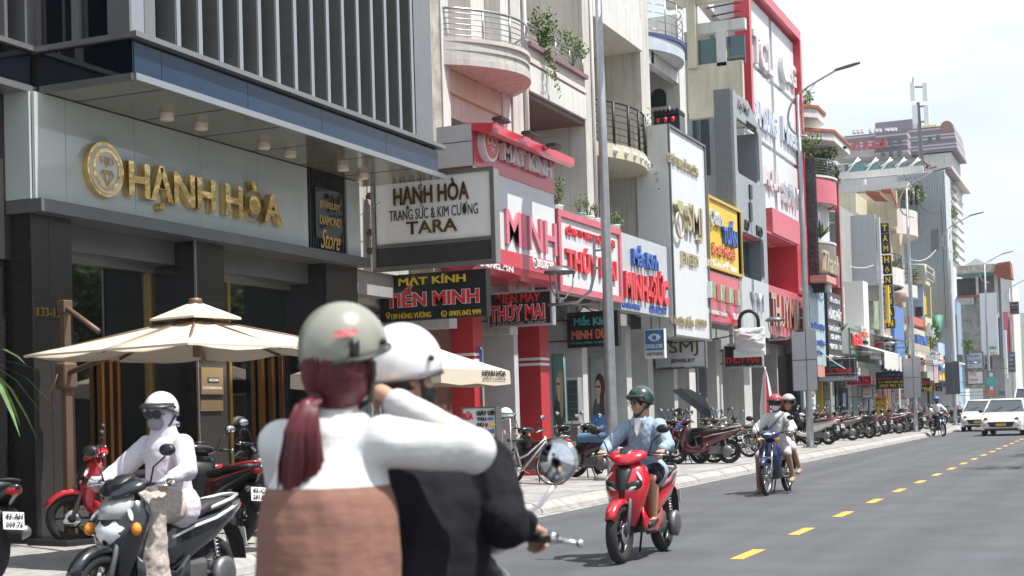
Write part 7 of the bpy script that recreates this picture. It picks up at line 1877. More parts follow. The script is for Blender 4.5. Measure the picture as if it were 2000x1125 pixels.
def helmet(par, c, yaw, m, tilt=0, brim=0, sc=1.0, strap=True, name='helmet', low=-.42, front=.12):
    """helmet worn on a head: part of the person"""
    b = MB(); helmet_shell(b, (.128, .14, .135), low, front); q = Euler((0, tilt, yaw)).to_matrix(); c = Vector(c)
    if brim:
        n = 16; secs = []
        for j in range(n+1):
            a = R(-75+150*j/n); ext = brim*math.cos(R(-75+150*j/n)*1.0)**.7
            r0x, r0y = .14, .135
            secs.append([(math.cos(a)*r0x, math.sin(a)*r0y, .045), (math.cos(a)*(r0x+ext), math.sin(a)*(r0y+ext*.5), .03-ext*.35), (math.cos(a)*(r0x+ext), math.sin(a)*(r0y+ext*.5), .024-ext*.35), (math.cos(a)*r0x, math.sin(a)*r0y, .035)])
        b2 = MB(); b2.loft(secs); b2.v = [tuple(c+q @ (Vector(v)*sc)) for v in b2.v]
    b.v = [tuple(c+q @ (Vector(v)*sc)) for v in b.v]; h = b.build(name, m, par)
    if brim: b2.build('visor', m_blk, h)
    b = MB(); pr = []
    for j in range(36):
        a = 2*PI*j/36; l_ = math.acos(low+(front-low)*((1+math.cos(a))/2)**1.3); pr.append(tuple(c+q @ (Vector((.137*math.sin(l_)*math.cos(a), .137*math.sin(l_)*math.sin(a), .135*math.cos(l_)))*sc)))
    b.tube(pr, .0045*sc, 5, closed=True); b.build('rim_trim', m_blk, h)
    for s in (-1, 1): b = MB(); b.ell(tuple(c+q @ (Vector((.03, s*.132, .012))*sc)), .011*sc, 8, 6); b.build('rivet', m_blk, h)
    if strap:
        b = MB()
        for s in (-1, 1):
            b.tube([tuple(c+q @ (Vector(p)*sc)) for p in ((.0, s*.118, -.045), (.025, s*.088, -.11), (.055, s*.048, -.155), (.062, 0, -.17))], .009*sc, 5)
        b.build('chin_strap', m_blk, h)
    return h
def seated(label, loc, rz, sc=1.0, headyaw=0, skin=m_skin, top=m_white, topn='shirt', pants=None, hel=None, hip=(-.16, 0, .84), sh=(-.10, 0, 1.285), grips=((.29, .30, 1.02), (.29, -.30, 1.02)), elbows=None,
           knees=((.24, .15, .79), (.24, -.15, .79)), ankles=((.16, .14, .42), (.16, -.14, .42)), sleeves='long', legs='bare', shoe=m_blk, vox=.011, gloves=None, hood=None, mask=None, glasses=None, shoew=.17, fold=.018, loose=1.0, brim=0, headp=None, curl=1.0, hands=True, headpitch=0, hlow=-.42, hfront=.12, smo=3, slv=.08, belly=0, neckup=.0, toedrop=.02, hair=m_hair, group=None):
    t = thing('person', label, 'person', loc, rz, group); t.scale = (sc, sc, sc)
    hip, sh = Vector(hip), Vector(sh); up_ = (sh-hip).normalized(); mid = hip.lerp(sh, .5)
    head = Vector(headp) if headp else sh+Vector((.035, 0, .215+neckup))
    S_ = [sh+Vector((0, s*.165, -.01)) for s in (1, -1)]; E_ = []
    for i, s in enumerate((1, -1)):
        g = Vector(grips[i]); E_.append(Vector(elbows[i]) if elbows else S_[i].lerp(g, .5)+Vector((-.05, s*.075, -.055)))
    Wp = [Vector(grips[i])+Vector((-.075, 0, .03)) if i is not None else None for i in (0, 1)]
    H_ = [hip+Vector((0, s*.09, 0)) for s in (1, -1)]
    b = MB()
    limb(b, [hip, mid, sh-up_*.03], [.13, .12, .125], 14); limb(b, [H_[0], H_[1]], [.11, .11]); limb(b, [S_[0]-Vector((0, .03, .01)), S_[1]+Vector((0, .03, -.01))], [.06, .06]); limb(b, [sh, head-Vector((.01, 0, .06))], [.06, .052])
    hp = head_geo(b, head, headyaw, 1.0, headpitch)
    for i, s in enumerate((1, -1)):
        limb(b, [S_[i], E_[i], Wp[i]], [.052, .040, .027]); limb(b, [S_[i].lerp(E_[i], .45), E_[i].lerp(Wp[i], .3)], [.048, .040])
        if hands:
            fd = (Vector(grips[i])-Wp[i]); fd.normalize(); hand(b, Wp[i], fd+Vector((.25, 0, 0)), (0, 0, -1), (0, -s, 0), curl)
        K, A_ = Vector(knees[i]), Vector(ankles[i])
        limb(b, [H_[i], K], [.092, .062]); limb(b, [K, K.lerp(A_, .35)+Vector((-.02, 0, 0)), A_], [.056, .056, .036])
        limb(b, [A_+Vector((-.03, 0, -.03)), A_+Vector((.05, 0, -.045-toedrop)), A_+Vector((.15, s*.01, -.055-toedrop))], [.032, .034, .026])
    rem(b, 'body', skin, t, vox, 3)
    # clothes
    b = MB(); g = .018*loose
    limb(b, [hip+Vector((0, 0, -.02)), mid, sh-up_*.035], [.145+g+belly, .135+g+belly, .135+g*.6], 14); limb(b, [S_[0]-Vector((0, .035, .012)), S_[1]+Vector((0, .035, -.012))], [.065+g*.6, .065+g*.6])
    limb(b, [hip+Vector((0, .07, -.02)), hip+Vector((0, -.07, -.02))], [.135+g, .135+g])
    for i in (0, 1):
        if sleeves == 'long': limb(b, [S_[i], E_[i], Wp[i]+(E_[i]-Wp[i])*slv], [.062+g*.7, .055+g*.7, .036+g*.5])
        elif sleeves == 'short': limb(b, [S_[i], S_[i].lerp(E_[i], .75)], [.066+g*.6, .062+g*.7])
    rem(b, topn, top, t, vox, smo, fold)
    if pants:
        b = MB()
        for i in (0, 1):
            K, A_ = Vector(knees[i]), Vector(ankles[i])
            limb(b, [H_[i]-Vector((0, 0, .01)), H_[i].lerp(K, .93)], [.115, .085])
            if legs == 'long': limb(b, [H_[i].lerp(K, .9), K, A_+Vector((0, 0, .03))], [.085, .078, .058])
        limb(b, [H_[0], H_[1]], [.125, .125]); rem(b, 'trousers' if legs == 'long' else 'shorts', pants, t, vox, 2, fold)
    for i, s in enumerate((1, -1)):
        A_ = Vector(ankles[i]); o = Vector((0, 0, -toedrop))
        b = MB(); limb(b, [A_+Vector((-.045, 0, -.05)), A_+Vector((.05, 0, -.055))+o, A_+Vector((shoew, s*.01, -.065))+o], [.038, .043, .034]); b.v = [(x, y, max(z, A_.z-.10-toedrop)) for x, y, z in b.v]
        rem(b, 'shoe', shoe, t, .008, 2)
    if hood:
        b = MB(); e = MB(); e.ell((0, 0, 0), (.112, .102, .135), 16, 11)
        b.add([tuple(hp(Vector(v)+Vector((-.012, 0, -.01)))) for v in e.v], e.f); limb(b, [head-Vector((.02, 0, .09)), sh+Vector((0, 0, .0))], [.095, .12]); 
        o = rem(b, 'hood', hood, t, vox, 3, .008)
    if mask:
        e = MB(); e.ell((0, 0, 0), (.055, .066, .06), 14, 9); b = MB(); b.add([tuple(hp(Vector(v)+Vector((.058+(.0 if not hood else .012), 0, -.052)))) for v in e.v], e.f, True); b.build('face_mask', mask, t)
    if glasses:
        gl = t
        for s in (-1, 1):
            b = MB(); pts = [hp((.108+(.008 if hood else 0), s*.036+(.036 if glasses == 'dark' else .030)*math.cos(a), .006+(.028 if glasses == 'dark' else .021)*math.sin(a))) for a in [2*PI*k/14 for k in range(14)]]
            if glasses == 'dark': c0 = hp((.113+(.008 if hood else 0), s*.034, .006)); b.add([tuple(c0)]+[tuple(p) for p in pts], [(0, k+1, (k+1) % 14+1) for k in range(14)]); b.tube(pts, .004, 5, closed=True)
            else: b.tube(pts, .0035, 5, closed=True)
            b.tube([hp((.108, s*.064, .01)), hp((.0, s*.082, .012))], .003, 5)
            b.build('sunglass_lens' if glasses == 'dark' else 'spectacle_rim', m_blk, t)
        b = MB(); b.tube([hp((.108, -.008, .01)), hp((.108, .008, .01))], .004, 5); b.build('spectacle_bridge', m_blk, t)
    if not mask and not hood:
        for s in (-1, 1): b = MB(); b.ell(tuple(hp((.082, s*.031, .002))), .0095, 10, 7); b.build('eye', m_eye, t); b = MB(); b.tube([hp((.09, s*.016, .024)), hp((.087, s*.045, .027))], .004, 5); b.build('eyebrow', hair, t)
        b = MB(); b.tube([hp((.094, -.02, -.06)), hp((.0965, 0, -.059)), hp((.094, .02, -.06))], .0045, 5); b.build('lips', m_lip, t)
    if not hood:
        b = MB(); e = MB(); e.ell((0, 0, 0), (.103, .086, .105), 14, 9); b.add([tuple(hp(Vector(v)+Vector((-.016, 0, .035)))) for v in e.v], e.f, True); b.build('hair', hair, t)
    if hel: helmet(t, hp((-.005, 0, .045)), headyaw, hel, brim=brim, tilt=headpitch, low=hlow, front=hfront)
    return t, hp
# ============================================================ RIDERS IN TRAFFIC
m_denim = mat('light denim', (.30, .40, .50), .8, var=.25, vscale=14, bump=.2, bscale=60, stretch='object'); m_tee = mat('white cotton', (.62, .62, .61), .8, bump=.45, bscale=11); m_lav = mat('pale lavender cloth', (.62, .58, .64), .8, bump=.45, bscale=10)
m_black_c = mat('black cloth', (.011, .010, .014), .85, bump=.6, bscale=8, spec=.15); m_brw = mat('brown knit', (.30, .135, .095), .85, bump=.12, bscale=16); m_flor = mat('floral beige skirt', (.46, .40, .35), .85, var=.35, vscale=38, stretch='object')
m_mask = mat('white face mask', (.72, .73, .74), .8); m_maskg = mat('grey face mask', (.25, .25, .29), .8)
h_green = mat('dark green helmet', (.015, .05, .04), .25, coat=.8); h_red = mat('red helmet', (.60, .03, .06), .25, coat=.8); h_flo = mat('mottled pale helmet', (.50, .49, .46), .35, var=.5, vscale=45, coat=.5); h_white = mat('white helmet', (.78, .78, .78), .25, coat=.8); h_grey = mat('grey green helmet', (.27, .27, .22), .3, coat=.7)
DN = -PI/2                                      # travelling towards the camera
# red scooter
x, y = -4.30, 13.15
s1 = bike('s', 'red scooter with twin headlights ridden by the man in a denim jacket', m_pr, (x, y, 0), DN-.02, col2=m_blk, steer=0)
t, hp = seated('man in light denim jacket, glasses and dark green helmet riding the red scooter', (x, y, 0), DN-.02, .985, headyaw=-.75, top=m_denim, topn='denim_jacket', pants=m_black_c, hel=h_green, glasses='clear', loose=1.3, fold=.03, vox=.009, ankles=((.12, .16, .42), (.12, -.16, .40)), knees=((.22, .19, .78), (.22, -.17, .79)), brim=.02)
b = MB(); b.prism([(-.045, 1.36), (.045, 1.36), (.035, 1.24), (.0, 1.17), (-.035, 1.24)], 'x', 0, .035); b.v = [(p[0]+.015+(1.36-p[2])*.2-abs(p[1])*.3, p[1], p[2]) for p in b.v]; rem(b, 'white_tshirt', m_tee, t, .006, 3)
for s in (-1, 1):
    b = MB(); b.tube([(-.02, s*.06, 1.37), (.04, s*.06, 1.33), (.075, s*.05, 1.27)], [.014, .02, .006], 6); b.build('collar', m_denim, t)
# blue motorbike with two people
x, y = -5.23, 23.15
bike('u', 'dark blue motorbike carrying two people, its round headlight to the camera', m_pn, (x, y, 0), DN-.05, col2=m_pw)
t, hp = seated('rider in white long sleeved shirt, face mask and bright red helmet', (x, y, 0), DN-.05, .97, headyaw=0, top=m_tee, topn='shirt', pants=mat('pale shorts', (.55, .5, .55), .8), hel=h_red, mask=m_mask, glasses='dark', skin=m_skind, vox=.012, loose=1.8, ankles=((.02, .27, .30), (-.05, -.34, .10)), knees=((.20, .24, .66), (.18, -.26, .62)), shoe=mat('tan clogs', (.35, .30, .2), .8), brim=.03)
b = MB(); b.tube([(-.05, .14, 1.36), (.07, .04, 1.24), (.08, -.08, 1.10), (.03, -.15, 1.0)], .02, 6); b.build('bag_strap', mat('grey strap', (.2, .2, .2), .8), t)
seated('passenger in dark top and mottled pale helmet behind the red helmeted rider', (x-.02, y+.36, 0), DN-.05, .97, headyaw=.1, hip=(-.16, .02, .88), sh=(-.08, .10, 1.31), headp=(-.02, .17, 1.50), top=m_black_c, pants=mat('pale shorts', (.55, .5, .55), .8), hel=h_flo, skin=m_skind, vox=.013, grips=((.15, .26, 1.02), (.15, -.22, 1.02)), ankles=((.02, .33, .42), (.1, -.28, .36)), knees=((.18, .26, .74), (.15, -.25, .74)), shoe=mat('tan clogs', (.35, .30, .2), .8), brim=.03)
# far rider
bike('u', 'blue motorbike ridden by the far man in white', m_pn, (-7.1, 61.8, 0), DN+.45, col2=m_pw)
seated('far man in white shirt and blue helmet riding past the parked row', (-7.1, 61.8, 0), DN+.45, 1.0, top=m_tee, pants=m_black_c, legs='long', hel=m_blup, mask=m_blk, skin=m_skind, vox=.02, fold=.02)
# hooded woman on the black and white scooter
x, y = -6.42, 8.44
bike('s', 'black and silver scooter with large clear headlight ridden by the hooded woman', m_pb, (x, y, 0), DN-.03, col2=m_pw, plate=('43-K1', '286.51'))
bk = [o for o in COL.objects if o.get('label', '').startswith('black and silver scooter')][0]
b = MB(); b.loft([ringz(z, xx, .035, w, 12, bow=.05) for z, xx, w in ((.58, .52, .06), (.65, .555, .12), (.71, .55, .135), (.76, .525, .10))]); b.build('main_headlight', m_lens, bk)
b = MB(); b.loft([ringz(z, xx, .03, w, 12, bow=.05) for z, xx, w in ((.77, .545, .11), (.86, .49, .15), (.93, .43, .11))]); b.build('silver_nose', m_psil, bk)
for o in [o for o in bk.children if o.name.startswith('headlight')]: bpy.data.objects.remove(o)
for s in (-1, 1): b = MB(); b.ell((.475, s*.20, .70), (.05, .035, .045), 12, 7, rot=(0, .5, s*.6)); b.build('amber_indicator', m_amb, bk)
t, hp = seated('woman in pale hooded jacket, sunglasses, grey mask and white helmet on the black scooter', (x, y, 0), DN-.03, .985, headyaw=.12, top=m_lav, topn='jacket', hood=m_lav, hel=h_white, mask=m_maskg, glasses='dark', vox=.009, loose=1.7, fold=.024, shoe=m_blk, brim=.05, pants=m_flor, legs='bare')
b = MB(); 
limb(b, [(-.12, .05, .84), (.22, .10, .82), (.24, .12, .5), (.22, .12, .34)], [.15, .13, .12, .14]); limb(b, [(-.12, -.05, .84), (.22, -.10, .82), (.24, -.12, .5), (.22, -.12, .34)], [.15, .13, .12, .14]); limb(b, [(.22, .1, .8), (.22, -.1, .8)], [.12, .12]); limb(b, [(.2, .1, .5), (.2, -.1, .5)], [.11, .11])
rem(b, 'skirt', m_flor, t, .010, 3, .035, .07)
for i, s in enumerate((1, -1)): b = MB(); hand(b, (.215, s*.30, 1.05), (1, 0, .1), (0, 0, -1), (0, -s, 0), 1.0, 1.12); limb(b, [(.15, s*.295, 1.07), (.23, s*.30, 1.05)], [.035, .03]); rem(b, 'glove', m_lav, t, .006, 2)
# ============================================================ FOREGROUND COUPLE (seen from behind, riding away)
UPD = PI/2
fx, fy = -2.08, 4.0
bike('s', 'scooter under the foreground couple with chrome round mirror at the right grip', m_pg, (fx, fy, 0), UPD, mirrors=False)
fb = [o for o in COL.objects if o.get('label', '').startswith('scooter under the foreground')][0]
for s in (-1, 1):
    c = Vector((.46, s*.335, 1.245))
    b = MB(); b.tube([(.33, s*.22, 1.0), (.36, s*.235, 1.06), (.42, s*.28, 1.10), (.46, s*.33, 1.178)], .0075, 8); b.build('mirror_stalk', m_chr, fb)
    n_ = 28; b = MB(); b.loft([[(c.x+xo, c.y+.068*q*math.cos(2*PI*j/n_), c.z+.068*q*math.sin(2*PI*j/n_)) for j in range(n_)] for xo, q in ((.03, .3), (.026, .8), (.012, 1), (-.006, 1.04), (-.012, 1.0), (-.010, .92))], caps=True); b.build('mirror', m_chr, fb)
    b = MB(); b.loft([[(c.x+xo, c.y+.062*math.cos(2*PI*j/n_), c.z+.062*math.sin(2*PI*j/n_)) for j in range(n_)] for xo in (-.0125, -.0135)]); b.build('mirror_glass', m_mir, fb)
b = MB(); b.tube([(.40, -.2, 1.0), (.39, -.34, .985), (.37, -.43, .975)], [.012, .01, .008], 8); b.ell((.37, -.435, .975), .014); b.build('brake_lever', m_chr, fb)
t, hp = seated('rider in black jacket and white helmet in front of the ponytailed passenger', (fx, fy, 0), UPD, 1.0, headyaw=-.55, hip=(-.10, 0, .84), sh=(.15, -.04, 1.26), headp=(.13, .07, 1.535), grips=((.32, .30, 1.01), (.32, -.30, 1.01)), elbows=((.0, .32, 1.07), (.02, -.325, 1.075)), top=m_black_c, topn='black_jacket', pants=m_black_c, legs='long', hel=h_white, loose=2.3, fold=.03, vox=.008, brim=0, mask=m_blk, hlow=-.5, hfront=-.2, smo=8, slv=.22, belly=.07)
b = MB(); limb(b, [(.10, .12, 1.34), (.08, -.1, 1.34), (.12, -.18, 1.31)], [.05, .06, .055]); rem(b, 'light_collar', mat('grey hood cloth', (.30, .31, .35), .8), t, .01, 2)
# passenger
m_two = mat('white and brown jersey', (.72, .72, .71), .85)
_t = m_two.node_tree; _b = _t.nodes['Principled BSDF']; _c = _t.nodes.new('ShaderNodeTexCoord'); _s = _t.nodes.new('ShaderNodeSeparateXYZ'); _g = _t.nodes.new('ShaderNodeMath'); _g.operation = 'GREATER_THAN'; _g.inputs[1].default_value = 1.215
_x = _t.nodes.new('ShaderNodeMix'); _x.data_type = 'RGBA'; _x.inputs[6].default_value = (.235, .115, .085, 1); _x.inputs[7].default_value = (.63, .63, .625, 1)
_m = _t.nodes.new('ShaderNodeMapping'); _m.inputs['Scale'].default_value = (1.6, 1.6, 9); _m.inputs['Rotation'].default_value = (.25, .1, 0); _n = _t.nodes.new('ShaderNodeTexNoise'); _n.inputs['Scale'].default_value = 1.5; _n.inputs['Detail'].default_value = 4; _u = _t.nodes.new('ShaderNodeBump'); _u.inputs['Strength'].default_value = .3; _u.inputs['Distance'].default_value = .03
_t.links.new(_c.outputs['Object'], _s.inputs[0]); _t.links.new(_s.outputs['Z'], _g.inputs[0]); _t.links.new(_g.outputs[0], _x.inputs['Factor']); _t.links.new(_x.outputs[2], _b.inputs['Base Color']); _t.links.new(_c.outputs['Object'], _m.inputs[0]); _t.links.new(_m.outputs[0], _n.inputs['Vector']); _t.links.new(_n.outputs['Fac'], _u.inputs['Height']); _t.links.new(_u.outputs[0], _b.inputs['Normal'])
t, hp = seated('passenger with long red ponytail, grey green helmet and white and brown top', (fx, fy-.38, 0), UPD, 1.0, headyaw=-.25, hip=(-.10, .02, .88), sh=(-.05, .015, 1.345), headp=(-.03, -.02, 1.565), grips=((.24, .16, .98), (.35, .03, 1.455)), elbows=((.10, .24, 1.10), (.17, -.33, 1.30)), top=m_two, topn='two_tone_top', belly=.048, pants=m_brw, legs='long', hel=h_grey, loose=1.2, fold=.014, vox=.008, hair=mat('dark red hair', (.10, .012, .018), .4), brim=0, smo=12, slv=.2)
m_rh = mat('dark red hair', (.10, .012, .018), .4)
b = MB(); e = MB(); e.ell((0, 0, 0), (.112, .098, .13), 16, 10); b.add([tuple(hp(Vector(v)+Vector((-.025, 0, -.012)))) for v in e.v], e.f, True); limb(b, [tuple(hp((-.05, 0, -.09))), tuple(hp((-.06, 0, -.13)))], [.06, .04]); rem(b, 'hair_back', m_rh, t, .008, 2)
rg = random.Random(3); b = MB(); base = hp((-.115, .0, -.10)); path = [base, base+Vector((-.05, .005, -.02)), base+Vector((-.085, .0, -.09)), base+Vector((-.07, .015, -.18)), base+Vector((-.06, .035, -.26)), base+Vector((-.05, .06, -.33))]
wd = [.018, .028, .046, .058, .054, .024]
for k in range(150):
    a = rg.uniform(-1.9, 1.9)+PI; z0 = rg.uniform(-.03, .03); bl = hp((-.115, 0, -.10)); st_ = Vector((-.025+.112*math.cos(a), .098*math.sin(a), z0)); pp_ = []
    for u in (0, .3, .6, .85, 1):
        v_ = st_.lerp(Vector((-.115, 0, -.095)), u); d_ = Vector(((v_.x+.025)/.112, v_.y/.098, (v_.z+.012)/.13)); v_ = v_ if u == 1 or d_.length < .3 else Vector((-.025, 0, -.012))+Vector((d_.x*.112, d_.y*.098, d_.z*.13))/d_.length*1.02
        pp_.append(tuple(hp(v_)))
    b.tube(pp_, [.003, .0035, .0035, .003, .003], 4, caps=False)
b.tube([tuple(p) for p in path], [w*.8 for w in wd], 12)
for k in range(260):
    a = rg.uniform(0, 6.28); q = rg.uniform(.5, 1.15); end = rg.uniform(.75, 1.08); P_ = []
    for i, p in enumerate(path):
        ww = wd[i]*q; P_.append(p+Vector((math.cos(a)*ww*.7, math.sin(a)*ww, -.0))+Vector((0, rg.uniform(-.004, .004), 0)))
    P_[-1] = P_[-2].lerp(P_[-1], end)+Vector((0, rg.uniform(-.03, .04), rg.uniform(-.06, .03))); b.tube([tuple(p) for p in P_], [.003, .004, .004, .0035, .003, .0008], 4, caps=False)
b.build('ponytail', m_rh, t, fix=False); b = MB(); b.torus(tuple(base+Vector((-.012, 0, -.008))), .018, .008, 'x', 14, 6); b.build('hair_tie', m_blk, t)
b = MB(); hc = hp((-.115, -.028, .075)); nrm = (hc-hp((0, 0, .045))).normalized()
n1 = nrm.cross(Vector((0, 0, 1))).normalized(); n2 = n1.cross(nrm); cc = hp((0, 0, .045))+nrm*.155
cc = hp((-.005, 0, .045))
def onshell(u, v, off=0.0):
    """a place on the outside of the grey helmet, u to the right as seen from behind, v upwards"""
    q_ = Euler((0, 0, -.25)).to_matrix(); th_ = PI/2-v; a = PI+u
    return cc+q_ @ Vector(((.128*1.12+off)*math.sin(th_)*math.cos(a), (.137+off)*math.sin(th_)*math.sin(a), (.135+off)*math.cos(th_)))
b = MB(); n_ = 20; ctr = onshell(.86, .26, .003); b.add([tuple(ctr)]+[tuple(onshell(.86+.27*math.cos(2*PI*j/n_), .26+.085*math.sin(2*PI*j/n_)+.03*math.cos(2*PI*j/n_), .0025)) for j in range(n_)], [(0, j+1, (j+1) % n_+1) for j in range(n_)]); b.build('helmet_sticker', mat('faded red sticker', (.62, .16, .18), .4, var=.5, vscale=60), t)
b = MB(); b.loft([[tuple(onshell(u, v, o_)) for u, o_ in ((.92, .004), (1.02, .012), (1.12, .004), (1.02, .0))] for v in (.10, 0, -.12, -.25)]); b.build('rear_clip', m_blk, t)
# ============================================================ SEATED ATTENDANT
xa = -10.0; ya = YX(1327, xa, 800)
seated('attendant in blue shirt and dark cap sitting beside the parked motorbikes', (xa, ya, .02), -.8, 1.0, hip=(-.16, 0, .62), sh=(-.06, 0, 1.05), grips=((.25, .12, .82), (.25, -.12, .82)), knees=((.28, .14, .66), (.28, -.14, .66)), ankles=((.25, .14, .36), (.25, -.14, .36)), top=mat('blue shirt', (.08, .2, .5), .8), pants=m_black_c, legs='long', hel=m_black_c, skin=m_skind, vox=.016)
t = thing('plastic_stool', 'low plastic stool under the attendant in blue', 'stool', (xa-.1, ya+.1, .15)); b = MB(); b.box(-.16, .16, -.16, .16, .32, .36, bev=.02); b.build('seat', m_blup, t)
for sx in (-1, 1):
    for sy in (-1, 1): b = MB(); b.tube([(sx*.13, sy*.13, .22), (sx*.16, sy*.16, 0)], .018, 6); b.build('leg', m_blup, t)

# ============================================================ PARKED MOTORBIKES
G = 'motorbikes parked on the pavement'
def park(kind, px, X, rz, col, label, col2=None, lean=-8, plate=None, py=850):
    X += random.uniform(-.3, .3); rz += R(random.uniform(-13, 13)); y = YX(px, X, py); return bike(kind, label, col, (X, y, .15), rz, group=G, col2=col2, lean=lean, mirrors=True, plate=plate)
q = onZ(168, 1050, .15); bike('s', 'glossy red step-through scooter parked facing left before the granite store column', m_pr, (onZ(145, 1062, .15)[0]+.5, onZ(145, 1062, .15)[1]+.38, .15), R(-142), group=G, lean=-6)
bike('s', 'dark scooter with red stripe and plate parked behind the hooded woman', m_pb, (-9.0, 12.7, .15), R(155), group=G, col2=m_pr, plate=('43-C1', '281.87'), lean=6)
bike('s', 'black scooter with round tail lamp parked next to the red striped one', m_pb, (-8.75, 13.6, .15), R(150), group=G, col2=m_psil, plate=('43-D1', '211.12'), lean=6)
bike('s', 'black scooter cut by the left edge of the picture with a large white plate', m_pb, (-9.12, 9.12, .15), R(165), group=G, plate=('43-AH', '009.76'), lean=6)
bike('u', 'dark motorbike with cream mirror standing behind the bicycle', m_pb, (-9.9, YX(1035, -9.9), .15), R(150), group=G, lean=5)
bike('s', 'black scooter with denim cloth over its seat right of the bicycle', m_pb, (-9.6, YX(1120, -9.6), .15), R(168), group=G, lean=5)
dn = MB(); gx = [(-.72, .0), (-.4, .02), (-.05, .0)]
n_ = 12; vs = []; fs = []
for i in range(n_+1):
    for j in range(n_+1):
        u = i/n_; v = j/n_*2-1; xx = -.80+.75*u; w = .30*v; z = .87-.5*max(0, abs(w)-.13)**1.0*2.2+.02*noise.noise(Vector((u*7, v*5, 0))); yy = math.copysign(min(abs(w), .155+.02*u), w) if abs(w) > .13 else w
        vs.append((xx, yy, z))
for i in range(n_):
    for j in range(n_): fs.append((i*(n_+1)+j, (i+1)*(n_+1)+j, (i+1)*(n_+1)+j+1, i*(n_+1)+j+1))
dn.add(vs, fs, True); o = dn.build('denim_cloth', mat('blue denim cloth', (.10, .2, .33), .85, var=.2)); o.location = (-9.6, YX(1120, -9.6), .15); o.rotation_euler = (R(5), 0, R(168)); tag(o, 'blue denim cloth spread over the seat of a parked scooter', 'cloth')
bike('s', 'black and red scooter parked behind the denim rider with its tail to the road', m_pb, (-9.35, YX(1168, -9.35), .15), R(170), group=G, col2=m_pr, lean=5)
spec = [
 (1322, 's', -9.6, 165, m_pb, m_pmr, 'black scooter with red tail trim parked right of the denim jacket'),
 (1345, 'u', -9.3, 172, m_pmr, None, 'maroon motorbike leaning beside the red trimmed black one'),
 (1372, 's', -9.2, 185, m_pmr, m_psil, 'maroon scooter with chrome crash bar seen from its side'),
 (1395, 'u', -10.0, 150, m_pb, None, 'black motorbike behind the maroon scooter under the black umbrella'),
 (1420, 'u', -9.4, 160, m_pg, m_pw, 'grey motorbike with amber lamp near the white notice pillar'),
 (1440, 's', -9.7, 200, m_psil, None, 'silver scooter parked left of the two-person motorbike'),
 (1332, 'u', -10.3, 150, m_pg, None, 'grey motorbike squeezed behind the red trimmed scooter'),
 (1360, 's', -10.2, 168, m_pn, None, 'navy scooter beneath the tilted black umbrella'),
 (1455, 'u', -10.1, 155, m_pb, None, 'black motorbike left of the helmeted pair behind a silver scooter'),
 (1545, 's', -10.0, 160, m_pn, None, 'navy scooter right behind the passenger in dark top'),
 (1595, 's', -10.3, 170, m_pg, None, 'grey scooter deep behind the white one with red tail'),
 (1620, 'u', -10.4, 150, m_pb, m_psil, 'black motorbike against the shopfront left of the bronze scooter'),
 (1562, 'u', -9.6, 170, m_pb, None, 'black motorbike just left of the second lamp pole'),
 (1583, 's', -9.3, 165, m_pw, m_pr, 'white scooter with red tail just right of the second lamp pole'),
 (1607, 'u', -9.8, 155, m_pb, None, 'black motorbike with wire wheels below the PHƯỚC THÀNH sign'),
 (1632, 's', -9.2, 190, m_pbr, m_psil, 'bronze scooter seen from the side right of the PHƯỚC THÀNH sign'),
 (1650, 'u', -9.8, 165, m_pb, None, 'black motorbike close behind the bronze scooter'),
 (1668, 's', -9.4, 170, m_pb, m_pg, 'black scooter with red rear light under the white awning'),
 (1684, 'u', -9.1, 160, m_pb, m_pmr, 'black and red motorbike right of the white awning'),
 (1700, 's', -9.5, 175, m_pmr, None, 'maroon scooter in front of the cream roller shutter'),
 (1712, 'u', -9.9, 160, m_pb, None, 'black motorbike in front of the yellow pet food panel'),
 (1728, 's', -9.0, 192, m_pmr, m_pw, 'maroon and white scooter right of the yellow pet food panel'),
 (1740, 'u', -9.5, 170, m_pb, None, 'black motorbike behind the maroon and white scooter'),
 (1752, 's', -9.2, 165, m_pb, m_psil, 'black scooter with silver tail near the third lamp pole'),
 (1762, 'u', -9.7, 175, m_pr, None, 'red motorbike left of the third lamp pole'),
 (1774, 's', -9.4, 160, m_pb, None, 'black scooter directly behind the third lamp pole'),
 (1786, 'u', -9.1, 170, m_psil, None, 'silver motorbike just right of the third lamp pole'),
 (1797, 's', -9.5, 165, m_pb, m_pw, 'black scooter with white tail left of the far rider'),
 (1808, 'u', -9.9, 160, m_pg, None, 'grey motorbike behind the far rider'),
 (1822, 's', -9.6, 170, m_pb, None, 'black scooter hidden beyond the far rider'),
 (1840, 'u', -9.8, 165, m_pmr, None, 'maroon motorbike left of the fourth lamp pole'),
 (1856, 's', -9.5, 165, m_pb, None, 'black scooter just left of the fourth lamp pole'),
 (1880, 's', -9.4, 160, m_pr, m_pw, 'red scooter right of the fourth lamp pole'),
 (1888, 'u', -9.2, 165, m_pw, None, 'white motorbike nearest the cars at the end of the parked row'),
]
for px, k, X, a, c, c2, lab in spec: park(k, px, X, R(a), c, lab, c2, lean=random.choice((4, 6, 7)))
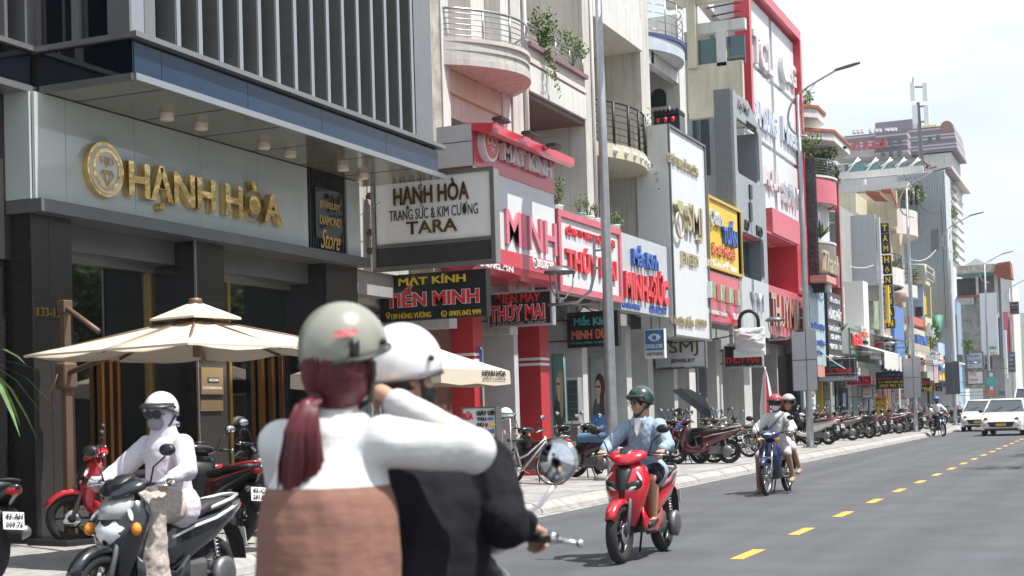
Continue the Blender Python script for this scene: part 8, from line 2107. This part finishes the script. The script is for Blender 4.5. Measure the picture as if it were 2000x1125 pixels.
# bicycle
bc = thing('bicycle', 'old silver framed bicycle parked beside the shoe rack', 'bicycle', (-9.75, YX(1016, -9.75), .15)); bc.rotation_euler = (R(6), 0, R(-158)+PI)
for x in (.52, -.52):
    w = MB(); w.torus((x, 0, .33), .305, .012, 'y', 32, 6); 
    for k in range(18): a = 2*PI*k/18; w.tube([(x, 0, .33), (x+.3*math.cos(a), 0, .33+.3*math.sin(a))], .0025, 3)
    wo_ = w.build('wheel', m_chr, bc); w = MB(); w.torus((x, 0, .33), .32, .017, 'y', 36, 7); w.build('tyre', m_rub, wo_)
for nm, pts, r, m in (('down_tube', [(.38, 0, .78), (-.05, 0, .28)], .02, m_psil), ('top_tube', [(.37, 0, .83), (.05, 0, .55), (-.12, 0, .48)], .018, m_psil), ('seat_tube', [(-.05, 0, .28), (-.18, 0, .80)], .017, m_psil), ('chain_stay', [(-.05, 0, .28), (-.52, 0, .33)], .012, m_psil), ('seat_stay', [(-.15, 0, .65), (-.52, 0, .33)], .010, m_psil),
                      ('fork', [(.36, 0, .88), (.44, 0, .6), (.52, 0, .33)], .014, m_chr), ('handlebar', [(.22, -.27, .98), (.34, -.1, 1.0), (.36, 0, .98), (.34, .1, 1.0), (.22, .27, .98)], .012, m_chr), ('rear_rack', [(-.2, .06, .70), (-.72, .06, .70), (-.72, -.06, .70), (-.2, -.06, .70)], .008, m_chr), ('crank', [(-.05, -.1, .28), (-.05, .1, .28), (.08, .1, .2)], .01, m_chr)):
    b = MB(); b.tube(pts, r, 8); b.build(nm, m, bc)
b = MB(); b.loft([ring(x, .82, w, .025, 10) for x, w in ((-.02, .02), (-.1, .05), (-.25, .09), (-.30, .06))]); b.build('saddle', m_seat, bc); b = MB(); b.tube([(.52+.345*math.cos(a), 0, .33+.345*math.sin(a)) for a in [R(30+15*k) for k in range(9)]], .014, 5); b.build('mudguard', m_psil, bc)

# ============================================================ CARS
m_cw = mat('white car paint', (.74, .74, .74), .2, coat=1.0); m_cgl = mat('car glass', (.06, .07, .08), .05, spec=1.0); m_csil = mat('silver car paint', (.45, .46, .47), .25, coat=1.0)
def car(label, loc, rz, m, hgt=1.5, wid=1.68, lng=3.8, suv=False):
    t = thing('car', label, 'car', loc, rz); w = wid/2; L_ = lng/2
    def sec(x, z0, z1, ww, tumble=1.0): return [(x, -ww, z0), (x, ww, z0), (x, ww*1.02, z0+(z1-z0)*.45), (x, ww*tumble, z1-.04), (x, ww*tumble*.8, z1), (x, -ww*tumble*.8, z1), (x, -ww*tumble, z1-.04), (x, -ww*1.02, z0+(z1-z0)*.45)]
    bz = .95 if not suv else 1.05
    b = MB(); b.loft([sec(L_, .30, .55, w*.72), sec(L_-.08, .22, .68, w*.90), sec(L_-.35, .2, bz-.12, w*.97), sec(L_-1.0, .2, bz, w), sec(-L_+.6, .2, bz+.05, w), sec(-L_+.12, .25, bz, w*.95), sec(-L_, .35, bz-.15, w*.85)], smooth=False); o = b.build('body', m, t)
    bv = o.modifiers.new('soft', 'BEVEL'); bv.width = .03; bv.segments = 2
    def cab(x, z, ww): return [(x, -ww, z), (x, ww, z)]
    xa, xb, xc, xd = L_-1.05, L_-1.7, -L_+.75, -L_+.2
    lo, hi = bz-.02, hgt; wl, wh = w*.95, w*.74
    b = MB(); b.add([(xa, -wl, lo), (xa, wl, lo), (xb, wh, hi-.05), (xb, -wh, hi-.05), (xd, -wl, lo), (xd, wl, lo), (xc, wh, hi-.05), (xc, -wh, hi-.05)], [(0, 1, 2, 3), (4, 7, 6, 5), (1, 5, 6, 2), (0, 3, 7, 4), (2, 6, 7, 3)]); b.build('window', m_cgl, t)
    b = MB(); b.loft([[(x, -q, z), (x, q, z), (x, q*.9, z+.05), (x, -q*.9, z+.05)] for x, q, z in ((xb+.06, wh*1.01, hi-.08), (xb-.3, wh*1.03, hi-.05), (xc+.3, wh*1.03, hi-.05), (xc-.08, wh, hi-.09))]); b.build('roof', m, t)
    for s in (-1, 1):
        for (p, q) in (((xa, s*wl, lo), (xb, s*wh, hi-.05)), ((xd, s*wl, lo), (xc, s*wh, hi-.05)), (((xb+xc)/2, s*w*.97, lo), ((xb+xc)/2, s*wh, hi-.05))): b = MB(); b.tube([p, q], .035, 6); b.build('pillar', m, t)
        b = MB(); b.loft([ring(x, z, .10, h, 8) for x, z, h in ((L_-.06, .66, .03), (L_-.22, .70, .06), (L_-.45, .76, .04))]); b.v = [(p[0], p[1]+s*w*.70, p[2]) for p in b.v]; b.build('headlight', m_wind if not suv else m_lens, t)
        b = MB(); b.ell((L_-.05, s*w*.72, .42), (.05, .08, .06)); b.build('fog_lamp', m_blk, t)
        b = MB(); b.ell((xa-.25, s*(w+.1), bz+.05), (.06, .10, .07)); b.build('wing_mirror', m_blk if not suv else m, t)
        for x in (L_-.72, -L_+.68):
            b = MB(); b.lathe([(0, -.1), (.22, -.1), (.30, -.09), (.32, -.05), (.32, .05), (.30, .09), (.22, .1), (0, .1)], (x, s*(w-.1), .32), 24, 'y'); wl_ = b.build('tyre', m_rub, t); b = MB(); b.lathe([(0, .105), (.2, .108), (.21, .09)] if s > 0 else [(0, -.105), (.2, -.108), (.21, -.09)], (x, s*(w-.1), .32), 16, 'y'); b.build('rim', m_rims, wl_)
    b = MB(); b.prism([(-w*.62, .56), (w*.62, .56), (w*.5, .36), (-w*.5, .36)], 'x', L_-.04, L_+.012); b.build('grille', m_blk, t)
    b = MB(); b.box(L_+.01, L_+.03, -.2, .2, .40, .50); b.build('number_plate', m_yelp, t); b = MB(); b.box(L_-.05, L_+.015, -w*.75, w*.75, .22, .30); b.build('bumper_lip', m_blk, t)
    b = MB(); b.tube([(L_-1.0, -.5, bz+.02), (xb+.4, -.1, bz+.2)], .012, 4); b.tube([(L_-1.0, .2, bz+.02), (xb+.4, .6, bz+.2)], .012, 4); b.build('wiper', m_blk, t)
    return t
car('white hatchback with yellow plate driving towards the camera on the far right', (-4.35, 61.9, 0), DN-.06, m_cw)
car('white car half hidden behind the hatchback on its left', (-6.2, 72, 0), DN, m_cw, lng=4.2)
car('grey suv at the right edge of the picture beside the hatchback', (-3.1, 70.5, 0), DN, m_csil, 1.75, 1.85, 4.5, True)
car('white van roof seen between the hatchback and the grey suv', (-4.6, 84, 0), DN, m_cw, 2.1, 1.9, 4.8, True)
car('silver car far behind near the end of the street', (-2.4, 96, 0), DN, m_csil, 1.6, 1.8, 4.4)
# end of the street: grey hall and greenery
t = thing('grey_hall', 'low pale grey building closing the street at the right edge', 'building', (-2, 330, 0)); bx('wall', -14, 30, 330, 350, 0, 12.5, mat('grey hall wall', (.35, .38, .4), .6), t); bx('upper_floor', -12, 30, 332, 348, 12.5, 17, mat('pale hall glass', (.4, .48, .52), .3), t)
for i in range(5): tree(-9+4.5*i, 300+6*i, 6, 3.2, ['small roadside tree at the street end nearest the navy sign', 'second roadside tree at the street end', 'middle roadside tree at the street end', 'fourth roadside tree at the street end', 'last roadside tree at the street end by the frame edge'][i], 20+i, 900)
# palm leaves poking in at the left edge
t = thing('palm_plant', 'green palm fronds reaching in at the left edge of the picture', 'plant', (-8.0, 8.3, .15)); b = MB()
rg = random.Random(9)
b.tube([(0, 0, 0), (0, 0, 1.7)], [.06, .04], 8); b.build('stem', m_bark, t); b = MB()
for k in range(26):
    a = rg.uniform(0, 6.28); q = rg.uniform(.2, .9); L_ = rg.uniform(.7, .95); d = Vector((math.cos(a), math.sin(a), 0)); nn = Vector((-d.y, d.x, 0))*.022
    p = [Vector((0, 0, 1.75))+d*L_*u*.75+Vector((0, 0, .55*q*u-.75*u*u*(1-q*.35))) for u in (0, .3, .6, .85, 1)]; b.cur = k % 3
    b.add([p[0]-nn, p[0]+nn, p[1]-nn, p[1]+nn, p[2]-nn, p[2]+nn, p[3]-nn*.6, p[3]+nn*.6, p[4]], [(0, 1, 3, 2), (2, 3, 5, 4), (4, 5, 7, 6), (6, 7, 8)], False)
b.build('frond', m_leaf, t, fix=False, kind='stuff')
# ============================================================ HAZE
m = bpy.data.materials.new('haze'); m.use_nodes = True; t_ = m.node_tree
for n in list(t_.nodes):
    if n.type != 'OUTPUT_MATERIAL': t_.nodes.remove(n)
v = t_.nodes.new('ShaderNodeVolumePrincipled'); v.inputs['Color'].default_value = (.86, .92, 1, 1); v.inputs['Density'].default_value = .00028
t_.links.new(v.outputs[0], [n for n in t_.nodes if n.type == 'OUTPUT_MATERIAL'][0].inputs['Volume'])
b = MB(); b.box(-920, 920, -320, 1900, -2.0, 160); o = b.build('haze', m); o['kind'] = 'stuff'
